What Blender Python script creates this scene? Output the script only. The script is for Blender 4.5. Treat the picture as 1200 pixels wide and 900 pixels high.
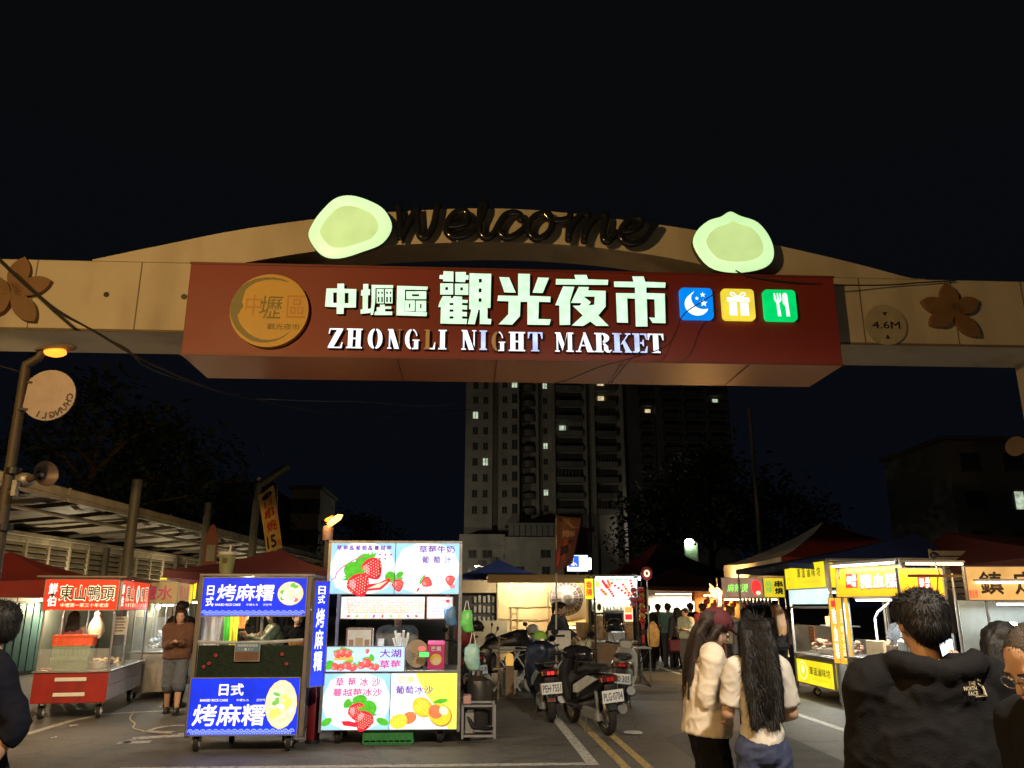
import bpy, math, random
from mathutils import Vector as V, Matrix, noise as mnoise
R = math.radians
rnd = random.Random(7)
scene = bpy.context.scene
for o in list(bpy.data.objects):
    bpy.data.objects.remove(o)
COL = scene.collection

# ------------------------------------------------------------------ camera
CAM_F, CAM_H, PITCH, YAW = 950.0, 1.65, R(15.3), R(-3.2)
cam_d = bpy.data.cameras.new('camera')
cam_d.sensor_width = 36.0
cam_d.lens = CAM_F / 1200 * 36.0
cam_d.clip_start = 0.05
cam_d.clip_end = 3000
cam = bpy.data.objects.new('camera', cam_d)
cam.location = (0, 0, CAM_H)
cam.rotation_euler = (R(90) + PITCH, 0, YAW)
COL.objects.link(cam)
scene.camera = cam

# ------------------------------------------------------------------ night sky and exposure
world = bpy.data.worlds.new('World')
scene.world = world
world.use_nodes = True
wn, wl = world.node_tree.nodes, world.node_tree.links
bg = wn['Background']
tc = wn.new('ShaderNodeTexCoord'); sx = wn.new('ShaderNodeSeparateXYZ'); rp = wn.new('ShaderNodeValToRGB')
wl.new(tc.outputs['Generated'], sx.inputs[0]); wl.new(sx.outputs['Z'], rp.inputs[0])
rp.color_ramp.elements[0].position = 0.0; rp.color_ramp.elements[0].color = (0.0012, 0.0017, 0.0034, 1)
rp.color_ramp.elements[1].position = 0.55; rp.color_ramp.elements[1].color = (0.0015, 0.0018, 0.0021, 1)
wl.new(rp.outputs[0], bg.inputs['Color'])
bg.inputs['Strength'].default_value = 1.0
vs = scene.view_settings
vs.view_transform = 'Standard'; vs.look = 'None'; vs.exposure = 0.7; vs.gamma = 1.0
vs.use_curve_mapping = False
scene.cycles.use_denoising = True
scene.cycles.max_bounces = 6
scene.cycles.sample_clamp_indirect = 4.0
scene.cycles.caustics_reflective = False
scene.cycles.caustics_refractive = False

def ray(px, py):
    c, s = math.cos(PITCH), math.sin(PITCH)
    x = (px - 600) / CAM_F; v = (450 - py) / CAM_F
    d = (x, c - s * v, s + c * v)
    cy, sy = math.cos(YAW), math.sin(YAW)
    return (d[0] * cy - d[1] * sy, d[0] * sy + d[1] * cy, d[2])
def P(px, py, Y):            # survey: the spot at distance Y down the road seen in this direction
    d = ray(px, py); t = Y / d[1]
    return V((d[0] * t, Y, CAM_H + d[2] * t))
def PX(px, py, X):
    d = ray(px, py); t = X / d[0]
    return V((X, d[1] * t, CAM_H + d[2] * t))
def G(px, py, z=0.0):        # survey: the spot on the ground
    d = ray(px, py); t = (z - CAM_H) / d[2]
    return V((d[0] * t, d[1] * t, z))

# ------------------------------------------------------------------ materials
MATS = {}
def _nodes(name):
    m = bpy.data.materials.new(name); m.use_nodes = True
    return m, m.node_tree.nodes, m.node_tree.links, m.node_tree.nodes['Principled BSDF']
def pr(name, col, rough=0.55, metal=0.0, var=0.18, scale=6.0, bump=0.0, bscale=60.0, alpha=None, spec=None, stretch=None, dirt=None):
    if name in MATS: return MATS[name]
    m, n, l, b = _nodes(name)
    tcn = n.new('ShaderNodeTexCoord'); co = tcn.outputs['Object']
    if stretch:
        mp = n.new('ShaderNodeMapping'); mp.inputs['Scale'].default_value = stretch
        l.new(co, mp.inputs[0]); co = mp.outputs[0]
    nz = n.new('ShaderNodeTexNoise'); nz.inputs['Scale'].default_value = scale; nz.inputs['Detail'].default_value = 6
    nz.inputs['Roughness'].default_value = 0.65
    l.new(co, nz.inputs['Vector'])
    cr = n.new('ShaderNodeValToRGB')
    a = 1 - var; c2 = 1 + var * 0.6
    cr.color_ramp.elements[0].position = 0.3; cr.color_ramp.elements[1].position = 0.7
    cr.color_ramp.elements[0].color = (col[0] * a, col[1] * a, col[2] * a, 1)
    cr.color_ramp.elements[1].color = (min(1, col[0] * c2), min(1, col[1] * c2), min(1, col[2] * c2), 1)
    l.new(nz.outputs['Fac'], cr.inputs[0])
    out = cr.outputs[0]
    if dirt:
        n2 = n.new('ShaderNodeTexNoise'); n2.inputs['Scale'].default_value = dirt[1]; n2.inputs['Detail'].default_value = 8
        mp2 = n.new('ShaderNodeMapping'); mp2.inputs['Scale'].default_value = (1, 1, 0.25)
        l.new(tcn.outputs['Object'], mp2.inputs[0]); l.new(mp2.outputs[0], n2.inputs['Vector'])
        r2 = n.new('ShaderNodeValToRGB'); r2.color_ramp.elements[0].position = 0.48; r2.color_ramp.elements[1].position = 0.75
        r2.color_ramp.elements[1].color = (dirt[2], dirt[2], dirt[2], 1); r2.color_ramp.elements[0].color = (0, 0, 0, 1)
        l.new(n2.outputs['Fac'], r2.inputs[0])
        mx = n.new('ShaderNodeMixRGB'); mx.inputs['Color2'].default_value = (*dirt[0], 1)
        l.new(r2.outputs[0], mx.inputs['Fac']); l.new(out, mx.inputs['Color1']); out = mx.outputs[0]
    l.new(out, b.inputs['Base Color'])
    rr = n.new('ShaderNodeMapRange'); rr.inputs['To Min'].default_value = max(0.03, rough - 0.1); rr.inputs['To Max'].default_value = min(1, rough + 0.12)
    l.new(nz.outputs['Fac'], rr.inputs[0]); l.new(rr.outputs[0], b.inputs['Roughness'])
    b.inputs['Metallic'].default_value = metal
    if spec is not None: b.inputs['Specular IOR Level'].default_value = spec
    if bump:
        nb = n.new('ShaderNodeTexNoise'); nb.inputs['Scale'].default_value = bscale; nb.inputs['Detail'].default_value = 4
        l.new(co, nb.inputs['Vector'])
        bp = n.new('ShaderNodeBump'); bp.inputs['Strength'].default_value = bump; bp.inputs['Distance'].default_value = 0.02
        l.new(nb.outputs['Fac'], bp.inputs['Height']); l.new(bp.outputs[0], b.inputs['Normal'])
    if alpha is not None: b.inputs['Alpha'].default_value = alpha
    MATS[name] = m
    return m
def em(name, col, strength=1.0, var=0.12, scale=3.0, sample=False):
    """translucent sheet lit from behind: emission a little uneven, like tubes behind acrylic"""
    if name in MATS: return MATS[name]
    m, n, l, b = _nodes(name)
    tcn = n.new('ShaderNodeTexCoord'); nz = n.new('ShaderNodeTexNoise')
    nz.inputs['Scale'].default_value = scale; nz.inputs['Detail'].default_value = 3
    l.new(tcn.outputs['Object'], nz.inputs['Vector'])
    mr = n.new('ShaderNodeMapRange'); mr.inputs['From Min'].default_value = 0.3; mr.inputs['From Max'].default_value = 0.7
    mr.inputs['To Min'].default_value = strength * (1 - var); mr.inputs['To Max'].default_value = strength * (1 + var)
    l.new(nz.outputs['Fac'], mr.inputs[0])
    b.inputs['Base Color'].default_value = (col[0] * 0.5, col[1] * 0.5, col[2] * 0.5, 1)
    b.inputs['Roughness'].default_value = 0.35
    b.inputs['Emission Color'].default_value = (*col, 1)
    l.new(mr.outputs[0], b.inputs['Emission Strength'])
    if not sample:
        try: m.cycles.emission_sampling = 'NONE'
        except Exception: pass
    MATS[name] = m
    return m
def glass(name, col=(0.9, 0.95, 0.95), alpha=0.12, rough=0.06):
    if name in MATS: return MATS[name]
    m, n, l, b = _nodes(name)
    b.inputs['Base Color'].default_value = (*col, 1); b.inputs['Roughness'].default_value = rough
    nz = n.new('ShaderNodeTexNoise'); nz.inputs['Scale'].default_value = 4; nz.inputs['Detail'].default_value = 6
    mr = n.new('ShaderNodeMapRange'); mr.inputs['To Min'].default_value = alpha * 0.5; mr.inputs['To Max'].default_value = alpha * 1.6
    l.new(nz.outputs['Fac'], mr.inputs[0]); l.new(mr.outputs[0], b.inputs['Alpha'])
    MATS[name] = m
    return m

# ------------------------------------------------------------------ mesh collector
SPLIT = {'post', 'wall_post', 'strap', 'side_rack', 'bracket', 'white_strip', 'standoff', 'side_panel', 'tea_urn', 'brake_lever', 'pole', 'bottle', 'steamer', 'glass', 'indicator', 'reflector', 'lamp_lens', 'eye', 'flower', 'hanging_goods', 'bagged_snack', 'bottle_row', 'hanging_cup', 'flap', 'bun', 'cake_bar', 'stand', 'rack', 'indicator', 'pillar', 'podium_window', 'fork'}
class MB:
    def __init__(s): s.v = []; s.f = []; s.m = []; s.cur = 0
    def mat(s, i): s.cur = i; return s
    def add(s, vs, fs):
        b = len(s.v); s.v += [tuple(q) for q in vs]
        for f in fs: s.f.append(tuple(b + i for i in f)); s.m.append(s.cur)
        return s
    def box(s, x0, y0, z0, x1, y1, z1, bv=0.0, M=None):
        if x0 > x1: x0, x1 = x1, x0
        if y0 > y1: y0, y1 = y1, y0
        if z0 > z1: z0, z1 = z1, z0
        bv = min(bv, (x1 - x0) * .45, (y1 - y0) * .45, (z1 - z0) * .45)
        if bv <= 0:
            vs = [(x, y, z) for x in (x0, x1) for y in (y0, y1) for z in (z0, z1)]
            fs = [(0, 1, 3, 2), (4, 6, 7, 5), (0, 4, 5, 1), (2, 3, 7, 6), (0, 2, 6, 4), (1, 5, 7, 3)]
        else:
            vs = []; idx = {}
            for i, x in enumerate((x0, x1)):
                for j, y in enumerate((y0, y1)):
                    for k, z in enumerate((z0, z1)):
                        dx = bv if i == 0 else -bv; dy = bv if j == 0 else -bv; dz = bv if k == 0 else -bv
                        for a, p in enumerate(((x, y + dy, z + dz), (x + dx, y, z + dz), (x + dx, y + dy, z))):
                            idx[i, j, k, a] = len(vs); vs.append(p)
            q = lambda i, j, k, a: idx[i, j, k, a]
            fs = []
            for i in (0, 1):
                f = [q(i, 0, 0, 0), q(i, 0, 1, 0), q(i, 1, 1, 0), q(i, 1, 0, 0)]; fs.append(f if i == 0 else f[::-1])
                f = [q(0, i, 0, 1), q(1, i, 0, 1), q(1, i, 1, 1), q(0, i, 1, 1)]; fs.append(f if i == 0 else f[::-1])
                f = [q(0, 0, i, 2), q(0, 1, i, 2), q(1, 1, i, 2), q(1, 0, i, 2)]; fs.append(f if i == 0 else f[::-1])
            for a in (0, 1):
                for b in (0, 1):
                    fs.append([q(a, b, 0, 0), q(a, b, 0, 1), q(a, b, 1, 1), q(a, b, 1, 0)])
                    fs.append([q(a, 0, b, 0), q(a, 0, b, 2), q(a, 1, b, 2), q(a, 1, b, 0)])
                    fs.append([q(0, a, b, 1), q(0, a, b, 2), q(1, a, b, 2), q(1, a, b, 1)])
            for i in (0, 1):
                for j in (0, 1):
                    for k in (0, 1): fs.append([q(i, j, k, 0), q(i, j, k, 1), q(i, j, k, 2)])
        if M is not None: vs = [M @ V(p) for p in vs]
        return s.add(vs, fs)
    def rings(s, rs, cap=True, close=False):
        b = len(s.v); n = len(rs[0])
        for r in rs: s.v += [tuple(q) for q in r]
        for i in range(len(rs) - 1 + (1 if close else 0)):
            i2 = (i + 1) % len(rs)
            for j in range(n):
                k = (j + 1) % n
                s.f.append((b + i * n + j, b + i * n + k, b + i2 * n + k, b + i2 * n + j)); s.m.append(s.cur)
        if cap and not close:
            s.f.append(tuple(b + j for j in range(n))[::-1]); s.m.append(s.cur)
            s.f.append(tuple(b + (len(rs) - 1) * n + j for j in range(n))); s.m.append(s.cur)
        return s
    def tube(s, pts, r, n=8, cap=True, close=False):
        pts = [V(p) for p in pts]; rs = []; k = len(pts)
        rad = r if isinstance(r, (list, tuple)) else [r] * k
        up = None
        for i, p in enumerate(pts):
            if close: t = (pts[(i + 1) % k] - pts[i - 1])
            else: t = pts[min(i + 1, k - 1)] - pts[max(i - 1, 0)]
            if t.length < 1e-9: t = V((0, 0, 1))
            t.normalize()
            if up is None:
                up = V((0, 0, 1)) if abs(t.z) < 0.9 else V((1, 0, 0))
            a = t.cross(up)
            if a.length < 1e-6: a = t.cross(V((0, 1, 0)))
            a.normalize(); up = a.cross(t).normalized()
            rs.append([p + (a * math.cos(2 * math.pi * j / n) + up * math.sin(2 * math.pi * j / n)) * rad[i] for j in range(n)])
        return s.rings(rs, cap, close)
    def cyl(s, p0, p1, r0, r1=None, n=12): return s.tube([p0, p1], [r0, r0 if r1 is None else r1], n)
    def ell(s, c, r, n=14, m=9, M=None):
        rs = []
        c = V(c)
        for i in range(m + 1):
            a = -math.pi / 2 + math.pi * i / m; ca = max(math.cos(a), 0.02); sa = math.sin(a)
            ring = [V((r[0] * ca * math.cos(2 * math.pi * j / n), r[1] * ca * math.sin(2 * math.pi * j / n), r[2] * sa)) for j in range(n)]
            if M is not None: ring = [M @ q for q in ring]
            rs.append([c + q for q in ring])
        return s.rings(rs)
    def capsule(s, p0, p1, r0, r1, n=10):
        p0, p1 = V(p0), V(p1); d = p1 - p0; L = d.length
        if L < 1e-6: return s.ell(p0, (r0,) * 3, n, 6)
        d /= L; pts = []; rad = []
        for i in range(5):
            a = math.pi / 2 * i / 4
            pts.append(p0 - d * (r0 * math.cos(a))); rad.append(max(r0 * math.sin(a), r0 * 0.05))
        for i in range(5):
            a = math.pi / 2 * i / 4
            pts.append(p1 + d * (r1 * math.sin(a))); rad.append(max(r1 * math.cos(a), r1 * 0.05))
        return s.tube(pts, rad, n)
    def prism(s, poly, F, d0, d1):
        """2-D polygon (no holes) extruded between offsets d0, d1 towards the viewer of frame F"""
        n = len(poly)
        a = sum(poly[i][0] * poly[(i + 1) % n][1] - poly[(i + 1) % n][0] * poly[i][1] for i in range(n))
        if a < 0: poly = poly[::-1]
        back = [F(x, y, d0) for x, y in poly]; front = [F(x, y, d1) for x, y in poly]
        fs = [tuple(range(n))[::-1], tuple(range(n, 2 * n))] + [(i, (i + 1) % n, n + (i + 1) % n, n + i) for i in range(n)]
        return s.add(back + front, fs)
    def lathe(s, prof, c=(0, 0, 0), n=20):
        c = V(c)
        return s.rings([[c + V((r * math.cos(2 * math.pi * j / n), r * math.sin(2 * math.pi * j / n), z)) for j in range(n)] for r, z in prof])
    def mesh(s, name, mats, smooth=False, ang=35):
        me = bpy.data.meshes.new(name)
        me.from_pydata(s.v, [], s.f)
        if not isinstance(mats, (list, tuple)): mats = [mats]
        for m in mats: me.materials.append(m)
        if len(mats) > 1: me.polygons.foreach_set('material_index', [min(i, len(mats) - 1) for i in s.m])
        if smooth:
            me.polygons.foreach_set('use_smooth', [True] * len(me.polygons))
            try: me.set_sharp_from_angle(angle=R(ang))
            except Exception: pass
        me.update()
        return me
    def build(s, name, mats, parent=None, smooth=False, ang=35):
        if parent is not None and name in SPLIT:      # loose pieces: a part each
            par = list(range(len(s.v)))
            def fd(i):
                while par[i] != i: par[i] = par[par[i]]; i = par[i]
                return i
            for f in s.f:
                for i in f[1:]: par[fd(i)] = fd(f[0])
            gr = {}
            for f, m in zip(s.f, s.m): gr.setdefault(fd(f[0]), []).append((f, m))
            if len(gr) > 1:
                o = None
                for fs in gr.values():
                    mp = {}; q = MB()
                    for f, m in fs:
                        for i in f:
                            if i not in mp: mp[i] = len(q.v); q.v.append(s.v[i])
                        q.f.append(tuple(mp[i] for i in f)); q.m.append(m)
                    c = bpy.data.objects.new(name, q.mesh(name, mats, smooth, ang)); COL.objects.link(c); c.parent = parent; o = o or c
                return o
        o = bpy.data.objects.new(name, s.mesh(name, mats, smooth, ang))
        COL.objects.link(o)
        if parent is not None: o.parent = parent
        return o

def tag(o, label=None, cat=None, group=None, kind=None):
    if label: o['label'] = label
    if cat: o['category'] = cat
    if group: o['group'] = group
    if kind: o['kind'] = kind
    return o
def thing(name, label, cat, loc=(0, 0, 0), yaw=0.0, group=None):
    o = bpy.data.objects.new(name, None)
    o.empty_display_size = 0.2
    o.location = loc; o.rotation_euler = (0, 0, R(yaw))
    COL.objects.link(o)
    if len(label.split()) > 16: print('LONG', len(label.split()), label)
    return tag(o, label, cat, group)
def copy_tree(o, parent=None):
    c = o.copy(); COL.objects.link(c)
    if parent is not None: c.parent = parent
    for ch in list(o.children): copy_tree(ch, c)
    return c

class Fr:
    """a sign plane: origin, reading direction, up; d = distance towards the viewer"""
    def __init__(s, o, d='F', tilt=0.0):
        s.o = V(o)
        s.x = {'F': V((1, 0, 0)), 'R': V((0, 1, 0)), 'L': V((0, -1, 0)), 'B': V((-1, 0, 0)), 'U': V((1, 0, 0))}[d] if isinstance(d, str) else V(d[0])
        s.u = (V((0, 1, 0)) if d == 'U' else V((0, 0, 1))) if isinstance(d, str) else V(d[1])
        s.n = s.x.cross(s.u)
        if tilt:
            q = Matrix.Rotation(R(tilt), 3, s.x)
            s.u = q @ s.u; s.n = q @ s.n
    def __call__(s, x, y, d=0.0): return s.o + s.x * x + s.u * y + s.n * d

TXT = {}
def glyphs(t, bold=0.0, shear=0.0):
    k = (t, bold, shear)
    if k not in TXT:
        cu = bpy.data.curves.new('t', 'FONT'); cu.body = t; cu.size = 1; cu.offset = bold; cu.resolution_u = 2; cu.shear = shear
        cu.fill_mode = 'BOTH'
        o = bpy.data.objects.new('t', cu); me = bpy.data.meshes.new_from_object(o)
        vs = [(v.co.x, v.co.y) for v in me.vertices]; fs = [tuple(p.vertices) for p in me.polygons]
        fs2 = []
        for f in fs:      # face the viewer
            a = sum(vs[f[i]][0] * vs[f[(i + 1) % len(f)]][1] - vs[f[(i + 1) % len(f)]][0] * vs[f[i]][1] for i in range(len(f)))
            fs2.append(f if a > 0 else f[::-1])
        bpy.data.objects.remove(o); bpy.data.curves.remove(cu); bpy.data.meshes.remove(me)
        TXT[k] = (vs, fs2)
    return TXT[k]
LAY = 0.0016
SHADE = []
class Pic:
    """print on a sign: flat pieces in thin layers, one mesh with a slot per colour"""
    def __init__(s, F, base=0.0): s.F = F; s.mb = MB(); s.mats = []; s.base = base
    def _m(s, m):
        if m not in s.mats: s.mats.append(m)
        s.mb.cur = s.mats.index(m)
    def poly(s, pts, m, l=1):
        s._m(m); n = len(pts)
        a = sum(pts[i][0] * pts[(i + 1) % n][1] - pts[(i + 1) % n][0] * pts[i][1] for i in range(n))
        if a < 0: pts = pts[::-1]
        s.mb.add([s.F(x, y, s.base + l * LAY) for x, y in pts], [tuple(range(n))]); return s
    def rect(s, x0, y0, x1, y1, m, l=1): return s.poly([(x0, y0), (x1, y0), (x1, y1), (x0, y1)], m, l)
    def ell(s, cx, cy, rx, ry, m, l=1, rot=0.0, n=18, a0=0, a1=360):
        c, q = math.cos(R(rot)), math.sin(R(rot)); pts = []
        for i in range(n if a1 - a0 == 360 else n + 1):
            a = R(a0 + (a1 - a0) * i / n); x, y = rx * math.cos(a), ry * math.sin(a)
            pts.append((cx + x * c - y * q, cy + x * q + y * c))
        return s.poly(pts, m, l)
    def line(s, pts, w, m, l=1):
        for i in range(len(pts) - 1):
            (x0, y0), (x1, y1) = pts[i], pts[i + 1]; L = math.hypot(x1 - x0, y1 - y0) or 1
            nx, ny = -(y1 - y0) / L * w / 2, (x1 - x0) / L * w / 2
            s.poly([(x0 - nx, y0 - ny), (x1 - nx, y1 - ny), (x1 + nx, y1 + ny), (x0 + nx, y0 + ny)], m, l + 0.03 * (i % 7))
        return s
    def text(s, t, x, y, w, h, m, l=2, bold=0.0, vert=False, shear=0.0, mirror=False):
        """fit text t into the box x,y (lower left), w,h"""
        if vert:
            n = len(t); ch = h / n
            for i, c in enumerate(t): s.text(c, x, y + h - (i + 1) * ch + ch * .06, w, ch * .88, m, l, bold)
            return s
        vs, fs = glyphs(t, 0.0, shear)
        if not vs: return s
        x0 = min(v[0] for v in vs); x1 = max(v[0] for v in vs); y0 = min(v[1] for v in vs); y1 = max(v[1] for v in vs)
        kx, ky = w / max(x1 - x0, 1e-6), h / max(y1 - y0, 1e-6)
        if kx > ky * 1.35 and len(t) > 1 and ord(t[0]) > 0x2E80:      # too wide: spread the characters instead of stretching them
            n = len(t); cw = w / n
            for i, c in enumerate(t):
                if c != ' ': s.text(c, x + i * cw + (cw - min(cw, h * 1.02)) / 2, y, min(cw, h * 1.02), h, m, l, bold)
            return s
        s._m(m); e = bold * 0.75
        for i, (dx, dy) in enumerate(((0, 0), (e, 0), (-e, 0), (0, e), (0, -e)) if bold > 0 else ((0, 0),)):      # heavier strokes
            s.mb.add([s.F(x + (v[0] - x0 + dx) * kx, y + (v[1] - y0 + dy) * ky, s.base + (l + .14 * i) * LAY) for v in vs], fs)
        return s
    def berry(s, cx, cy, r, rot, red, hi, seed, green, l=1, leaves=True):
        c, q = math.cos(R(rot)), math.sin(R(rot))
        T = lambda x, y: (cx + (x * c - y * q) * r, cy + (x * q + y * c) * r)
        if leaves:
            for k in range(7):
                a = R(20 + 140 * k / 6); d = (math.cos(a), math.sin(a))
                b0 = (d[0] * 0.45, 0.55 + d[1] * .2); tip = (d[0] * 1.15, 0.55 + d[1] * .65)
                w = 0.2
                s.poly([T(b0[0] - d[1] * w, b0[1] + d[0] * w), T(b0[0] + d[1] * w, b0[1] - d[0] * w), T(*tip)], green, l + 0.1 * k)
        body = []
        for i in range(24):
            a = 2 * math.pi * i / 24; x = math.cos(a); y = math.sin(a)
            ww = 0.92 * (1 - 0.38 * max(0, -y) ** 1.3); body.append(T(x * ww, y * (0.72 if y > 0 else 1.15)))
        s.poly(body, red, l + 1)
        s.poly([T(*p) for p in ((.86, .1), (.62, -.55), (.2, -1.02), (-.1, -1.1), (.25, -.7), (.55, -.2))], SHADE[0] if SHADE else red, l + 1.6)
        s.poly([T(*p) for p in ((-.55, .45), (-.7, .1), (-.5, -.35), (-.2, -.1), (-.15, .4))], hi, l + 2)
        for j in range(-5, 4):
            for i in range(-4, 5):
                x = (i + 0.5 * (j % 2)) * 0.22; y = j * 0.2
                if x * x / (0.72 * (1 - .38 * max(0, -y) ** 1.3) ** 2) + (y / (0.6 if y > 0 else 1.0)) ** 2 < 0.95:
                    e = 0.045
                    s.poly([T(x, y - e * 1.4), T(x + e, y), T(x, y + e * 1.4), T(x - e, y)], seed, l + 3)
        return s
    def build(s, parent, name='lettering'):
        if not s.mb.f: return None
        return s.mb.build(name, s.mats, parent)

def panel(parent, F, w, h, t, mat, frame_mat=None, fw=0.02, name='sign_panel', frame_name='sign_frame'):
    """a sign box behind plane F with an edge frame; returns (object, Pic)"""
    b = MB(); b.prism([(0, 0), (w, 0), (w, h), (0, h)], F, -t, 0.0)
    o = b.build(name, mat, parent)
    if frame_mat is not None:
        f = MB()
        for (x0, y0, x1, y1) in ((-fw, -fw, w + fw, -.001), (-fw, h + .001, w + fw, h + fw), (-fw, 0, -.001, h), (w + .001, 0, w + fw, h)):
            f.prism([(x0, y0), (x1, y0), (x1, y1), (x0, y1)], F, -t - .004, 0.012)
        f.build(frame_name, frame_mat, o)
    return o, Pic(F)

def curve2d(loops, F, d0, d1):
    """outlines with holes -> extruded faces via a filled 2-D curve; returns verts, faces"""
    cu = bpy.data.curves.new('c', 'CURVE'); cu.dimensions = '2D'; cu.fill_mode = 'BOTH'; cu.extrude = 0.5
    for lp in loops:
        sp = cu.splines.new('POLY'); sp.points.add(len(lp) - 1)
        for i, (x, y) in enumerate(lp): sp.points[i].co = (x, y, 0, 1)
        sp.use_cyclic_u = True
    o = bpy.data.objects.new('c', cu); me = bpy.data.meshes.new_from_object(o)
    vs = [F(v.co.x, v.co.y, d0 + (d1 - d0) * (v.co.z + 0.5)) for v in me.vertices]
    fs = [tuple(p.vertices) for p in me.polygons]
    bpy.data.objects.remove(o); bpy.data.curves.remove(cu); bpy.data.meshes.remove(me)
    return vs, fs

def light(name, kind, loc, power, col, size=0.1, parent=None, size_y=None, rot=None, spot=None):
    d = bpy.data.lights.new(name, kind); d.energy = power; d.color = col
    if kind == 'POINT': d.shadow_soft_size = size
    if kind == 'SPOT': d.shadow_soft_size = size; d.spot_size = R(spot or 120); d.spot_blend = 0.6
    if kind == 'AREA':
        d.shape = 'RECTANGLE'; d.size = size; d.size_y = size_y or size
    o = bpy.data.objects.new(name, d); o.location = loc
    if rot: o.rotation_euler = tuple(R(a) for a in rot)
    COL.objects.link(o)
    if parent is not None: o.parent = parent
    return o
def smoothpath(pts, k=6, close=False):
    pts = [V(p) for p in pts]; n = len(pts); out = []
    for i in range(n if close else n - 1):
        p0 = pts[i - 1] if (i > 0 or close) else pts[0]; p1 = pts[i]; p2 = pts[(i + 1) % n]; p3 = pts[(i + 2) % n] if (close or i + 2 < n) else pts[-1]
        for j in range(k):
            t = j / k
            out.append(0.5 * ((2 * p1) + (p2 - p0) * t + (2 * p0 - 5 * p1 + 4 * p2 - p3) * t * t + (3 * p1 - p0 - 3 * p2 + p3) * t ** 3))
    if not close: out.append(pts[-1])
    return out
def sag(a, b, d, n=14):
    a, b = V(a), V(b)
    return [a.lerp(b, i / n) - V((0, 0, d * 4 * (i / n) * (1 - i / n))) for i in range(n + 1)]

# common materials
steel = pr('stainless', (0.55, 0.55, 0.55), 0.32, 0.9, 0.12, 9)
dull = pr('galvanised', (0.32, 0.32, 0.31), 0.5, 0.7, 0.2, 7)
black = pr('black_plastic', (0.018, 0.018, 0.02), 0.38, 0, 0.2, 9)
blackgloss = pr('black_gloss', (0.012, 0.012, 0.014), 0.12, 0, 0.1, 5)
rubber = pr('rubber', (0.016, 0.016, 0.016), 0.75, 0, 0.3, 12, 0.3)
whitep = pr('white_plastic', (0.72, 0.71, 0.68), 0.4, 0, 0.08, 8)
redp = pr('red_plastic', (0.55, 0.04, 0.03), 0.4, 0, 0.15, 8)
greenp = pr('green_plastic', (0.03, 0.22, 0.06), 0.45, 0, 0.2, 8)
wood = pr('wood', (0.32, 0.19, 0.09), 0.6, 0, 0.3, 5, 0.2, 20, stretch=(1, 1, 8))
cream = pr('cream_plastic', (0.6, 0.56, 0.46), 0.5, 0, 0.12, 8)
tubeW = em('tube_cool', (0.9, 1.0, 0.95), 6.0, 0.0, sample=True)
tubeY = em('tube_warm', (1.0, 0.82, 0.5), 6.0, 0.0, sample=True)
clearg = glass('clear_acrylic')
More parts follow.
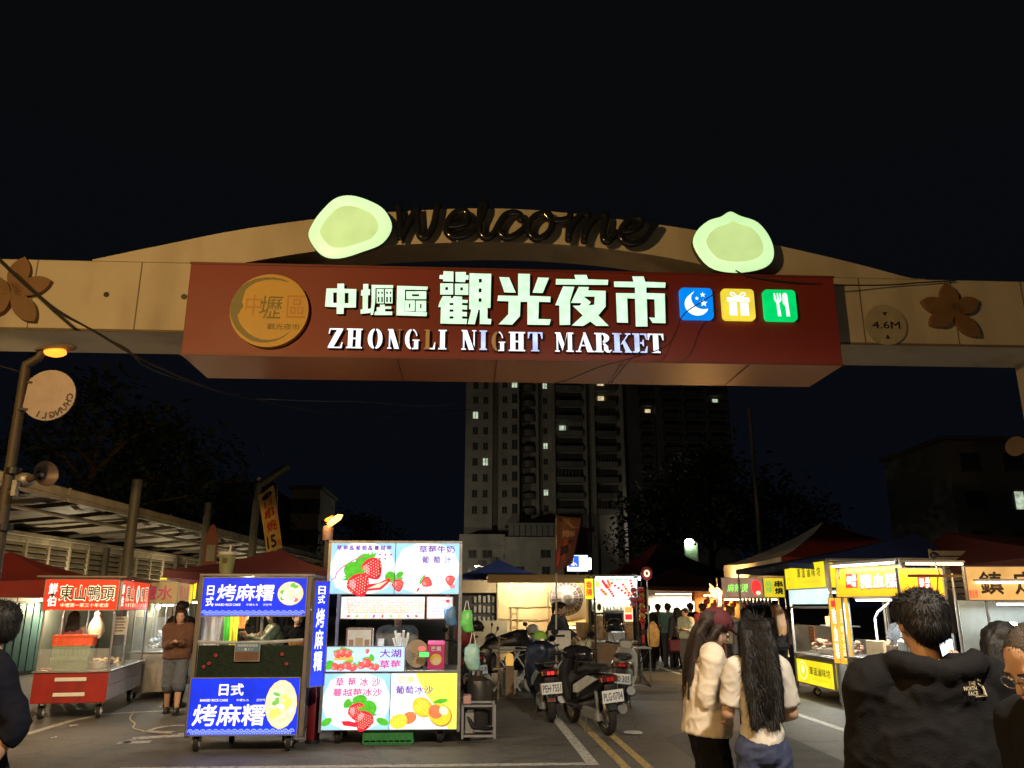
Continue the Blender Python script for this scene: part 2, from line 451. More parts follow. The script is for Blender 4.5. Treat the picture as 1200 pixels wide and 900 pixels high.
# ================================================================== setting: road, markings
def asphalt():
    m, n, l, b = _nodes('asphalt')
    t = n.new('ShaderNodeTexCoord')
    def nz(sc, det=4, rough=.6):
        k = n.new('ShaderNodeTexNoise'); k.inputs['Scale'].default_value = sc; k.inputs['Detail'].default_value = det; k.inputs['Roughness'].default_value = rough
        l.new(t.outputs['Object'], k.inputs['Vector']); return k
    big, fine, mid = nz(0.35, 6), nz(55, 3, .8), nz(3.0, 8, .7)
    r = n.new('ShaderNodeValToRGB'); r.color_ramp.elements[0].position = .3; r.color_ramp.elements[1].position = .72
    r.color_ramp.elements[0].color = (.085, .085, .082, 1); r.color_ramp.elements[1].color = (.155, .152, .143, 1)
    l.new(big.outputs[0], r.inputs[0])
    mx = n.new('ShaderNodeMixRGB'); mx.blend_type = 'MULTIPLY'; mx.inputs[0].default_value = .8
    r2 = n.new('ShaderNodeValToRGB'); r2.color_ramp.elements[0].position = .35; r2.color_ramp.elements[1].position = .66
    r2.color_ramp.elements[0].color = (.22, .22, .22, 1); r2.color_ramp.elements[1].color = (1.75, 1.72, 1.66, 1)
    l.new(fine.outputs[0], r2.inputs[0]); l.new(r.outputs[0], mx.inputs[1]); l.new(r2.outputs[0], mx.inputs[2])
    mx2 = n.new('ShaderNodeMixRGB'); mx2.blend_type = 'MULTIPLY'; mx2.inputs[0].default_value = .95
    r3 = n.new('ShaderNodeValToRGB'); r3.color_ramp.elements[0].position = .36; r3.color_ramp.elements[1].position = .5
    r3.color_ramp.elements[0].color = (.45, .44, .43, 1); r3.color_ramp.elements[1].color = (1, 1, 1, 1)
    l.new(mid.outputs[0], r3.inputs[0]); l.new(mx.outputs[0], mx2.inputs[1]); l.new(r3.outputs[0], mx2.inputs[2])
    vo = n.new('ShaderNodeTexVoronoi'); vo.feature = 'DISTANCE_TO_EDGE'; vo.inputs['Scale'].default_value = 0.33
    wv = n.new('ShaderNodeMixRGB'); wv.blend_type = 'ADD'; wv.inputs[0].default_value = .35
    l.new(t.outputs['Object'], wv.inputs[1]); l.new(mid.outputs['Color'], wv.inputs[2]); l.new(wv.outputs[0], vo.inputs['Vector'])
    r4 = n.new('ShaderNodeValToRGB'); r4.color_ramp.elements[0].position = .0; r4.color_ramp.elements[1].position = .008
    r4.color_ramp.elements[0].color = (.35, .35, .35, 1); r4.color_ramp.elements[1].color = (1, 1, 1, 1)
    l.new(vo.outputs['Distance'], r4.inputs[0])
    mx3 = n.new('ShaderNodeMixRGB'); mx3.blend_type = 'MULTIPLY'; mx3.inputs[0].default_value = .7
    l.new(mx2.outputs[0], mx3.inputs[1]); l.new(r4.outputs[0], mx3.inputs[2])
    l.new(mx3.outputs[0], b.inputs['Base Color'])
    rr = n.new('ShaderNodeMapRange'); rr.inputs['To Min'].default_value = .42; rr.inputs['To Max'].default_value = .85
    l.new(mid.outputs[0], rr.inputs[0]); l.new(rr.outputs[0], b.inputs['Roughness'])
    bp = n.new('ShaderNodeBump'); bp.inputs['Strength'].default_value = .55; bp.inputs['Distance'].default_value = .012
    l.new(fine.outputs[0], bp.inputs['Height']); l.new(bp.outputs[0], b.inputs['Normal'])
    return m
def paint(name, col):
    """worn road paint: asphalt shows through in flecks"""
    m, n, l, b = _nodes(name)
    t = n.new('ShaderNodeTexCoord'); k = n.new('ShaderNodeTexNoise'); k.inputs['Scale'].default_value = 14; k.inputs['Detail'].default_value = 9; k.inputs['Roughness'].default_value = .75
    l.new(t.outputs['Object'], k.inputs['Vector'])
    r = n.new('ShaderNodeValToRGB'); r.color_ramp.elements[0].position = .36; r.color_ramp.elements[1].position = .52
    r.color_ramp.elements[0].color = (.07, .07, .065, 1); r.color_ramp.elements[1].color = (*col, 1)
    l.new(k.outputs[0], r.inputs[0]); l.new(r.outputs[0], b.inputs['Base Color']); b.inputs['Roughness'].default_value = .65
    return m
road = MB(); road.add([(-400, -200, 0), (400, -200, 0), (400, 800, 0), (-400, 800, 0)], [(0, 1, 2, 3)])
tag(road.build('road', asphalt()), kind='structure')
pw, py_ = paint('white_road_paint', (.5, .5, .47)), paint('yellow_road_paint', (.44, .32, .12))
def strip(name, pts, w, m, z=.004):
    b = MB(); pts = [V((p[0], p[1], z)) for p in pts]
    L, Rr = [], []
    for i, p in enumerate(pts):
        t = (pts[min(i + 1, len(pts) - 1)] - pts[max(0, i - 1)]).normalized(); nn = V((-t.y, t.x, 0)) * w / 2
        L.append(p + nn); Rr.append(p - nn)
    for i in range(len(pts) - 1): b.add([L[i], Rr[i], Rr[i + 1], L[i + 1]], [(0, 1, 2, 3)])
    return tag(b.build(name, m), kind='structure')
pat = pr('asphalt_patch', (.085, .085, .082), .8, 0, .45, 1.6, .5, 55)
for nm, pts_ in (('road_patch', [(2.55, 8.9), (4.15, 8.7), (4.25, 11.6), (3.2, 11.9), (2.6, 11.2)]), ('road_patch', [(-1.6, 6.9), (.7, 7.1), (.6, 8.3), (-1.5, 8.2)]), ('road_patch', [(3.0, 15.5), (4.6, 15.2), (4.7, 18.5), (3.1, 18.9)])):
    b = MB(); b.add([(x, y, .002) for x, y in pts_], [tuple(range(len(pts_)))]); tag(b.build(nm, pat), kind='structure')
strip('lane_line', [(1.40, 15.4), (1.40, 9.55)], .13, pw)
strip('stop_line', [(-3.6, 9.47), (1.465, 9.47)], .14, pw)
strip('bay_line', [(-1.2, 16.05), (1.33, 16.03)], .11, pw)
strip('yellow_line', [(1.72, -3), (1.72, 22)], .10, py_)
strip('yellow_line', [(1.96, -3), (1.96, 22)], .10, py_)
strip('edge_line', [(5.45, 27), (5.40, 20.6)], .13, pw)
strip('edge_line', [(5.25, 13.6), (5.21, 10.6)], .13, pw)
strip('edge_line', [(5.2, 7.5), (5.2, 3.5)], .13, pw)
q = [G(30, 861), G(83, 845), G(123, 837), G(165, 834.5), G(262, 830)]
strip('edge_line', q, .12, pw)
# bicycle mark on the road
bk = MB()
def ringm(c, r, w, n=26, a0=0, a1=360):
    for i in range(n):
        a, b_ = R(a0 + (a1 - a0) * i / n), R(a0 + (a1 - a0) * (i + 1) / n)
        bk.add([(c[0] + (r - w) * math.cos(a), c[1] + (r - w) * 1.3 * math.sin(a), .005), (c[0] + r * math.cos(a), c[1] + r * 1.3 * math.sin(a), .005),
                (c[0] + r * math.cos(b_), c[1] + r * 1.3 * math.sin(b_), .005), (c[0] + (r - w) * math.cos(b_), c[1] + (r - w) * 1.3 * math.sin(b_), .005)], [(0, 1, 2, 3)])
def barm(a, b_, w):
    a, b_ = V((*a, .005)), V((*b_, .005)); t = (b_ - a).normalized(); nn = V((-t.y, t.x, 0)) * w / 2
    bk.add([a + nn, a - nn, b_ - nn, b_ + nn], [(0, 1, 2, 3)])
o2 = G(196, 862); ox, oy = o2.x, o2.y
ringm((ox - .1, oy + .55), .34, .085, a0=-30, a1=210); barm((ox - .42, oy + .35), (ox - .02, oy + .28), .16)
barm((ox - .35, oy - .25), (ox + .75, oy + .2), .22); barm((ox + .1, oy + .12), (ox + .8, oy + .42), .09); barm((ox - .4, oy - .6), (ox - .02, oy - .52), .2)
barm((ox - .32, oy - .3), (ox - .3, oy - .62), .1)
tag(bk.build('road_symbol', pw), kind='structure')
# litter on the asphalt
for (px, py, sx_) in ((86, 851, .05), (63, 865, .03), (742, 859, .12), (188, 829, .03)):
    g = G(px, py); b = MB(); pts = [(g.x + sx_ * (1 + .4 * rnd.random()) * math.cos(a), g.y + 1.6 * sx_ * math.sin(a), .006 + .012 * rnd.random()) for a in [k * .9 for k in range(7)]]
    b.add(pts, [tuple(range(7))])
    tag(b.build('paper_scrap', pr('paper', (.55, .53, .5), .8)), {86: 'white paper scrap lying on the road in front of the red cart', 63: 'tiny paper scrap on the road nearest the dark man with the bag', 742: 'flattened pale scrap on the road right of the white motorbike', 188: 'tiny scrap on the road by the feet of the woman in the brown jacket'}[px], 'litter')

# ================================================================== towers far behind
conc = pr('tower_tile', (.34, .32, .27), .8, 0, .25, .35, dirt=((.1, .1, .09), .25, .5))
concd = pr('tower_tile_grey', (.25, .245, .22), .85, 0, .3, .3, dirt=((.06, .06, .06), .2, .6))
darkwin = pr('dark_pane', (.06, .058, .054), .15, 0, .2, 1)
slabm = pr('balcony_slab', (.16, .155, .14), .8, 0, .3, .5)
railm = pr('rail_grey', (.19, .19, .18), .6, .2, .2, 1)
lit1 = em('lit_window_warm', (1, .80, .45), .42, .5, 1.6); lit2 = em('lit_window_cool', (.85, 1, .75), .34, .5, 1.6)
TY = 155.0
tw = thing('apartment_tower', 'tall pale apartment block seen under the red sign, wide podium at its foot', 'building', (0, TY, 0))
X = lambda px: P(px, 668, TY).x
x0, x1, x2, x3, x4, x5, x6, x7, x8 = [X(p) for p in (543, 576, 583, 608, 632, 651, 690, 700, 738)]
TH = 64.0
w = MB()
w.box(x0, -1.0, 0, x1, 14, TH - 4); w.box(x1, 1.4, 0, x2, 13, TH - 4.5); w.box(x2, -2.0, 0, x3, 13, TH)
w.box(x3, 1.2, 0, x8, 18, TH - 1)
w.box(x0 + 1, 2, TH - 4, x1 - 1, 10, TH - 1); w.box(x4, 3, TH - 1, x6, 12, TH + 3)
for xx in (x4 - .2, x5, x6, x7, x8 - .4): w.box(xx - .35, .2, 0, xx + .35, 1.3, TH - 2, .05)
w.build('wall', conc, tw)
pod = MB()
pod.box(x0 - .8, -8, 0, x2 + 1, -1.02, 14.0); pod.box(x2 + 1.01, -9.5, 0, x5 + .5, -2.02, 13.0)
pod.box(x2 + .7, -9.9, 12.9, x5 + .9, -2.03, 13.4); pod.box(x0 - 1.1, -8.4, 11.5, x2 + 1.0, -8.01, 12.0)
po = pod.build('podium', conc, tw)
wb = MB()
for i in range(9):
    xa = x2 + 1.6 + i * (x5 - x2 - 1.6) / 9
    wb.box(xa, -8.6, 13.45, xa + .9, -8.4, 15.6, .02); wb.box(xa + .1, -8.39, 13.5, xa + .8, -8.35, 15.5)
wb.box(x2 + 1.2, -8.65, 15.6, x5 + .3, -2.1, 16.0)
wb.build('roof_terrace', railm, po)
def win(xa, ya, z, ww, hh, lit=None, name='window'):
    b = MB(); b.box(xa - ww / 2, ya - .06, z, xa + ww / 2, ya - .02, z + hh)
    o = b.build(name, lit or darkwin, tw)
    f = MB(); f.box(xa - ww / 2 - .12, ya - .14, z - .14, xa + ww / 2 + .12, ya - .03, z - .02); f.box(xa - .04, ya - .10, z, xa + .04, ya - .065, z + hh)
    f.build('sill', slabm, o)
fl = 3.05; k = 0
for i in range(5, 20):
    z = 3.6 + i * fl - .4
    for (xx, yy, ww, hh) in ((x0 + 1.9, -1.0, .95, 1.35), (x0 + 3.9, -1.0, .9, 1.35), (x2 + 1.2, -2.0, .9, 1.2), (x2 + 3.1, -2.0, 1.0, 1.75)):
        k += 1
        lit = None
        if (i, round(xx - x0, 1)) in ((11, 1.9), (15, 1.9)): lit = lit2
        if i == 15 and xx == x0 + 3.9 or i == 13 and xx == x2 + 3.1 or i == 8 and xx == x0 + 3.9: lit = lit2
        win(xx, yy, z, ww, hh, lit)
for i in range(0, 4):
    for (xx, yy) in ((x0 + 1.6, -8.0), (x0 + 4.2, -8.0), (x2 + 3.6, -9.5), (x4 + .3, -9.5)):
        if rnd.random() < .8: win(xx, yy, 1.2 + i * 2.9, 1.3 + rnd.random(), 1.3, lit1 if (i == 0 and rnd.random() < .3) else None)
for i in range(5, 20):                 # balconies
    z = 3.3 + i * fl
    b = MB(); pts = [((x3 + x4) / 2 + (x4 - x3) * .46 * math.cos(a), 1.2 - 1.9 * math.sin(a)) for a in [math.pi * t / 10 for t in range(11)]]
    F = Fr((0, 0, z), ((1, 0, 0), (0, 1, 0)))
    b.prism(pts, F, -.2, 0); b.prism([(x_ * 1.0, y_ + .0) for x_, y_ in pts], F, 0.003, 1.0 if i % 3 else .75)
    b.build('balcony', slabm, tw)
    win((x4 + x5) / 2, 1.2, z + .6, .8, 1.1, lit2 if i in (6, 9, 13) else None)
    for (xa, xb) in ((x5 + .5, x6 - .5), (x7 + .4, x7 + 4.6)):
        b = MB(); b.box(xa, -.3, z, xb, 1.15, z + .22, .02); b.box(xa, -.3, z + .23, xb, -.2, z + 1.0, .02)
        d = MB()
        o = b.build('balcony', slabm if (i + int(xa)) % 3 else concd, tw)
        li = (i, xa < x6)
        d.box(xa + .2, .9, z + 1.02, xb - .2, 1.0, z + 2.6)
        if li in ((14, True), (10, True), (13, False), (12, False)): d = MB(); d.box(xa + .8, .9, z + 1.1, xa + 2.0, 1.0, z + 2.2)
        d.build('balcony_window', lit2 if li in ((14, True), (10, True)) else lit1 if li in ((13, False), (12, False)) else darkwin, o)
        if (i * 7 + int(xa)) % 3 == 0:
            g = MB()
            for t in range(7): g.box(xa + .2 + t * (xb - xa - .4) / 7, -.28, z + 1.02, xa + .28 + t * (xb - xa - .4) / 7, -.22, z + 2.6)
            g.build('balcony_grille', railm, o)
for (px, py) in ((590, 655), (560, 662), (575, 658)):
    q = P(px, py, TY - 9); b = MB(); b.box(q.x, -8.9, q.z, q.x + 1.0, -8.02, q.z + .8, .05); b.build('air_conditioner', slabm, tw)
b = MB(); b.box(x2 + 2.0, -9.75, 4.3, x5 - .6, -9.52, 5.5, .03); so = b.build('shop_sign', whitep, tw)
pcs = Pic(Fr((x2 + 2.0, -9.76, 4.3)), .0); sw = (x5 - x2 - 2.6)
signlit = em('far_sign_white', (.9, .85, .75), .35)
redlit = em('far_sign_red', (.9, .12, .08), .4)
pcs.rect(0, 0, sw, 1.2, signlit, 2)
for i in range(9): pcs.rect(sw * (.03 + .107 * i), .25, sw * (.09 + .107 * i), .95, redlit if i in (0, 1) else darkwin, 4)
pcs.build(so, 'sign_face')
# second tower, darker
t2 = thing('apartment_tower', 'dark apartment block with few lit windows, right of the pale tower', 'building', (0, 205, 0))
X2 = lambda px: P(px, 660, 205).x
w = MB(); a0, a1, a2, a3 = X2(741), X2(756), X2(768), X2(872)
w.box(a0, 0, 0, a1, 16, 78); w.box(a1 + .01, 3, 0, a3, 18, 74); w.box(X2(778), 1.5, 0, X2(783), 2.99, 76, .1)
w.build('wall', concd, t2)
for i in range(8, 24):
    z = 4 + i * 3.05
    for c, (pa, pb) in enumerate(((760, 775), (788, 810), (815, 838), (845, 868))):
        b = MB(); b.box(X2(pa), 1.2, z, X2(pb), 2.98, z + 1.1, .03); o = b.build('balcony', slabm, t2)
        d = MB(); d.box(X2(pa) + .5, 2.85, z + 1.12, X2(pb) - .5, 2.96, z + 2.5)
        lit = {(19, 0): lit2, (15, 0): lit1, (21, 1): lit2, (16, 3): lit2}.get((i, c))
        if lit: d = MB(); d.box(X2(pa) + 1.5, 2.85, z + 1.2, X2(pa) + 2.9, 2.96, z + 2.4)
        d.build('balcony_window', lit or darkwin, o)
# low blocks
def block(name, label, px0, px1, pytop, Y, mat, storeys=5, crenel=False, litw=None):
    t = thing(name, label, 'building', (0, Y, 0)); xa, xb = P(px0, 690, Y).x, P(px1, 690, Y).x; h = P((px0 + px1) / 2, pytop, Y).z
    b = MB(); b.box(xa, 0, 0, xb, 10, h)
    b.build('wall', mat, t)
    c = MB(); c.box(xa - .3, -.3, h + .002, xb + .3, 10.3, h + .35, .05)
    if crenel:
        for i in range(5):
            xx = xa + (xb - xa) * (i + .1) / 5; c.box(xx, .2, h + .36, xx + (xb - xa) * .11, 3, h + 1.3, .05)
    c.build('parapet', slabm, t)
    n = max(2, int((xb - xa) / 3.2))
    for s in range(storeys):
        z = h - (s + 1) * 3.1 + .7
        if z < 1: break
        for i in range(n):
            xx = xa + (xb - xa) * (i + .5) / n
            ww_ = .35 if litw == (s, i) else .8; d = MB(); d.box(xx - ww_, -.06, z, xx + ww_, -.02, z + 1.4)
            o = d.build('window', lit2 if litw == (s, i) else darkwin, t)
            e = MB(); e.box(xx - .95, -.2, z - .15, xx + .95, -.021, z - .02, .02); e.build('sill', slabm, o)
block('low_apartment_house', 'dark low block with stepped roof edge behind the leaning post and yellow flag', 243, 312, 578, 80, concd, 4, True)
block('low_apartment_house', 'dark narrow block right of the yellow flag, left of the flame', 334, 368, 573, 84, conc, 4)
block('office_block', 'dim flat roofed block at the right picture edge behind the tents', 1133, 1290, 517, 62, concd, 5, False, (1, 1))

# ================================================================== trees
barkm = pr('bark', (.10, .075, .05), .9, 0, .35, 4, .5, 25)
def leafmat(name, col):
    m = pr(name, col, .6, 0, .45, .9); return m
leafA, leafB = leafmat('leaf_dark', (.03, .05, .024)), leafmat('leaf_light', (.045, .07, .03))
def tree(label, loc, h, cr, seed, nleaf=2600, mats=(leafA, leafB)):
    rr = random.Random(seed)
    t = thing('tree', label, 'tree', loc, 0, 'trees behind the market')
    b = MB(); th = h * .42
    trunk = [V((0, 0, 0)), V((.1, .05, th * .5)), V((.05, -.1, th)), V((.2, .1, h * .75))]
    b.tube(smoothpath(trunk, 4), [h * .032 * (1 - .065 * i) for i in range(13)], 8)
    tips = []
    for k in range(9):
        a = k * 2.4 + rr.random(); z = h * (.36 + .05 * k); L = cr * (.55 + .4 * rr.random())
        p0 = V((.08, 0, z)); p2 = V((L * math.cos(a), L * math.sin(a), z + h * .16 * (.4 + rr.random()))); p1 = (p0 + p2) / 2 + V((0, 0, h * .05))
        b.tube(smoothpath([p0, p1, p2], 3), [h * .012 * (1 - .12 * i) for i in range(7)], 6); tips += [p1, p2]
    b.build('trunk', barkm, t, True)
    c = MB(); clumps = []
    for k in range(34):
        a = rr.random() * 6.283; u = rr.random(); z = h * (.42 + .55 * u); rad = cr * math.sqrt(max(.05, 1 - (2 * u - .85) ** 2)) * (.45 + .6 * rr.random())
        clumps.append((V((rad * math.cos(a), rad * math.sin(a), z)), cr * (.18 + .2 * rr.random()), rr.random() < .45))
    for p in tips: clumps.append((p, cr * .25, rr.random() < .5))
    for i in range(nleaf):
        p, s_, li = clumps[rr.randrange(len(clumps))]
        d = V((rr.gauss(0, 1), rr.gauss(0, 1), rr.gauss(0, .7))) * s_ * .6
        q = p + d; s2 = h * .018 * (.6 + .9 * rr.random()); e1 = V((rr.gauss(0, 1), rr.gauss(0, 1), rr.gauss(0, .6))).normalized(); e2 = e1.cross(V((rr.random(), rr.random(), 1))).normalized() * .55
        c.mat(1 if li else 0); c.add([q - e1 * s2, q + e2 * s2, q + e1 * s2, q - e2 * s2], [(0, 1, 2, 3)])
    c.build('crown', list(mats), t)
def at(px, Y): q = P(px, 690, Y); return (q.x, Y, 0)
tree('broad dark tree rising behind the market roof, nearest the street lamp', at(85, 36), 11.5, 4.6, 1)
tree('dark tree behind the roof between the lamp post and the leaning post', at(170, 42), 10.5, 4.2, 2)
tree('small dark tree behind the roof, just left of the leaning post', at(235, 52), 8.5, 3.6, 3)
tree('dim tree behind the flame, left of the pale tower', at(415, 75), 9.5, 4.6, 4)
tree('dark tree in front of the dark tower, left of the tall bare pole', at(835, 80), 17, 7.5, 5, 3400)
tree('dark tree right of the tall bare pole, above the white tent', at(930, 85), 13, 6.5, 6)
tree('dark tree above the red tents beside the white lamp', at(775, 95), 15, 6, 7)
# ================================================================== the arch over the road
AY = 10.05
creamp = pr('arch_cream_panel', (.52, .48, .39), .55, 0, .08, 1.2, dirt=((.24, .20, .14), 1.4, .6))
redpan = pr('arch_red_panel', (.215, .028, .022), .5, 0, .10, 1.0, dirt=((.2, .03, .02), 1.4, .3))
soff = pr('arch_soffit', (.42, .38, .33), .6, 0, .12, 1.0, dirt=((.2, .17, .13), .8, .3))
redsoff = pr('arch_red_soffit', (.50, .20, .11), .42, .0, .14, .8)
arch = thing('welcome_arch', 'wide cream gateway over the road with a long red lit sign box', 'gateway', (0, AY, 0))
zb, zt = 5.02, 5.985
XL, XR = -8.6, 7.98
fY = lambda Y: Y - AY
b = MB(); b.box(XL, 0, zb, XR + .9, .95, zt, .01); b.build('beam', creamp, arch)
b = MB()
for xs in (-6.9, -5.6, -4.28, 5.3, 6.6, 7.6): b.box(xs, -.005, zb + .01, xs + .014, -.001, zt - .01)
b.box(XL, -.008, zb - .002, XR + .9, -.001, zb + .03); b.build('panel_joint', pr('joint_dark', (.14, .11, .07), .7), arch)
# arched band
out = [P(px, py, AY) for px, py in ((108, 304), (190, 287), (275, 270), (365, 257), (430, 250.5), (480, 247), (560, 244), (640, 247), (750, 260), (830, 272), (900, 285), (1000, 308), (1085, 331))]
inn = [P(px, py, AY) for px, py in ((290, 307), (370, 294), (430, 289), (480, 286), (590, 283.5), (700, 290), (800, 305), (875, 324))]
oc = smoothpath([V((p.x, 0, p.z)) for p in out], 4); ic = smoothpath([V((p.x, 0, p.z)) for p in inn], 4)
def interp(c, x):
    if x <= c[0].x: return c[0].z
    for i in range(len(c) - 1):
        if c[i].x <= x <= c[i + 1].x: return c[i].z + (c[i + 1].z - c[i].z) * (x - c[i].x) / max(1e-6, c[i + 1].x - c[i].x)
    return c[-1].z
xs = [oc[0].x + (oc[-1].x - oc[0].x) * i / 72 for i in range(73)]
fr_, bk_ = .004, .6
top = [(x, interp(oc, x)) for x in xs]; bot = []
for x in xs:
    zi = interp(ic, x) if ic[0].x < x < ic[-1].x else zt + .002
    bot.append((x, max(min(zi, interp(oc, x) - .02), zt + .002)))
b = MB(); rs = []
for (x, z1), (x_, z0) in zip(top, bot): rs.append([(x, fr_, max(z1, z0 + .004)), (x, bk_, max(z1, z0 + .004)), (x, bk_, z0), (x, fr_, z0)])
b.rings(rs); b.build('arch_band', creamp, arch, True, 30)
# pillars
for s in (-1, 1):
    b = MB()
    if s > 0: b.box(XR, .12, 0, XR + .85, .85, zb - .003, .02)
    else: b.box(XL, .12, 0, XL + .8, .85, zb - .003, .02)
    b.build('pillar', creamp, arch)
b = MB(); b.box(XR - .05, .15, 0, XR - .004, .82, zb - .004); b.build('pillar_trim', soff, arch)
# red sign box
SY = 9.8 - AY
sbx = MB(); sbx.box(-3.56, SY, 4.65, 4.84, SY + 1.07, 5.88, .006)
box = sbx.build('sign_box', redpan, arch)
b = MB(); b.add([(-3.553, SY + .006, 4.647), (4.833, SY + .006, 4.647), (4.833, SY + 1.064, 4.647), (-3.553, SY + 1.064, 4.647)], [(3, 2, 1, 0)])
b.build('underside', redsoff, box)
b = MB(); b.box(-3.57, SY - .012, 4.642, 4.85, SY - .001, 4.672); b.box(-3.57, SY - .012, 5.862, 4.85, SY - .001, 5.89)
for xs_ in (-.9, .35, 1.95, 3.6): b.box(xs_, SY + .02, 4.638, xs_ + .012, SY + 1.05, 4.646)
b.build('edge_trim', pr('dark_red_trim', (.16, .03, .02), .5), box)
# lettering: outlines measured off the panel plane
LY = 9.8 - .065
def q4(x, y): p = P(370 + x / 5.714, 310 + y / 5.714, LY); return (p.x, p.z)
def q5(x, y): p = P(570 + x / 5.454, 310 + y / 5.454, LY); return (p.x, p.z)
def rc(f, a, b_, c, d): return [f(a, b_), f(c, b_), f(c, d), f(a, d)]
def pl(f, *pts): return [f(*p) for p in pts]
small_ch = [
 [pl(q4, (72, 160), (145, 160), (145, 128), (190, 128), (190, 162), (272, 165), (268, 288), (188, 288), (186, 330), (140, 330), (140, 285), (62, 282)), rc(q4, 117, 187, 142, 257), rc(q4, 194, 190, 220, 259)],
 [pl(q4, (318, 130), (352, 130), (352, 165), (364, 165), (362, 205), (350, 205), (348, 298), (374, 292), (366, 324), (300, 330), (300, 302), (314, 298), (314, 208), (302, 208), (305, 170), (318, 170))],
 [pl(q4, (374, 136), (518, 138), (518, 158), (400, 158), (398, 250), (384, 335), (368, 338), (374, 250))],
 [rc(q4, 408, 164, 456, 260), rc(q4, 416, 182, 426, 196), rc(q4, 439, 182, 449, 196), rc(q4, 416, 216, 426, 252), rc(q4, 439, 216, 449, 252)],
 [rc(q4, 464, 164, 514, 260), rc(q4, 472, 182, 483, 196), rc(q4, 496, 182, 506, 196), rc(q4, 472, 216, 483, 252), rc(q4, 496, 216, 506, 252)],
 [pl(q4, (430, 268), (462, 268), (462, 280), (506, 280), (506, 297), (464, 297), (464, 314), (512, 315), (512, 338), (392, 338), (397, 314), (408, 314), (408, 286), (430, 286))],
 [pl(q4, (545, 142), (750, 148), (747, 170), (598, 168), (594, 314), (745, 320), (742, 346), (540, 340))],
 [rc(q4, 606, 179, 740, 232), rc(q4, 645, 199, 692, 212)], [rc(q4, 597, 240, 663, 312), rc(q4, 624, 262, 633, 290)], [rc(q4, 670, 242, 739, 315), rc(q4, 699, 264, 708, 292)],
]
big_ch = [
 [pl(q4, (830, 70), (853, 70), (856, 44), (922, 47), (922, 115), (853, 112), (853, 98), (828, 95))],
 [pl(q4, (936, 50), (1005, 50), (1005, 70), (1024, 72), (1022, 102), (1003, 100), (1000, 118), (936, 115))],
 [rc(q4, 834, 126, 920, 201), rc(q4, 868, 151, 886, 171)], [rc(q4, 932, 128, 1022, 203), rc(q4, 968, 153, 986, 173)],
 [pl(q4, (850, 212), (905, 212), (905, 226), (918, 226), (924, 212), (980, 215), (980, 235), (1018, 238), (1016, 258), (980, 256), (980, 272), (1014, 274), (1013, 302), (980, 300), (980, 316), (1012, 318), (1012, 348), (980, 346), (980, 362), (1014, 364), (1010, 398), (835, 395), (838, 285), (820, 285), (830, 250)), rc(q4, 896, 257, 922, 272), rc(q4, 896, 301, 922, 316), rc(q4, 896, 347, 922, 362)],
 [pl(q4, (1030, 58), (1175, 62), (1170, 290), (1150, 290), (1150, 362), (1176, 366), (1172, 400), (1098, 398), (1100, 302), (1090, 302), (1065, 400), (1018, 398), (1042, 302), (1027, 298)), rc(q4, 1092, 95, 1112, 120), rc(q4, 1091, 160, 1110, 186), rc(q4, 1091, 226, 1110, 250)],
 [pl(q5, (82, 80), (145, 82), (188, 180), (115, 178))], [pl(q5, (330, 82), (400, 85), (360, 182), (295, 180))],
 [pl(q5, (203, 58), (278, 60), (276, 200), (410, 205), (408, 240), (335, 238), (332, 348), (412, 350), (402, 386), (262, 384), (262, 238), (218, 238), (214, 330), (165, 384), (78, 382), (140, 318), (142, 235), (70, 232), (75, 198), (203, 200))],
 [pl(q5, (445, 92), (570, 94), (562, 66), (640, 66), (650, 94), (778, 98), (776, 130), (443, 128))],
 [pl(q5, (490, 140), (562, 142), (535, 230), (535, 385), (468, 386), (466, 262), (440, 260))],
 [pl(q5, (590, 142), (655, 144), (650, 165), (762, 168), (762, 268), (715, 325), (782, 392), (702, 392), (664, 364), (620, 392), (545, 390), (616, 325), (552, 264), (600, 262), (606, 246), (540, 245)), pl(q5, (622, 205), (692, 205), (690, 256), (652, 262), (668, 240))],
 [pl(q5, (815, 108), (940, 110), (932, 76), (1005, 76), (1015, 110), (1145, 115), (1143, 148), (1023, 146), (1022, 182), (1140, 185), (1145, 375), (1062, 373), (1040, 338), (1078, 340), (1074, 222), (1025, 220), (1030, 396), (955, 396), (950, 218), (900, 216), (905, 372), (835, 370), (828, 182), (950, 184), (950, 146), (817, 143))],
]
FL = Fr((0, LY - AY, 0))
chL = em('channel_letter_white', (.60, .95, .68), .68, .16, 9, sample=True)
side = pr('letter_return', (.12, .12, .11), .5)
def letters(name, groups, d_face=.0):
    for k, loops in enumerate(groups): pass
    f, r = MB(), MB()
    for loops in groups:
        vs, fs = curve2d(loops, FL, -.05, 0.0)
        for g in fs:
            nrm = (V(vs[g[1]]) - V(vs[g[0]])).cross(V(vs[g[2]]) - V(vs[g[0]]))
            c = sum((V(vs[i]) for i in g), V()) / len(g)
            front = all(abs(vs[i][1] - (LY - AY)) < 1e-4 for i in g)
            (f if front else r).add([vs[i] for i in g], [tuple(range(len(g)))])
    o = r.build(name, side, box); f.build('lit_face', chL, o)
letters('lettering', small_ch); letters('lettering', big_ch)
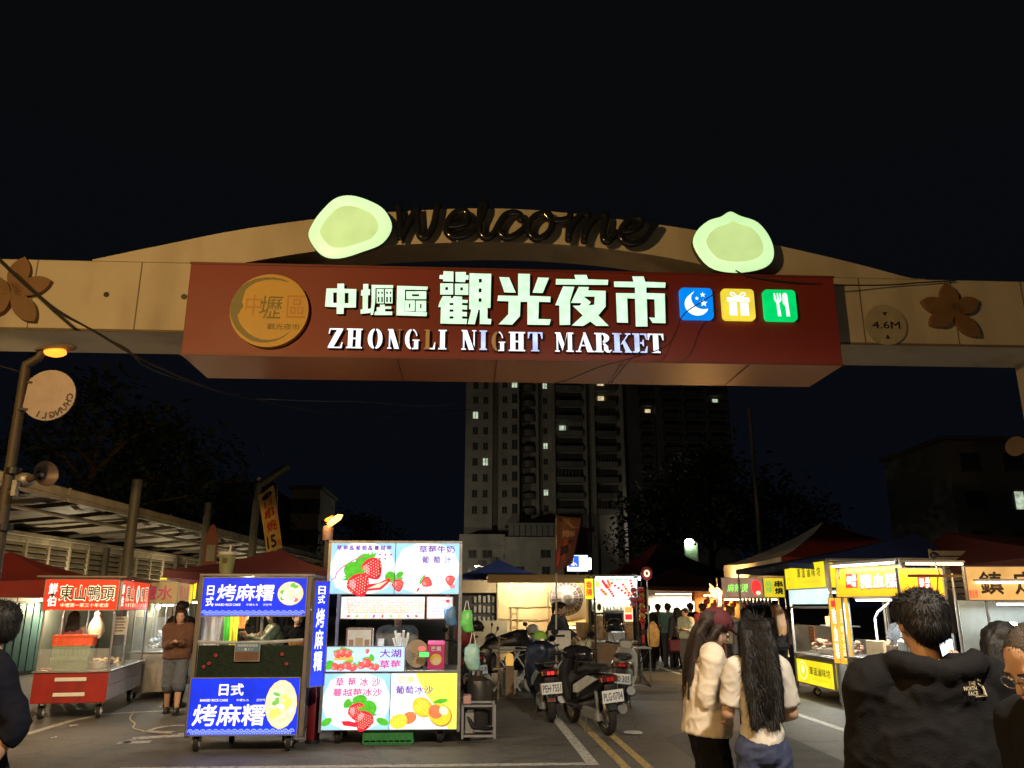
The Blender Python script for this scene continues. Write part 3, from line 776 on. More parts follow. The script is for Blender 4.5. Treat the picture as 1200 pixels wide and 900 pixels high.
# English line: high-contrast stencil letters, unit height
def eng(ch):
    I = lambda x: [[(x + .1, .0), (x + .40, 0), (x + .40, 1), (x + .1, 1)], [(x, 0), (x + .095, 0), (x + .095, .07), (x, .07)], [(x, .93), (x + .095, .93), (x + .095, 1), (x, 1)], [(x + .405, 0), (x + .5, 0), (x + .5, .07), (x + .405, .07)], [(x + .405, .93), (x + .5, .93), (x + .5, 1), (x + .405, 1)]]
    def arc(cx, cy, rx, ry, irx, iry, a0, a1, n=10, icx=None):
        o = [(cx + rx * math.cos(R(a0 + (a1 - a0) * i / n)), cy + ry * math.sin(R(a0 + (a1 - a0) * i / n))) for i in range(n + 1)]
        ic_ = cx if icx is None else icx
        i_ = [(ic_ + irx * math.cos(R(a1 + (a0 - a1) * i / n)), cy + iry * math.sin(R(a1 + (a0 - a1) * i / n))) for i in range(n + 1)]
        return o + i_
    if ch == 'I': return I(0), .5
    if ch == 'Z': return [[(.0, .72), (.05, 1), (.86, 1), (.86, .93), (.12, .93), (.06, .72)], [(.0, .0), (.34, .07), (.86, .925), (.5, .925)][0:0] or [(0, .07), (.34, .07), (.86, .925), (.5, .925)], [(0, 0), (.82, 0), (.88, .3), (.82, .3), (.72, .065), (0, .065)]], .88
    if ch == 'H': return I(0) + I(.5) + [[(.41, .46), (.59, .46), (.59, .54), (.41, .54)]], 1.0
    if ch == 'O': return [arc(.46, .5, .46, .52, .17, .44, 97, 263), arc(.48, .5, .46, .52, .17, .44, -83, 83)], .94
    if ch == 'G': return [arc(.46, .5, .46, .52, .17, .44, 97, 263), arc(.48, .5, .38, .52, .3, .45, 20, 83, 6), [(.62, 0), (.9, 0), (.9, .42), (.98, .42), (.98, .48), (.52, .48), (.52, .42), (.62, .42)], [(.5, -.02), (.6, 0), (.6, .06), (.5, .05)]], .98
    if ch == 'N': return [[(.1, 0), (.2, 0), (.2, .9), (.1, .9)], [(0, 0), (.095, 0), (.095, .06), (0, .06)], [(.205, 0), (.3, 0), (.3, .06), (.205, .06)], [(0, 1), (.36, 1), (.84, 0), (.5, 0), (.06, .94), (0, .94)], [(.8, .3), (.88, .14), (.88, 1), (.8, 1)], [(.7, .94), (.795, .94), (.795, 1), (.7, 1)], [(.885, .94), (.98, .94), (.98, 1), (.885, 1)]], .98
    if ch == 'L': return I(0)[:4] + [[(.44, 0), (.82, 0), (.86, .36), (.80, .36), (.68, .07), (.44, .07)]], .86
    if ch == 'T': return [[(.3, 0), (.6, 0), (.6, 1), (.3, 1)], [(.2, 0), (.295, 0), (.295, .07), (.2, .07)], [(.605, 0), (.7, 0), (.7, .07), (.605, .07)], [(.0, .66), (.05, .66), (.14, .93), (.28, .93), (.28, 1), (0, 1)], [(.62, 1), (.62, .93), (.76, .93), (.85, .66), (.9, .66), (.9, 1)]], .9
    if ch == 'M': return [[(.1, 0), (.2, 0), (.2, .9), (.1, .9)], [(0, 0), (.095, 0), (.095, .06), (0, .06)], [(.205, 0), (.3, 0), (.3, .06), (.205, .06)], [(0, 1), (.36, 1), (.62, .4), (.5, .05), (.06, .94), (0, .94)], [(.64, .36), (.84, 1), (.8, 1)], [(.86, 0), (1.14, 0), (1.14, 1), (.86, 1)], [(1.145, 0), (1.24, 0), (1.24, .07), (1.145, .07)], [(1.145, .93), (1.24, .93), (1.24, 1), (1.145, 1)], [(.76, 0), (.855, 0), (.855, .07), (.76, .07)]], 1.24
    if ch == 'A': return [[(.1, 0), (.19, 0), (.47, .8), (.44, .95)], [(0, 0), (.095, 0), (.11, .06), (0, .06)], [(.2, 0), (.3, 0), (.3, .06), (.215, .06)], [(.42, 1.02), (.55, 1.02), (.96, 0), (.64, 0), (.44, .62), (.46, .9)], [(.3, .3), (.5, .3), (.48, .37), (.32, .37)], [(.965, 0), (1.03, 0), (1.03, .06), (.945, .06)]], 1.03
    if ch == 'R': return I(0) + [arc(.44, .74, .42, .26, .12, .19, -80, 80, 8), [(.46, .44), (.6, .46), (.78, .3), (.8, .1), (.9, .1), (.97, .16), (.98, .1), (.88, -.01), (.7, -.01), (.54, .1), (.54, .36)]], .98
    if ch == 'K': return I(0) + [[(.44, .4), (.82, .93), (.7, .93), (.7, 1), (1.0, 1), (1.0, .93), (.9, .93), (.55, .44)], [(.52, .56), (.66, .66), (1.0, .07), (1.06, .07), (1.06, 0), (.62, 0), (.62, .07), (.68, .07)][0:6] + [(.64, 0), (.7, .07)]], 1.06
    if ch == 'E': return I(0)[:3] + [[(.44, 0), (.84, 0), (.88, .34), (.82, .34), (.7, .07), (.44, .07)], [(.44, .93), (.7, .93), (.8, .68), (.86, .68), (.84, 1), (.44, 1)], [(.44, .46), (.56, .46), (.6, .34), (.66, .34), (.66, .68), (.6, .68), (.56, .55), (.44, .55)]], .88
blu = [em('led_letter_white', (.80, .9, 1.0), .85, .25, 7, sample=True), em('led_letter_blue', (.46, .58, 1.0), .72, .35, 7, sample=True)]
unlit = pr('unlit_letter', (.62, .48, .28), .5)
def englet(ch, fx, xa, xb, ya, yb, kind):
    polys, wd = eng(ch)
    f, r = MB(), MB(); f2 = MB()
    A, B_ = fx(xa, yb), fx(xb, ya)
    for k, pg in enumerate(polys):
        pts = [(A[0] + (B_[0] - A[0]) * x / wd, A[1] + (B_[1] - A[1]) * y) for x, y in pg]
        n = len(pts); a = sum(pts[i][0] * pts[(i + 1) % n][1] - pts[(i + 1) % n][0] * pts[i][1] for i in range(n))
        if a < 0: pts = pts[::-1]
        r.prism(pts, FL, -.05, -.002)
        tgt = f
        if ch == 'N' and kind == 2 and k > 3: tgt = f2
        if ch == 'L' and kind == 2 and k < 4: tgt = f2
        if ch == 'G' and kind == 2 and k < 1: tgt = f2
        tgt.add([FL(x, y, 0) for x, y in pts], [tuple(range(n))])
    o = r.build('letter', side, box)
    if f.f: f.build('lit_face', blu[0] if kind in (0, 2) else blu[1], o)
    if f2.f: f2.build('unlit_face', unlit, o)
for ch, f, xa, xb, kd in (('Z', q4, 80, 186, 0), ('H', q4, 202, 315, 0), ('O', q4, 345, 450, 0), ('N', q4, 478, 576, 2), ('G', q4, 595, 697, 0), ('L', q4, 725, 803, 2), ('I', q4, 820, 877, 0), ('N', q4, 975, 1075, 0), ('I', q4, 1096, 1147, 1)):
    d = (xa - 80) / 1067 * 14; englet(ch, f, xa, xb, 428 + d, 558 + d, kd)
for ch, xa, xb, kd in (('G', 32, 120, 2), ('H', 143, 247, 0), ('T', 265, 358, 1), ('M', 440, 555, 0), ('A', 573, 687, 0), ('R', 693, 797, 0), ('K', 808, 927, 1), ('E', 938, 1027, 1), ('T', 1035, 1130, 0)):
    d = (xa - 32) / 1100 * 14; englet(ch, q5, xa, xb, 430 + d, 551 + d, kd)
# medallion with moon edge
mc = P(315.5, 363.5, 9.72); mr = .485
gold = pr('medallion_gold', (.62, .40, .07), .5, 0, .12, 2); olive = pr('medallion_olive', (.22, .21, .08), .55); faint = pr('medallion_faint', (.55, .27, .05), .5)
b = MB(); FM = Fr((mc.x, 9.72 - AY, mc.z))
circ = [(mr * math.cos(2 * math.pi * i / 48), mr * math.sin(2 * math.pi * i / 48)) for i in range(48)]
b.prism(circ, FM, -.075, 0); med = b.build('medallion', gold, arch)
pc = Pic(FM)
u = lambda x, y: ((x - 472) / 380 * mr, -(y - 455) / 355 * mr)
inner = [u(*p) for p in ((640, 178), (560, 160), (480, 153), (400, 160), (320, 185), (260, 225), (225, 265), (210, 330), (200, 380), (218, 415), (214, 440), (196, 455), (190, 480), (170, 510), (190, 570), (230, 625), (290, 680), (350, 715), (420, 738), (500, 742), (580, 725), (640, 695), (690, 655))]
outer_ = [u(*p) for p in ((690, 660), (630, 715), (560, 750), (480, 768), (400, 768), (320, 750), (240, 705), (170, 640), (120, 560), (95, 480), (98, 400), (120, 320), (165, 245), (230, 190), (310, 150), (400, 132), (500, 130), (580, 145), (640, 172))]
pc.poly(inner + outer_, olive, 1)
pc.text('中', *u(240, 505), .2, .27, faint, 2, -.01); pc.text('壢', *u(375, 540), .29, .31, olive, 2, 0.0, shear=.1); pc.text('區', *u(640, 525), .23, .3, faint, 2, -.012)
pc.text('觀光夜市', *u(465, 640), .40, .078, olive, 2, .01)
pc.build(med)
# square badges
bw = .43
wht = em('badge_white', (.85, .95, 1), .75, .1)
for cx, cy, nm, col in ((816.5, 355.5, 'moon', (.0, .22, .85)), (865.5, 356.5, 'gift', (.75, .62, .05)), (914.5, 357.5, 'fork', (.0, .62, .13))):
    c = P(cx, cy, 9.74); F = Fr((c.x - bw / 2, 9.74 - AY, c.z - bw / 2)); b = MB()
    rp_ = []
    for (ax, ay, a0) in ((bw - .05, bw - .05, 0), (.05, bw - .05, 90), (.05, .05, 180), (bw - .05, .05, 270)):
        rp_ += [(ax + .05 * math.cos(R(a0 + t)), ay + .05 * math.sin(R(a0 + t))) for t in (0, 30, 60, 90)]
    b.prism(rp_, F, -.055, 0)
    o = b.build('badge', em('badge_' + nm, col, .66, .12, 5, sample=True), box); pc = Pic(F)
    if nm == 'moon':
        pts = [(.215 + .16 * math.cos(R(a)), .2 + .155 * math.sin(R(a))) for a in range(105, 345, 12)]
        pts += [(.30 + .155 * math.cos(R(a)), .285 + .15 * math.sin(R(a))) for a in range(292, 135, -12)]
        pc.poly(pts, wht)
        for (sx_, sy_, sr) in ((.22, .285, .03), (.30, .335, .04), (.305, .22, .055)):
            pc.poly([(sx_ + (sr if i % 2 == 0 else sr * .42) * math.sin(i * math.pi / 5), sy_ + (sr if i % 2 == 0 else sr * .42) * math.cos(i * math.pi / 5)) for i in range(10)], wht)
    elif nm == 'gift':
        pc.rect(.09, .06, .19, .24, wht); pc.rect(.235, .06, .345, .24, wht); pc.rect(.065, .25, .365, .31, wht)
        for s in (-1, 1):
            c0 = .215
            pc.line([(c0, .312), (c0 + s * .05, .37), (c0 + s * .09, .38), (c0 + s * .1, .35), (c0 + s * .06, .325), (c0, .312)], .018, wht)
    else:
        pc.poly([(.17, .06), (.215, .06), (.20, .24), (.235, .28), (.232, .38), (.215, .38), (.213, .29), (.2, .29), (.196, .38), (.18, .38), (.176, .29), (.163, .29), (.155, .38), (.135, .38), (.14, .28), (.165, .24)], wht)
        pc.poly([(.285, .06), (.33, .06), (.318, .36), (.3, .385), (.27, .385), (.252, .35), (.25, .24), (.28, .2)], wht)
    pc.build(o, 'emblem')
# plain glowing bun-shaped lamps on the band
bun = em('bun_lamp', (.66, 1.0, .50), .58, .10, 1.6, sample=True)
def bunlamp(pts):
    p3 = smoothpath([P(x, y, 9.78) for x, y in pts], 4, True)
    F = Fr((0, 9.78 - AY, 0)); b = MB(); b.prism([(p.x, p.z) for p in p3], F, -.14, -.05)
    o = b.build('glowing_lamp', side, arch)
    c = sum(p3, V()) / len(p3); f = MB(); rs = []
    for k in range(7):
        s = math.cos(R(k * 15)); d = -.049 + .055 * math.sin(R(k * 15)) if k else -.049
        s = 1 - (k / 6) ** 2.2 * .98
        rs.append([F(c.x + (p.x - c.x) * s, c.z + (p.z - c.z) * s, -.049 + .05 * math.sqrt(max(0, 1 - s * s))) for p in p3])
    f.rings(rs[::-1] if False else rs, True); lf_ = f.build('lit_face', bun, o, True, 80); g = MB(); g.prism([((c.x + (p.x - c.x) * .70), (c.z - .03 + (p.z - c.z) * .66)) for p in p3], F, -.006, .006); g.build('inner_panel', em('bun_inner', (.66, .90, .36), .46, .12, 2.5), o)
bunlamp([(361, 276), (366, 259), (378, 243), (393, 230), (411, 227), (432, 233), (450, 244), (459, 264), (448, 283), (425, 293), (397, 301), (376, 297)])
bunlamp([(814, 287), (817, 270), (831, 257), (846, 252), (857, 246), (869, 251), (890, 259), (905, 279), (908, 300), (895, 313), (862, 318), (832, 311)])
# "Welcome" in thick glossy tube
tubem = pr('black_tube', (.012, .014, .02), .10, 0, .1, 4, spec=.8)
def w1(x, y): return P(450 + x / 7.06, 230 + y / 7.06, 9.93) - V((0, AY, 0))
def w2(x, y): return P(610 + x / 7.06, 230 + y / 7.06, 9.93) - V((0, AY, 0))
strokes = [
 [w1(*p) for p in ((120, 95), (132, 150), (135, 230), (140, 350), (170, 300), (215, 210), (262, 120), (275, 105), (280, 190), (292, 310), (325, 345), (375, 310), (415, 230), (435, 140), (445, 80))],
 [w1(*p) for p in ((530, 250), (610, 245), (680, 215), (695, 160), (650, 120), (580, 150), (530, 220), (520, 290), (560, 335), (640, 335), (720, 295), (785, 225), (830, 140), (840, 90), (822, 60), (800, 110), (795, 220), (800, 310), (850, 345), (910, 310), (950, 240), (1000, 165), (1065, 140), (1120, 155), (1130, 195))],
 [w1(*p) for p in ((1000, 170), (955, 240), (955, 300), (1000, 345), (1070, 335), (1150, 280), (1185, 240))],
 [w2(*p) for p in ((200, 150), (130, 165), (75, 230), (70, 300), (110, 350), (180, 345), (245, 290), (260, 220), (235, 160), (190, 135), (200, 150), (250, 200), (320, 205), (390, 195))],
 [w2(*p) for p in ((410, 165), (405, 230), (395, 360))],
 [w2(*p) for p in ((400, 330), (430, 250), (490, 170), (545, 150), (555, 185), (535, 280), (525, 375))],
 [w2(*p) for p in ((530, 340), (570, 250), (630, 180), (690, 160), (705, 195), (685, 300), (690, 370), (730, 375), (790, 310))],
 [w2(*p) for p in ((850, 300), (920, 290), (985, 250), (1000, 205), (960, 185), (890, 210), (835, 280), (825, 350), (870, 395), (950, 395), (1040, 345), (1110, 250))],
]
wl_ = None
for i, st in enumerate(strokes):
    b = MB(); pth = smoothpath(st, 5)
    off = V((0, -.004 * i, 0))
    b.tube([p + off for p in pth], .052, 10); b.ell(pth[0] + off, (.052,) * 3, 10, 6); b.ell(pth[-1] + off, (.052,) * 3, 10, 6)
    b.build('script_letter', tubem, arch, True, 80)
b = MB()
for x in (130, 330, 560, 830, 1010): b.cyl(w1(x, 300) + V((0, .02, 0)), w1(x, 300) + V((0, .13, 0)), .018)
b.build('standoff', black, arch)
# flowers, clearance disc, bolt holes
petal = pr('flower_brown', (.19, .11, .05), .6, 0, .15, 3)
petald = pr('flower_line', (.14, .07, .02), .6)
def flower(cx, cy, petals, mir=1):
    c = P(cx, cy, 9.97); F = Fr((c.x, 9.97 - AY, c.z)); b = MB()
    for k, (ang, L, wd) in enumerate(petals):
        pts = []
        for i in range(13):
            t = i / 12; s = math.sin(math.pi * t ** .8) ** .8 * wd * (.55 + .75 * t); pts.append((t * L, s))
        pts += [(x, -y) for x, y in pts[::-1][1:-1]]
        ca, sa = math.cos(R(ang)), math.sin(R(ang))
        b.prism([(x * ca - y * sa, x * sa + y * ca) for x, y in pts], F, -.078, -.01 + .006 * k)
    o = b.build('flower', petal, arch); pc = Pic(F, .022)
    for k in range(9):
        a = R(-20 + k * 22); pc.line([(.04 * math.cos(a), .04 * math.sin(a)), (.13 * math.cos(a), .13 * math.sin(a))], .008, petald, 1)
    pc.build(o, 'stamen')
flower(13, 342, ((80, .50, .15), (20, .50, .14), (-48, .52, .14), (-130, .42, .14), (160, .45, .14)))
flower(1119, 365, ((97, .42, .135), (27, .40, .13), (-50, .46, .12), (-152, .40, .13), (160, .46, .12)))
cc = P(1038.5, 380.5, 10.02); FD = Fr((cc.x, 10.02 - AY, cc.z)); b = MB()
b.prism([(.285 * math.cos(2 * math.pi * i / 40), .285 * math.sin(2 * math.pi * i / 40)) for i in range(40)], FD, -.028, 0)
disc = b.build('clearance_disc', pr('disc_grey', (.36, .33, .24), .6), arch)
pc = Pic(FD); blk = pr('sign_black', (.015, .015, .015), .5)
pc.text('4.6M', -.19, -.055, .38, .10, blk, 1, .02); pc.poly([(-.035, .18), (.035, .18), (0, .12)], blk); pc.poly([(-.035, -.2), (.035, -.2), (0, -.135)], blk); pc.build(disc)
for px, py, r in ((124.5, 345, .035), (215.5, 347.5, .038)):
    c = P(px, py, 10.04); b = MB(); b.cyl((c.x, -.012, c.z), (c.x, -.001, c.z), r, r, 14); b.build('bolt_hole', black, arch)
# ================================================================== market hall on the left
hall = thing('market_hall', 'long single storey market hall with a sheet roof and louvred wall along the left side', 'building', (0, 0, 0), -3.2)
hc = pr('hall_cream', (.58, .52, .39), .6, 0, .18, 2, dirt=((.15, .12, .08), 1.5, .6))
hdark = pr('hall_rust_steel', (.12, .10, .08), .7, .2, .3, 3)
sheet = pr('roof_sheet', (.40, .36, .28), .55, .1, .3, 1.2, dirt=((.10, .08, .06), 1.8, .7), stretch=(.3, 2, 1))
wallg = pr('hall_wall', (.22, .25, .22), .7, 0, .25, 1.5, dirt=((.08, .08, .07), 1.2, .6))
EX, EZ, WX, WZ, YA, YB = -8.8, 3.80, -12.0, 3.42, 4.0, 48.0
b = MB()
n = 150
rs = []
for i in range(n + 1):      # trapezoid sheet
    y = YA + (YB - YA) * i / n; dz = .035 if (i // 2) % 2 else -.01
    rs.append([(EX - .05, y, EZ + dz), (WX - 1.0, y, WZ - .03 + dz + .12), (WX - 1.0, y, WZ - .045 + dz + .12), (EX - .05, y, EZ - .015 + dz)])
b.rings(rs); roof = b.build('roof', sheet, hall)
b = MB(); b.box(EX - .06, YA, EZ - .16, EX + .05, YB, EZ + .09, .03); b.box(EX + .052, YA, EZ - .10, EX + .10, YB, EZ - .05, .02)
for i in range(9): b.box(EX + .051, YA + 2.2 + i * 4.9, EZ - .17, EX + .062, YA + 2.28 + i * 4.9, EZ + .1)
b.build('gutter', hc, hall)
b = MB()
for i in range(26):
    y = YA + .6 + i * 1.75
    b.add([(EX - .07, y, EZ - .12), (WX, y, WZ - .02), (WX, y + .09, WZ - .02), (EX - .07, y + .09, EZ - .12), (EX - .07, y, EZ - .03), (WX, y, WZ + .05), (WX, y + .09, WZ + .05), (EX - .07, y + .09, EZ - .03)],
          [(0, 1, 2, 3), (0, 4, 5, 1), (3, 2, 6, 7), (4, 7, 6, 5)])
b.build('rafter', hdark, hall)
b = MB(); zz = EZ - .26; b.cyl((EX - 1.0, YA, zz), (EX - 1.0, YB, zz), .045, None, 8); b.build('pipe_run', hc, hall)
b = MB(); b.box(WX - .2, YA, 0, WX - .06, YB, WZ); b.build('wall', wallg, hall)
b = MB(); b.box(WX - .05, YA, WZ - .12, WX + .1, YB, WZ - .021, .01); b.build('wall_plate', hc, hall)
lv = MB()
for i in range(30):
    y = 14.2 + i * 1.02
    w_ = 1.02 if (i % 5) else 1.02
    f = MB(); f.box(WX - .058, y, 1.75, WX + .03, y + .10, WZ - .13, .01); f.box(WX - .055, y + .101, WZ - .26, WX + .02, y + 1.019, WZ - .131, .01); f.box(WX - .055, y + .101, 1.75, WX + .02, y + 1.019, 1.86, .01)
    o = f.build('louvre_window', hc, hall)
    s = MB(); s.mat(0)
    for k in range(9):
        z = 1.92 + k * .145
        s.add([(WX - .05, y + .1, z + .10), (WX + .012, y + .1, z), (WX + .012, y + 1.02, z), (WX - .05, y + 1.02, z + .10), (WX - .05, y + .1, z + .112), (WX + .012, y + .1, z + .012), (WX + .012, y + 1.02, z + .012), (WX - .05, y + 1.02, z + .112)], [(0, 1, 2, 3), (4, 7, 6, 5), (1, 5, 6, 2)])
    s.mat(1); s.add([(WX - .059, y + .1, 1.86), (WX - .059, y + 1.02, 1.86), (WX - .059, y + 1.02, WZ - .26), (WX - .059, y + .1, WZ - .26)], [(0, 3, 2, 1)])
    s.build('louvre', [hc, black], o)
b = MB()
for i in range(7): b.box(WX + .031, 14.0 + i * 5.1, 0, WX + .16, 14.16 + i * 5.1, WZ - .13, .01)
b.build('wall_post', hdark, hall)
b = MB(); tealm = pr('teal_shutter', (.10, .20, .20), .5, .1, .2, 2)
for i in range(60):
    y = 12 + i * .16; b.box(WX - .056, y, .1, WX + (.01 if i % 2 else -.01), y + .159, 1.70)
b.build('shutter', tealm, hall)
for i, y in enumerate((15.5, 21.5, 28, 36)):  # lamps added behind the carts to brighten the hall
    b = MB(); b.ell((WX + .22, y, 1.62), (.07, .07, .09), 10, 7); o = b.build('added_wall_lamp', tubeY, hall, True); c = MB(); c.box(WX + .011, y - .05, 1.72, WX + .25, y + .05, 1.76, .01); c.build('added_lamp_hood', dull, o); light('added_wall_light', 'POINT', (WX + .45, y, 1.62), 70, (1, .80, .50), .08, hall)
# round posts that pass the eave
postm = pr('post_steel', (.14, .135, .115), .6, .3, .25, 2, dirt=((.2, .16, .1), 3, .4))
def post(name, label, px, pytop, Y, r, cat='post'):
    q = P(px, pytop, Y); t = thing(name, label, cat, (q.x, Y, 0)); b = MB(); b.cyl((0, 0, 0), (0, 0, q.z), r, r * .94, 18); b.build('shaft', postm, t, True)
    c = MB(); c.cyl((0, 0, q.z + .001), (0, 0, q.z + .02), r * .96, r * .9, 18); c.build('cap', postm, t, True); return t
post('steel_post', 'stout round steel post rising past the roof edge, above the red duck sign', 161, 563, 18.4, .115)
post('steel_post', 'thinner steel post rising past the roof edge beside the red pointed board', 244, 590, 22.5, .10)
t = post('lamp_mast', 'tall bare pole rising above the white market tent', 878, 478, 40, .10, 'pole')
# red pointed board on the second post
q = P(247, 644, 22.2); b = MB(); F = Fr((q.x, 22.2, q.z))
b.prism([(-.16, -.75), (.16, -.75), (.17, .3), (.08, .6), (0, .68), (-.08, .6), (-.17, .3)], F, -.03, 0)
t = thing('red_board', 'narrow dark red board with pointed top hung on the thinner steel post', 'sign', (q.x, 22.2, q.z)); b.v = [(x - q.x, y - 22.2, z - q.z) for x, y, z in b.v]
b.build('board', pr('board_red', (.22, .05, .04), .5), t); pc = Pic(Fr((0, 0, 0))); pc.rect(-.11, -.3, .11, .12, pr('board_label', (.3, .3, .26), .6)); pc.build(t, 'label')

# ================================================================== street lamp with amber lamp, nearest
LX = P(13, 570, 8.2)
sl = thing('street_lamp', 'amber lit street lamp on a grey post at the left with a round pale sign', 'street lamp', (LX.x, 8.2, 0))
top = P(30, 432, 8.2); hd = P(62, 415.5, 8.2)
b = MB(); b.cyl((0, 0, 0), (top.x - LX.x, 0, top.z), .068, .046, 16); b.build('post', pr('lamp_post_dark', (.07, .058, .045), .6, .2, .3, 3), sl, True)
b = MB()
for z in (2.35, 2.9): b.cyl((0, 0, z), (0, 0, z + .06), .074, .074, 16)
b.build('strap', black, sl, True)
b = MB(); A = V((top.x - LX.x, 0, top.z - .03)); B = V((hd.x - LX.x, 0, hd.z + .03))
b.tube([A, A + V((0, 0, .07)), A.lerp(B, .45) + V((0, 0, .05)), B - V((.1, 0, -.02))], [.046, .045, .04, .04], 12)
b.build('arm', MATS['lamp_post_dark'], sl, True)
b = MB(); rs = []
for k, (dx, w_, h_) in enumerate(((-.16, .05, .04), (-.08, .08, .06), (.05, .10, .075), (.17, .07, .055), (.22, .03, .02))):
    rs.append([B + V((dx, w_ * math.cos(a), .015 + dx * .12 + (h_ * math.sin(a) if math.sin(a) > 0 else 0))) for a in [j * math.pi / 8 for j in range(16)]])
b.rings(rs); hood = b.build('lamp_head', postm, sl, True)
b = MB(); b.ell(B + V((.02, 0, -.005)), (.115, .07, .05), 14, 8); b.build('lamp_bowl', em('sodium_lamp', (1.0, .19, .015), 2.3, 0, sample=True), hood, True)
so_ = light('sodium_light', 'SPOT', B + V((.06, .10, -.10)), 560, (1.0, .66, .32), .10, sl, spot=92); so_.rotation_mode = 'QUATERNION'; so_.rotation_quaternion = V((-.60, .70, -.40)).to_track_quat('-Z', 'Y')
# round sign blade
q = P(57, 463, 8.15); F = Fr((q.x - LX.x, -.05, q.z)); b = MB(); rad = .262
pts = [(-.235, .205 if 0 else .2)]
pts = [(rad * math.cos(R(a)), rad * math.sin(R(a))) for a in range(-152, 146, 8)] + [(-.215, .15), (-.235, -.12)]
b.prism(pts, F, -.02, 0); sg = b.build('round_sign', pr('pink_white_sheet', (.36, .30, .295), .5), sl)
pc = Pic(F); ltr = 'CHUNGLI'
for i, ch in enumerate(ltr):      # seen from behind: mirrored along the rim
    a = R(-2 - i * 17.5 - (3 if i > 4 else 0)); r0 = rad * .80; vs_, fs_ = glyphs(ch, .04); pc._m(blk)
    wv = max(v[0] for v in vs_); s_ = .085
    T = []
    for v in vs_:
        x, y = -(v[0] - wv / 2) * s_, (v[1] - .35) * s_      # mirrored
        ang = a + math.pi / 2
        T.append(F(r0 * math.cos(a) + x * math.cos(ang) - y * math.sin(ang), r0 * math.sin(a) + x * math.sin(ang) + y * math.cos(ang), LAY * 2))
    pc.mb.add(T, [f[::-1] for f in fs_])
pc.build(sg)
b = MB(); b.box(-.03, -.06, q.z - .16, q.x - LX.x - .18, -.03, q.z - .14); b.box(0.02, -.06, q.z + .12, q.x - LX.x - .18, -.03, q.z + .14); b.build('bracket', black, sl)
# horn
q = P(47, 557, 8.05); rs = MB(); M0 = V((q.x - LX.x, -.15, q.z)); d = V((.80, -.5, .12)).normalized()
pf = [(-.2, .03), (-.15, .04), (-.11, .03), (-.05, .04), (.02, .064), (.06, .098), (.09, .122), (.095, .126)]
rs.tube([M0 + d * x for x, r in pf], [r for x, r in pf], 20, cap=False)
rs.tube([M0 + d * x for x, r in pf[::-1]], [r - .006 for x, r in pf[::-1]], 20, cap=False)
hm = pr('horn_grey', (.12, .085, .07), .5, .1); o = rs.build('horn', hm, sl, True)
k = MB(); k.ell(M0 - d * .24, (.085, .075, .075), 12, 8); k.cyl(M0 - d * .05, M0 + d * .03, .03, .02); k.box(M0.x - .24, -.17, M0.z - .2, M0.x - .2, -.1, M0.z - .05); k.tube([(0, -.02, M0.z - .16), (M0.x - .22, -.14, M0.z - .14)], .014); k.build('driver', dull, o, True)

# unseen street lamps before the arch, put in to light the near faces
def farlamp(name, label, x, y, h, armx, power, col, army=0, size=.14, lampm=None, cut=0, spot=112, aim=None, bowl=(.22, .10, .05)):
    t = thing(name, label, 'street lamp', (x, y, 0)); b = MB(); b.cyl((0, 0, 0), (0, 0, h), .09, .06, 12); b.tube([(0, 0, h - .05), (armx * .5, army * .5, h + .12), (armx, army, h + .1)], [.05, .045, .04], 10); b.build('post', postm, t, True)
    b = MB(); b.ell((armx, army, h + .09), (.3, .13, .07), 14, 7); o = b.build('lamp_head', postm, t, True)
    b = MB(); b.ell((armx, army, h + .03), bowl, 12, 6); b.build('lamp_bowl', lampm or em('lamp_bowl_warm', (1, .85, .6), 5, 0), o, True)
    if cut: light('lamp_light', 'SPOT', (armx, army, h - .06), power, col, size, t, rot=(cut, 0, 0), spot=spot)
    elif aim: o = light('lamp_light', 'SPOT', (armx, army, h - .06), power, col, size, t, spot=spot); o.rotation_mode = 'QUATERNION'; o.rotation_quaternion = V(aim).to_track_quat('-Z', 'Y')
    else: light('lamp_light', 'POINT', (armx, army, h - .12), power, col, size, t)
    return t
farlamp('street_lamp', 'unseen warm white street lamp on the right kerb on this side of the arch', 6.6, .3, 6.9, -4.2, 2900, (1.0, .88, .70), cut=26, spot=113)
farlamp('street_lamp', 'unseen amber street lamp on the left kerb on this side of the arch', -6.4, .5, 6.2, 1.2, 1500, (1.0, .57, .19), lampm=MATS['sodium_lamp'])
# ---- leaning unlit lamp post with arm
q0, q1, q2 = P(297, 650, 24), P(303, 566, 24), P(338, 546, 24)
t = thing('bent_post', 'leaning grey post with an angled bare arm above the yellow flag', 'post', (q0.x, 24, 0))
b = MB(); b.tube([(-.1, 0, 0), (q1.x - q0.x, 0, q1.z)], [.13, .11], 12); b.build('shaft', postm, t, True)
b = MB(); b.tube([(q1.x - q0.x - .05, 0, q1.z - .12), (q2.x - q0.x, 0, q2.z)], [.10, .12], 10); b.build('arm', postm, t, True)
b = MB(); b.ell((q1.x - q0.x, 0, q1.z + .12), (.07, .07, .07), 10, 6); b.build('finial', whitep, t, True)
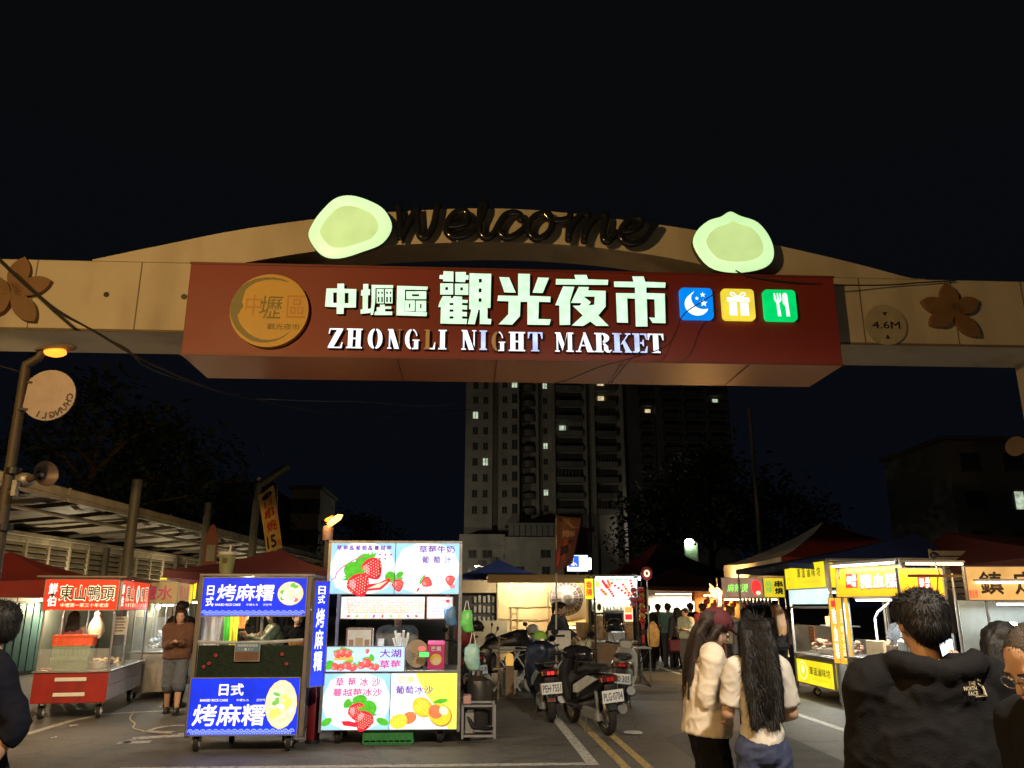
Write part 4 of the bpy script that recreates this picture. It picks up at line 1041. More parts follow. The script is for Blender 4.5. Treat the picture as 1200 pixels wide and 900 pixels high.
# ---- yellow flag 串燒 15
Yf = 20.0
def flag(name, label, corners, Y, mat, pole, draw, polecol=None, dy=.0):
    """corners TL TR BR BL in the survey; a cloth quad with a gentle wave on its own pole"""
    c = [P(px, py, Y) for px, py in corners]; base = P(*pole[0], Y)
    t = thing(name, label, 'flag', (base.x, Y, 0)); o = V((base.x, Y, 0))
    W = (c[1] - c[0]).length; H = (c[3] - c[0]).length
    def S(u, v): return (c[0].lerp(c[1], u)).lerp(c[3].lerp(c[2], u), v) - o + V((0, -.06 + .05 * math.sin(5 * u + 3 * v) * (1), 0))
    g = MB(); n_, m_ = 10, 24
    g.v = [tuple(S(i / n_, j / m_)) for j in range(m_ + 1) for i in range(n_ + 1)]
    for j in range(m_):
        for i in range(n_):
            a = j * (n_ + 1) + i; g.f.append((a, a + n_ + 1, a + n_ + 2, a + 1)); g.m.append(0)
    cl = g.build('cloth', mat, t, True)
    pc = Pic(lambda x, y, d: S(x, 1 - y) + V((0, -.004 - d, 0))); draw(pc); pc.build(cl)
    b = MB(); p1, p2 = P(*pole[0], Y) - o, P(*pole[1], Y) - o; b.cyl((p1.x, 0.0, 0), (p2.x, 0, p2.z), .022, .016, 8); b.build('pole', polecol or dull, t, True)
yel = pr('flag_yellow', (.62, .40, .10), .7, 0, .12, 2); fred = pr('flag_red_ink', (.45, .03, .02), .7); fblk = pr('flag_black_ink', (.02, .02, .02), .7); fwht = pr('flag_white_ink', (.75, .72, .65), .7)
def d1(p):
    p.ell(.5, .905, .34, .055, fblk, 1); p.text('獨立', .25, .875, .5, .06, fwht, 2, .03)
    p.text('燒烤', .10, .72, .8, .12, fred, 1, .03); p.text('串', .22, .53, .6, .16, fred, 1, .05); p.text('燒', .26, .31, .6, .17, fred, 1, .04); p.text('15', .15, .05, .55, .19, fblk, 1, .05); p.text('元', .78, .05, .2, .09, fred, 1, .03)
flag('feather_flag', 'yellow vertical flag with red and black lettering and 15 at its foot', ((303, 581), (322, 569), (331, 642), (313, 648)), Yf, yel, ((332.5, 672), (325, 566)), d1)
fbrown = pr('flag_brown', (.17, .06, .045), .7, 0, .4, 3, dirt=((.45, .28, .12), 2.5, .6))
def d2(p):
    lt = pr('flag_pink_ink', (.55, .33, .25), .7)
    for k in range(5): p.poly([(.12 + .09 * k, .98), (.2 + .09 * k, .98), (.75 + .06 * k, .78), (.66 + .06 * k, .78)], pr('flag_ochre', (.45, .27, .12), .7), 1 + .1 * k)
    p.text('烤', .28, .60, .3, .14, lt, 2, .04); p.text('吊', .56, .60, .26, .1, lt, 2, .04)
    p.poly([(.05, .1), (.42, .2), (.75, .5), (.5, .55), (.12, .35)], pr('flag_bright_red', (.55, .06, .04), .7), 1.5)
    p.text('大', .5, .42, .34, .13, fblk, 3, .05); p.text('腸', .22, .27, .4, .16, fblk, 3, .06)
flag('feather_flag', 'dark red and brown food flag above the tarpaulin booth, black lettering', ((652, 604), (680.5, 608), (671, 660), (650, 672)), 17.6, fbrown, ((650, 690), (652, 603)), d2, cream)

# ================================================================== cables
cabm = pr('cable_black', (.02, .02, .02), .6)
def cable(label, pts, r, k=6, m=None):
    pts = [P(a, b_, c) for a, b_, c in pts]; b = MB(); b.tube(smoothpath(pts, k), r, 6); o = b.build('cable', m or cabm, None, True); return tag(o, label, 'cable')
cable('thick black cable crossing the left flower and sagging away under the beam', [(-12, 292, 9.3), (30, 332, 9.3), (67, 363, 9.3), (110, 388, 9.2), (160, 418, 9.0), (203, 438, 10), (250, 456, 12), (300, 468, 14.5), (380, 483, 19), (470, 487, 24), (552, 480, 30)], .014)
cable('second black cable running just beside the thick one from the left flower', [(-12, 295, 9.35), (30, 335, 9.3), (70, 367, 9.3), (110, 387, 9.2), (130, 399, 9.1), (150, 410, 9.0), (172, 430, 10), (215, 446, 12), (270, 462, 14.5)], .010)
cable('thin grey cable stretched below the sign box toward the pale tower', [(300, 467, 16), (370, 470, 20), (430, 471, 24), (500, 476, 28), (555, 470, 34)], .012, m=dull)
cable('thin black cable hanging slantwise across the blue moon badge', [(650, 449, 9.6), (668, 444, 9.5), (705, 429, 9.45), (750, 417, 9.42), (785, 402, 9.42), (800, 370, 9.42), (822, 354, 9.5), (838, 344, 9.55)], .007)
cable('short black cable across the orange underside below the letter E', [(716, 449, 9.7), (726, 436, 9.6), (737, 423, 9.55), (755, 408, 9.5)], .007)
cable('black cable lying along the band from the right bun lamp to the right flower', [(862, 317, 9.76), (880, 324, 9.76), (930, 331, 9.76), (985, 334, 9.85), (1040, 334, 9.98), (1082, 331, 9.98), (1120, 329, 10.0)], .010)
cable('wire reaching the amber lamp post from the left edge', [(-15, 425, 8.3), (8, 431, 8.25), (27, 437, 8.2)], .007)

# ================================================================== tents
def clothm(name, col): return pr(name, col, .75, 0, .18, 1.5, .25, 6)
navy, maroon, redc, whitec, bluec = clothm('canvas_navy', (.016, .02, .06)), clothm('canvas_maroon', (.075, .012, .016)), clothm('canvas_red', (.26, .028, .024)), clothm('canvas_white', (.76, .73, .69)), clothm('canvas_blue', (.012, .03, .17))
dkgrey = clothm('canvas_dark', (.03, .026, .03))
def tent(label, cx, cy, w, d, ze, zp, cols, yaw=0, val=.22, group='pop up tents', apex=(0, 0), legs=(0, 1, 2, 3), bulge=.10):
    """cols: front, right, back, left canvas"""
    t = thing('market_tent', label, 'tent', (cx, cy, 0), yaw, group)
    mats = []; idx = []
    for c in cols:
        if c not in mats: mats.append(c)
        idx.append(mats.index(c))
    C4 = [V((-w / 2, -d / 2, ze)), V((w / 2, -d / 2, ze)), V((w / 2, d / 2, ze)), V((-w / 2, d / 2, ze))]; ap = V((apex[0], apex[1], zp)); b = MB(); N = 10
    for k in range(4):
        a, c = C4[k], C4[(k + 1) % 4]; b.mat(idx[k]); g = []
        for j in range(N + 1):
            v = j / N
            for i in range(N + 1):
                u_ = i / N; e = a.lerp(c, u_); p = e.lerp(ap, v); p.z -= bulge * (zp - ze) * math.sin(math.pi * v) * 1.2 * (1 + .5 * math.sin(math.pi * u_)); p.z += -.05 * math.sin(math.pi * u_) * (1 - v)
                g.append(p)
        fs = [(j * (N + 1) + i, j * (N + 1) + i + 1, (j + 1) * (N + 1) + i + 1, (j + 1) * (N + 1) + i) for j in range(N) for i in range(N)]
        b.add(g, fs)
        if val:
            g = []
            for j in (0, 1, 2):
                for i in range(N * 2 + 1):
                    u_ = i / (N * 2); p = a.lerp(c, u_); p.z -= .05 * math.sin(math.pi * u_) + val * j / 2
                    out_ = (a + c) / 2; out_.z = 0; out_.normalize(); p += out_ * (.004 + .02 * j * math.sin(u_ * 21 + k)); g.append(p)
            M_ = N * 2 + 1; b.add(g, [(j * M_ + i, (j + 1) * M_ + i, (j + 1) * M_ + i + 1, j * M_ + i + 1) for j in (0, 1) for i in range(M_ - 1)])
    b.build('canopy', mats, t, True, 60)
    if legs is not None:
        for p in [C4[k] for k in legs] + ([] if legs else [V((0, 0, 0))]):
            l = MB(); l.box(p.x * .98 - .02, p.y * .98 - .02, 0, p.x * .98 + .02, p.y * .98 + .02, ze - .02 if legs else zp - .1, .004); l.build('leg', dull, t)
        l = MB()
        for k in range(4): l.cyl(C4[k] * .985 - V((0, 0, .04)), ap - V((0, 0, .1)), .012, None, 6)
        l.build('roof_frame', dull, t)
    return t
# ================================================================== parts shared by the carts
def caster(parent, x, y, r=.11, w=.06, yaw=0):
    b = MB(); ca, sa = math.cos(R(yaw)), math.sin(R(yaw)); ax = V((ca, sa, 0)); c = V((x, y, r))
    prof = [(-w / 2, r * .8), (-w / 2 * .8, r * .96), (0, r), (w / 2 * .8, r * .96), (w / 2, r * .8)]
    b.tube([c + ax * a for a, q in prof], [q for a, q in prof], 20); o = b.build('wheel', rubber, parent, True)
    h = MB(); h.tube([c - ax * (w / 2 + .006), c + ax * (w / 2 + .006)], r * .55, 16); h.tube([c - ax * (w / 2 + .02), c + ax * (w / 2 + .02)], r * .18, 10); h.build('hub', whitep, o, True)
    f = MB(); up = V((0, 0, 1)); fw = V((-sa, ca, 0))
    for s in (-1, 1): f.tube([c + ax * s * (w / 2 + .012), c + ax * s * (w / 2 + .012) + up * (r + .05)], .012, 6)
    f.build('fork', dull, o)
def rod(b, a, c, r=.018, n=8): b.cyl(a, c, r, r, n)
def fluo(parent, x0, x1, y, z, power, col=(.9, 1, .95), m=None, name='light_tube', dir_='x'):
    b = MB()
    p0, p1 = (V((x0, y, z)), V((x1, y, z))) if dir_ == 'x' else (V((y, x0, z)), V((y, x1, z)))
    b.cyl(p0, p1, .014, None, 8); o = b.build(name, m or tubeW, parent, True)
    h = MB(); c = (p0 + p1) / 2
    if dir_ == 'x': h.box(x0 - .03, y - .025, z + .02, x1 + .03, y + .025, z + .05, .004)
    else: h.box(y - .025, x0 - .03, z + .02, y + .025, x1 + .03, z + .05, .004)
    h.build('holder', whitep, o)
    if power: light('tube_light', 'AREA', c - V((0, 0, .03)), power, col, abs(x1 - x0), parent, .05, rot=(0, 0, 0 if dir_ == 'x' else 90))
def crate(name, label, loc, yaw, w, d, h, mat, group=None):
    t = thing(name, label, 'crate', loc, yaw, group); b = MB()
    b.box(-w / 2, -d / 2, 0, w / 2, d / 2, .012)
    for s in (-1, 1):
        for k in range(5):
            z = .015 + k * (h - .05) / 4.4
            b.box(-w / 2, s * d / 2 - (.008 if s > 0 else 0), z, w / 2, s * d / 2 + (.008 if s < 0 else 0), z + .016); b.box(s * w / 2 - (.008 if s > 0 else 0), -d / 2 + .009, z, s * w / 2 + (.008 if s < 0 else 0), d / 2 - .009, z + .016)
        for k in range(9):
            x = -w / 2 + .002 + k * (w - .016) / 8; b.box(x, s * d / 2 - .011, .012, x + .012, s * d / 2 + .011, h - .03)
        for k in range(6):
            y = -d / 2 + .002 + k * (d - .016) / 5; b.box(s * w / 2 - .011, y, .012, s * w / 2 + .011, y + .012, h - .03)
    b.build('body', mat, t)
    r = MB()
    for s in (-1, 1): r.box(-w / 2 - .012, s * d / 2 - .014, h - .03, w / 2 + .012, s * d / 2 + .014, h); r.box(s * w / 2 - .014, -d / 2 + .015, h - .03, s * w / 2 + .014, d / 2 - .015, h)
    r.build('rim', mat, t); return t
bluem = em('sign_blue', (.008, .035, .80), .66, .28, 2.4, sample=True)
# ---- red duck cart
redsign = em('sign_red', (.80, .035, .012), .58, .18, 2.5, sample=True)
ink = pr('ink_dark', (.03, .012, .01), .5); inkc = em('ink_cream', (1.0, .86, .55), .70, .08); inkw = em('ink_white', (1, .97, .9), .74, .08)
gA = G(112, 845); DY = gA.y
t = thing('food_cart', 'duck snack cart with red lit signs and a red front drawer at the left', 'food cart', (-6.44, DY, 0), 10, 'food carts')
W, D, CT, TP = 1.04, 2.6, .70, 2.05
b = MB(); b.box(0, 0, .24, W, .025, CT - .03, .004); b.build('front_panel', pr('cart_red', (.30, .014, .012), .45, 0, .2, 4, dirt=((.1, .02, .02), 5, .5)), t)
b = MB()
for z in (.335, .55): b.box(.30, -.014, z, .74, -.001, z + .055, .006)
b.build('white_strip', whitep, t)
b = MB(); b.box(W - .02, .03, .26, W, D, .47, .003); b.box(W - .02, .03, .478, W, D, CT - .04, .003); b.build('side_panel', pr('cart_lilac', (.50, .48, .60), .4), t)
b = MB(); b.box(0, .026, .25, .02, D, CT - .04); b.box(.021, D - .02, .25, W - .021, D, CT - .04); b.box(.03, .03, .25, W - .03, D - .03, .27); b.build('back_panel', dull, t)
b = MB(); b.box(-.03, -.03, CT - .028, W + .03, D + .03, CT, .008); b.build('counter', steel, t)
b = MB()
for x in (.02, W - .02):
    for y in (.02, 1.0, D - .02): rod(b, (x, y, CT), (x, y, TP + .02))
b.build('post', steel, t, True)
b = MB(); b.box(-.12, -.12, TP + .021, W + .12, D + .1, TP + .05, .006); b.build('roof', pr('cart_roof', (.2, .17, .13), .6, .3), t)
for k, (fr2, w_) in enumerate(((Fr((.0, -.03, 1.59)), W), (Fr((W + .03, .03, 1.59), 'R'), 2.3))):
    o, p = panel(t, fr2, w_, .45, .05, redsign, dull, .012)
    if k == 0:
        p.text('鮮', .05, .235, .12, .16, inkw, 2, .03); p.text('伯', .05, .055, .12, .15, inkw, 2, .03); p.ell(.11, .215, .035, .03, ink, 1)
        p.text('東山鴨頭', .205, .135, .79, .235, inkc, 2, .055); p.text('東山鴨頭', .215, .145, .77, .215, ink, 3, .015); p.text('中壢第一家三十年老店', .24, .04, .68, .06, inkc, 2, .01)
    else:
        p.text('鮮', .06, .235, .16, .15, inkw, 2, .03); p.text('伯', .06, .055, .16, .15, inkw, 2, .03)
        p.text('東山', .32, .135, .70, .235, inkc, 2, .055); p.text('東山', .34, .145, .66, .215, ink, 3, .015)
        p.ell(1.28, .25, .13, .15, inkc, 2); p.ell(1.28, .25, .07, .10, em('ink_teal', (.05, .45, .5), .7), 3)
        p.text('鴨頭', 1.5, .135, .7, .235, inkc, 2, .055); p.text('鴨頭', 1.52, .145, .66, .215, ink, 3, .015); p.text('中壢第一家三十年老店', .35, .04, 1.75, .06, inkc, 2, .01)
    p.build(o)
g = MB(); g.box(.02, .015, CT + .001, W - .02, .021, CT + .32); g.box(W - .02, .04, CT + .001, W - .015, 2.5, CT + .34); g.build('glass', clearg, t)
fluo(t, .2, 1.5, .5, 1.62, 20, (1, .88, .65), tubeY, dir_='y')
for x, y in ((.12, .2), (W - .12, .2), (.12, D - .2), (W - .12, D - .2)): caster(t, x, y, .10)
def on(t_, x, y, z):      # a place on a cart, in the street
    a = t_.rotation_euler[2]; return (t_.location.x + x * math.cos(a) - y * math.sin(a), t_.location.y + x * math.sin(a) + y * math.cos(a), z)
gcr = pr('crate_green', (.20, .33, .24), .5); rcr = pr('crate_red', (.60, .09, .03), .45)
for k, (z, m_, lb, hh) in enumerate(((CT + .002, gcr, 'green plastic crate at the bottom of the stack on the duck cart', .17), (CT + .175, gcr, 'green plastic crate in the middle of the stack on the duck cart', .17), (CT + .348, rcr, 'orange red plastic crate topmost on the duck cart stack', .16))):
    crate('plastic_crate', lb, on(t, .40, .42, z), 10 + 3 * k, .5 + .06 * (k == 2), .36, hh, m_, 'crates on the duck cart')
food = pr('braised_meat', (.12, .05, .02), .35, 0, .5, 25); tray = pr('tray_wood', (.40, .30, .18), .5)
def foodtray(label, loc, yaw, w, d, seed, mats=(food,), hgt=.05, name='food_tray', lift=.014):
    tt = thing(name, label, 'tray', loc, yaw, 'trays of food'); b = MB(); b.box(-w / 2, -d / 2, 0, w / 2, d / 2, .012, .003)
    for s in (-1, 1): b.box(-w / 2, s * d / 2 - .006, .0121, w / 2, s * d / 2 + .006, .04); b.box(s * w / 2 - .006, -d / 2 + .007, .0121, s * w / 2 + .006, d / 2 - .007, .04)
    b.build('tray', steel, tt); r_ = random.Random(seed); f = MB()
    for i in range(38):
        f.mat(r_.randrange(len(mats))); s_ = .02 + .025 * r_.random()
        f.ell((r_.uniform(-w / 2 + .05, w / 2 - .05), r_.uniform(-d / 2 + .05, d / 2 - .05), lift + s_ * .5 + r_.random() * hgt), (s_ * 1.5, s_ * 1.1, s_ * .8), 8, 5, Matrix.Rotation(r_.random() * 6, 3, 'Z') @ Matrix.Rotation(r_.uniform(-.5, .5), 3, 'X'))
    f.build('food', list(mats), tt, True, 60); return tt
foodtray('steel tray of dark braised meat on the duck cart counter, nearest the street corner', on(t, .72, .75, CT + .002), 10, .42, .5, 3)
foodtray('steel tray of pale noodles and meat on the duck cart counter, farther back', on(t, .62, 1.5, CT + .002), 14, .6, .6, 4, (food, pr('pale_food', (.5, .38, .22), .5)))
q = on(t, .80, .28, CT + .002); p_ = thing('metal_pot', 'small round steel pot by the corner post of the duck cart', 'pot', q); b = MB(); b.lathe([(.01, 0), (.10, 0), (.115, .02), (.115, .10), (.125, .105), (.11, .105), (.10, .03), (.01, .025)]); b.build('pot', steel, p_, True)
q = on(t, .12, .10, CT + .002); b = MB()
for i in range(7): b.ell((rnd.uniform(-.08, .08), rnd.uniform(-.04, .04), .02), (.035, .022, .018), 8, 5)
o = b.build('raw_meat', pr('raw_pink', (.55, .22, .17), .4), None, True); o.location = q; tag(o, 'little pile of pink meat at the left end of the duck cart counter', 'meat')
# bun-white mannequin bottle rack inside
q = on(t, .55, 1.0, CT + .002); p_ = thing('pear_bag', 'tall cream coloured bundle of bags hanging inside the duck cart', 'bag', (q[0], q[1], 0)); b = MB()
b.lathe([(.02, 1.12), (.10, 1.14), (.13, 1.25), (.11, 1.36), (.06, 1.45), (.05, 1.48), (.06, 1.52), (.02, 1.56)], n=14); b.build('bag', pr('bag_cream', (.62, .55, .35), .5, 0, .3, 9, .5, 14), p_, True)
b = MB(); rod(b, (0, 0, 1.55), (0, 0, TP + .02), .004, 6); b.build('hook', dull, p_)
# price placard hung on the corner
q = on(t, W + .02, .30, 1.35); p_ = thing('price_placard', 'small pale price card hanging at the corner of the duck cart', 'placard', q, 25); b = MB(); b.box(-.09, -.01, -.14, .09, 0, .14); b.box(-.004, -.008, .141, .004, -.002, .25); o = b.build('card', pr('placard', (.42, .4, .34), .7), p_)
pc = Pic(Fr((0, -.011, 0)));
for k in range(5): pc.rect(-.07, .09 - .045 * k, .05 + .02 * (k % 2), .105 - .045 * k, ink)
pc.build(p_, 'lines')
# ---- yellow and maroon cart beyond it
t = thing('food_cart', 'salted chicken cart with a dull gold sign and a lit yellow lower panel', 'food cart', (-6.15, 16.1, 0), 10, 'food carts')
ylw = em('sign_yellow_dim', (.62, .50, .02), .75, .25, 2.2, sample=True); ochre = em('sign_ochre', (.30, .19, .06), .5, .3, 3); mar = em('ink_maroon', (.30, .03, .05), .6, .2)
FR = lambda y, z: Fr((.72, y, z), 'R')
b = MB(); b.box(0, 0, .12, .70, 1.9, .80, .005); b.build('body', steel, t)
b = MB(); b.box(-.03, -.04, .801, .74, 1.95, .83, .005); b.build('counter', steel, t)
b = MB()
for x in (0, .68):
    for y in (.02, .95, 1.88): rod(b, (x, y, .83), (x, y, 2.1))
b.build('post', steel, t, True)
b = MB(); b.box(-.08, -.05, 2.10, .76, 1.98, 2.13); b.build('roof', dull, t)
o, p = panel(t, FR(.0, 1.70), 1.9, .38, .04, ochre, dull, .012); p.text('鹽水雞', .15, .05, 1.25, .28, mar, 2, .04); p.rect(1.45, .0, 1.9, .38, ylw, 1); p.build(o)
o, p = panel(t, FR(.03, .20), 1.84, .55, .02, ylw, steel, .015); p.rect(0, 0, .42, .55, em('sign_olive', (.16, .14, .03), .5), 1); p.ell(.22, .33, .13, .12, em('ink_purple', (.22, .05, .3), .6), 2); p.text('鹽水雞', .5, .12, 1.25, .33, mar, 2, .05); p.build(o)
o, p = panel(t, Fr((0, -.03, 1.70)), .7, .38, .03, ochre, dull, .012); p.text('鹽水', .08, .06, .54, .26, mar, 2, .04); p.build(o)
g = MB(); g.box(.694, .04, .85, .70, 1.86, 1.62); g.box(.02, -.006, .85, .68, 0, 1.45); g.build('glass', glass('glass_streaky', (.8, .9, .95), .22, .15), t)
fluo(t, .1, 1.8, .45, 1.66, 16, (.85, 1, 1), dir_='y')
for x, y in ((.1, .2), (.6, .2), (.1, 1.7), (.6, 1.7)): caster(t, x, y, .09)
foodtray('tray of pale sliced chicken behind the glass of the salted chicken cart', on(t, .36, .6, .832), 10, .5, .6, 8, (pr('chicken', (.55, .45, .3), .5), food))
q = on(t, .35, 1.4, .832); b = MB()
for i in range(26): b.ell((rnd.uniform(-.2, .2), rnd.uniform(-.25, .25), .05 + .3 * rnd.random()), (.05, .06, .05), 8, 5)
o = b.build('bagged_goods', pr('plastic_bags', (.55, .58, .6), .25, 0, .35, 14), None, True, 60); o.location = q; tag(o, 'heap of clear plastic bags behind the glass of the salted chicken cart', 'bags')
# ---- bright yellow bun cart farther back
t = thing('food_cart', 'bun cart with a bright yellow sign half hidden by the blue cart', 'food cart', (-6.9, 19.3, 0), 6, 'food carts')
ybr = em('sign_yellow_bright', (.85, .70, .02), .95, .2, 3, sample=True); inr = em('ink_red', (.75, .03, .02), .9)
b = MB(); b.box(0, 0, .12, 1.3, .8, .85, .01); b.build('body', steel, t); b = MB()
for x in (.02, 1.28):
    for y in (.02, .78): rod(b, (x, y, .85), (x, y, 2.3))
b.build('post', steel, t, True)
for nm, fr2, w_, s in (('a', Fr((0, -.02, 1.8)), .80, '小籠包'), ('b', Fr((.86, -.02, 1.8)), .44, '湯包')):
    o, p = panel(t, fr2, w_, .46, .05, ybr, dull, .015); p.text(s, .06, .14, w_ - .12, .24, inr, 2, .05); p.text('現蒸', .1, .03, w_ - .3, .08, mar, 2, .02); p.build(o)
fluo(t, .1, 1.2, .3, 1.72, 16, (.9, 1, 1)); caster(t, .15, .15); caster(t, 1.15, .15)
b = MB()
for k in range(3): b.lathe([(.01, .86 + .12 * k), (.24, .86 + .12 * k), (.24, .965 + .12 * k), (.22, .978 + .12 * k), (.01, .98 + .12 * k)], (.4, .4, 0))
o = b.build('steamer', pr('bamboo', (.45, .32, .16), .6, 0, .3, 8), t, True)

# ---- blue grilled mochi cart
BX, BY = -3.18, 10.36
t = thing('food_cart', 'grilled rice cake cart with blue lit signs above and below a hedge strip', 'food cart', (BX, BY, 0), 0, 'food carts'); blue_cart = t
W, D = 1.24, .95
b = MB()
for x in (-.035, W + .035):
    for y in (.03, D): b.box(x - .025, y - .025, .17, x + .025, y + .025, 2.0, .004)
b.build('post', pr('cart_post', (.22, .19, .16), .5, .5), t)
b = MB(); b.box(-.06, 0, 2.001, W + .06, D + .05, 2.03, .005); b.build('roof', dull, t)
b = MB(); b.box(0, .055, .20, W, D, .80, .004); b.build('body', dull, t)
b = MB(); b.box(-.01, .03, .801, W + .01, D, .83, .004); b.build('counter', steel, t)
wavm = em('ink_pale_blue', (.25, .35, .95), .9); photo_bg = em('photo_cream', (.85, .76, .55), .62, .2, 12); inkg = em('ink_green', (.15, .45, .08), .8); inky = em('ink_yolk', (.95, .65, .12), .9); inkp = em('ink_photo_red', (.7, .12, .12), .8)
def waves(p, w):
    for r_ in range(2):
        n = 17
        for i in range(n):
            cx = w * (i + .5 * r_) / n
            if cx + w / n * .5 > w or cx < w / n * .5: continue
            for q_ in range(3): p.ell(cx, .006 + .022 * r_, w / n * (.46 - .14 * q_), .036 - .011 * q_, wavm if q_ != 1 else bluem, 1 + .25 * q_ + r_ * .8, 0, 8, 0, 180)
def foodphoto(p, cx, cy, rx, ry, seed, border=inky):
    p.ell(cx, cy, rx, ry, border, 1); p.ell(cx, cy, rx * .95, ry * .95, photo_bg, 2); r_ = random.Random(seed)
    for i in range(16):
        a, d = r_.random() * 6.28, math.sqrt(r_.random()) * .72; m_ = r_.choice((inkw, inky, inkw, inkg, inkp, inky))
        p.ell(cx + rx * d * math.cos(a), cy + ry * d * math.sin(a), rx * r_.uniform(.1, .26), ry * r_.uniform(.08, .2), m_, 3 + .1 * i, r_.random() * 90, 10)
o, p = panel(t, Fr((0, 0, 1.535)), W, .44, .05, bluem, dull, .012)
p.text('日', .05, .24, .08, .11, inkw, 2, .03); p.text('式', .045, .11, .09, .11, inkw, 2, .03); p.text('烤麻糬', .17, .175, .68, .19, inkw, 2, .022, shear=.06)
p.text('BAKED RICE CAKE', .16, .115, .30, .026, inkw, 2, .02); p.text('中壢もち', .53, .115, .14, .026, inkw, 2); p.text('군만떡', .73, .115, .10, .026, inkw, 2); waves(p, W); foodphoto(p, 1.05, .26, .155, .14, 3); p.build(o)
o, p = panel(t, Fr((-.03, 0, .20)), W + .02, .62, .05, bluem, dull, .012)
p.text('日式', .33, .43, .28, .13, inkw, 2, .035); p.text('BAKED RICE CAKE', .12, .365, .32, .026, inkw, 2, .02); p.text('中壢もち', .54, .365, .14, .026, inkw, 2); p.text('군만떡', .77, .365, .10, .026, inkw, 2)
p.text('烤麻糬', .05, .10, .83, .23, inkw, 2, .022, shear=.06); waves(p, W); foodphoto(p, 1.06, .33, .185, .27, 5); p.build(o)
# hedge strip with red flowers and card
hedge = pr('fake_grass', (.008, .022, .009), .8, 0, .5, 30); b = MB(); b.box(.0, .03, .832, W, .10, 1.19)
o = b.build('hedge_backing', hedge, t); b = MB(); r_ = random.Random(5)
for i in range(2600):
    x, z = r_.uniform(0, W), r_.uniform(.835, 1.20); a = r_.random() * 6.28; l_ = .022; b.mat(1 if r_.random() < .3 else 0)
    b.add([(x, .03, z), (x + .004, .03, z + .003), (x + l_ * math.cos(a), .03 - .02 * r_.random() - .006, z + l_ * math.sin(a))], [(0, 1, 2)])
b.build('blades', [hedge, pr('fake_grass_light', (.014, .040, .015), .8)], o)
b = MB()
for cx, cz in ((.22, 1.08), (1.0, 1.09), (.09, .95), (.15, .99), (1.06, .98)):
    for k in range(6): a = k * 1.05; b.ell((cx + .014 * math.cos(a), .0, cz + .014 * math.sin(a)), (.009, .005, .007), 6, 4)
b.build('flower', pr('flower_red', (.55, .06, .08), .5), o, True)
b = MB(); b.box(.44, -.015, 1.01, .74, -.003, 1.24, .002); cd = b.build('card', pr('card_edge', (.4, .38, .35), .5), t); pc = Pic(Fr((.44, -.016, 1.01))); cb = pr('card_blue', (.10, .22, .34), .5); pc.rect(.008, .115, .292, .222, cb); pc.rect(.008, .008, .292, .112, pr('card_brown', (.16, .08, .05), .5)); pc.text('烤麻糬套餐優惠', .03, .165, .24, .035, whitep, 2, .01); pc.text('八入一百元', .03, .125, .2, .026, whitep, 2); pc.build(cd)
b = MB(); b.tube(sag((0, .0, 1.235), (W, .0, 1.255), .02), .02, 6); b.build('string', pr('film_grey', (.5, .52, .5), .25, 0, .2, 9), t)
b = MB(); b.box(-.014, .12, .85, -.008, D - .05, 1.52); b.box(W + .008, .12, .85, W + .014, D - .05, 1.52); b.build('glass', clearg, t)
# blue banner on the right side
o, p = panel(t, Fr((W + .10, .02, .72), ((.55, .83, 0), (0, 0, 1))), .24, 1.22, .03, bluem, dull, .01); p.text('日式', .06, .95, .12, .22, inkw, 2, .03, vert=True); p.text('烤麻糬', .05, .16, .14, .75, inkw, 2, .03, vert=True); p.build(o)
fluo(t, .1, W - .1, .93, 1.60, 8, (1, .95, .85))
for x, y in ((.05, .14), (.30, .75), (W - .12, .14), (W - .3, .8)): caster(t, x, y, .105, yaw=8)
b = MB(); q = P(263, 674, 10.55); b.lathe([(.02, 0), (.078, 0), (.102, .245), (.108, .25), (.108, .262), (.095, .262), (.02, .26)], (0, 0, 0), 20)
ct = thing('cup_ornament', 'big dull green drink cup with a straw on top of the blue cart', 'cup', (q.x, 10.62, 2.031)); cp = b.build('cup', pr('cup_green', (.24, .25, .10), .45, 0, .12, 5), ct, True); s_ = MB(); rod(s_, (.02, 0, .26), (.03, 0, .36), .012); s_.build('straw', cream, ct, True); l_ = MB(); l_.lathe([(.109, .235), (.112, .24), (.112, .268), (.109, .272)], n=20); l_.build('lid_rim', cream, ct, True); pc = Pic(lambda x, y, d: V((.105 * math.sin(x), -.108 * math.cos(x) - d + (.24 - y) * .085 * math.cos(x) - .006, y))); pc.poly([(-.25, .14), (.2, .14), (.28, .2), (.1, .19), (-.1, .2), (-.3, .2)], pr('cup_mark', (.08, .08, .03), .5)); pc.build(cp, 'emblem')
tee = {'green': (.15, .75, .06), 'yellow': (.85, .75, .04), 'orange': (.80, .22, .03), 'white': (.7, .75, .7)}
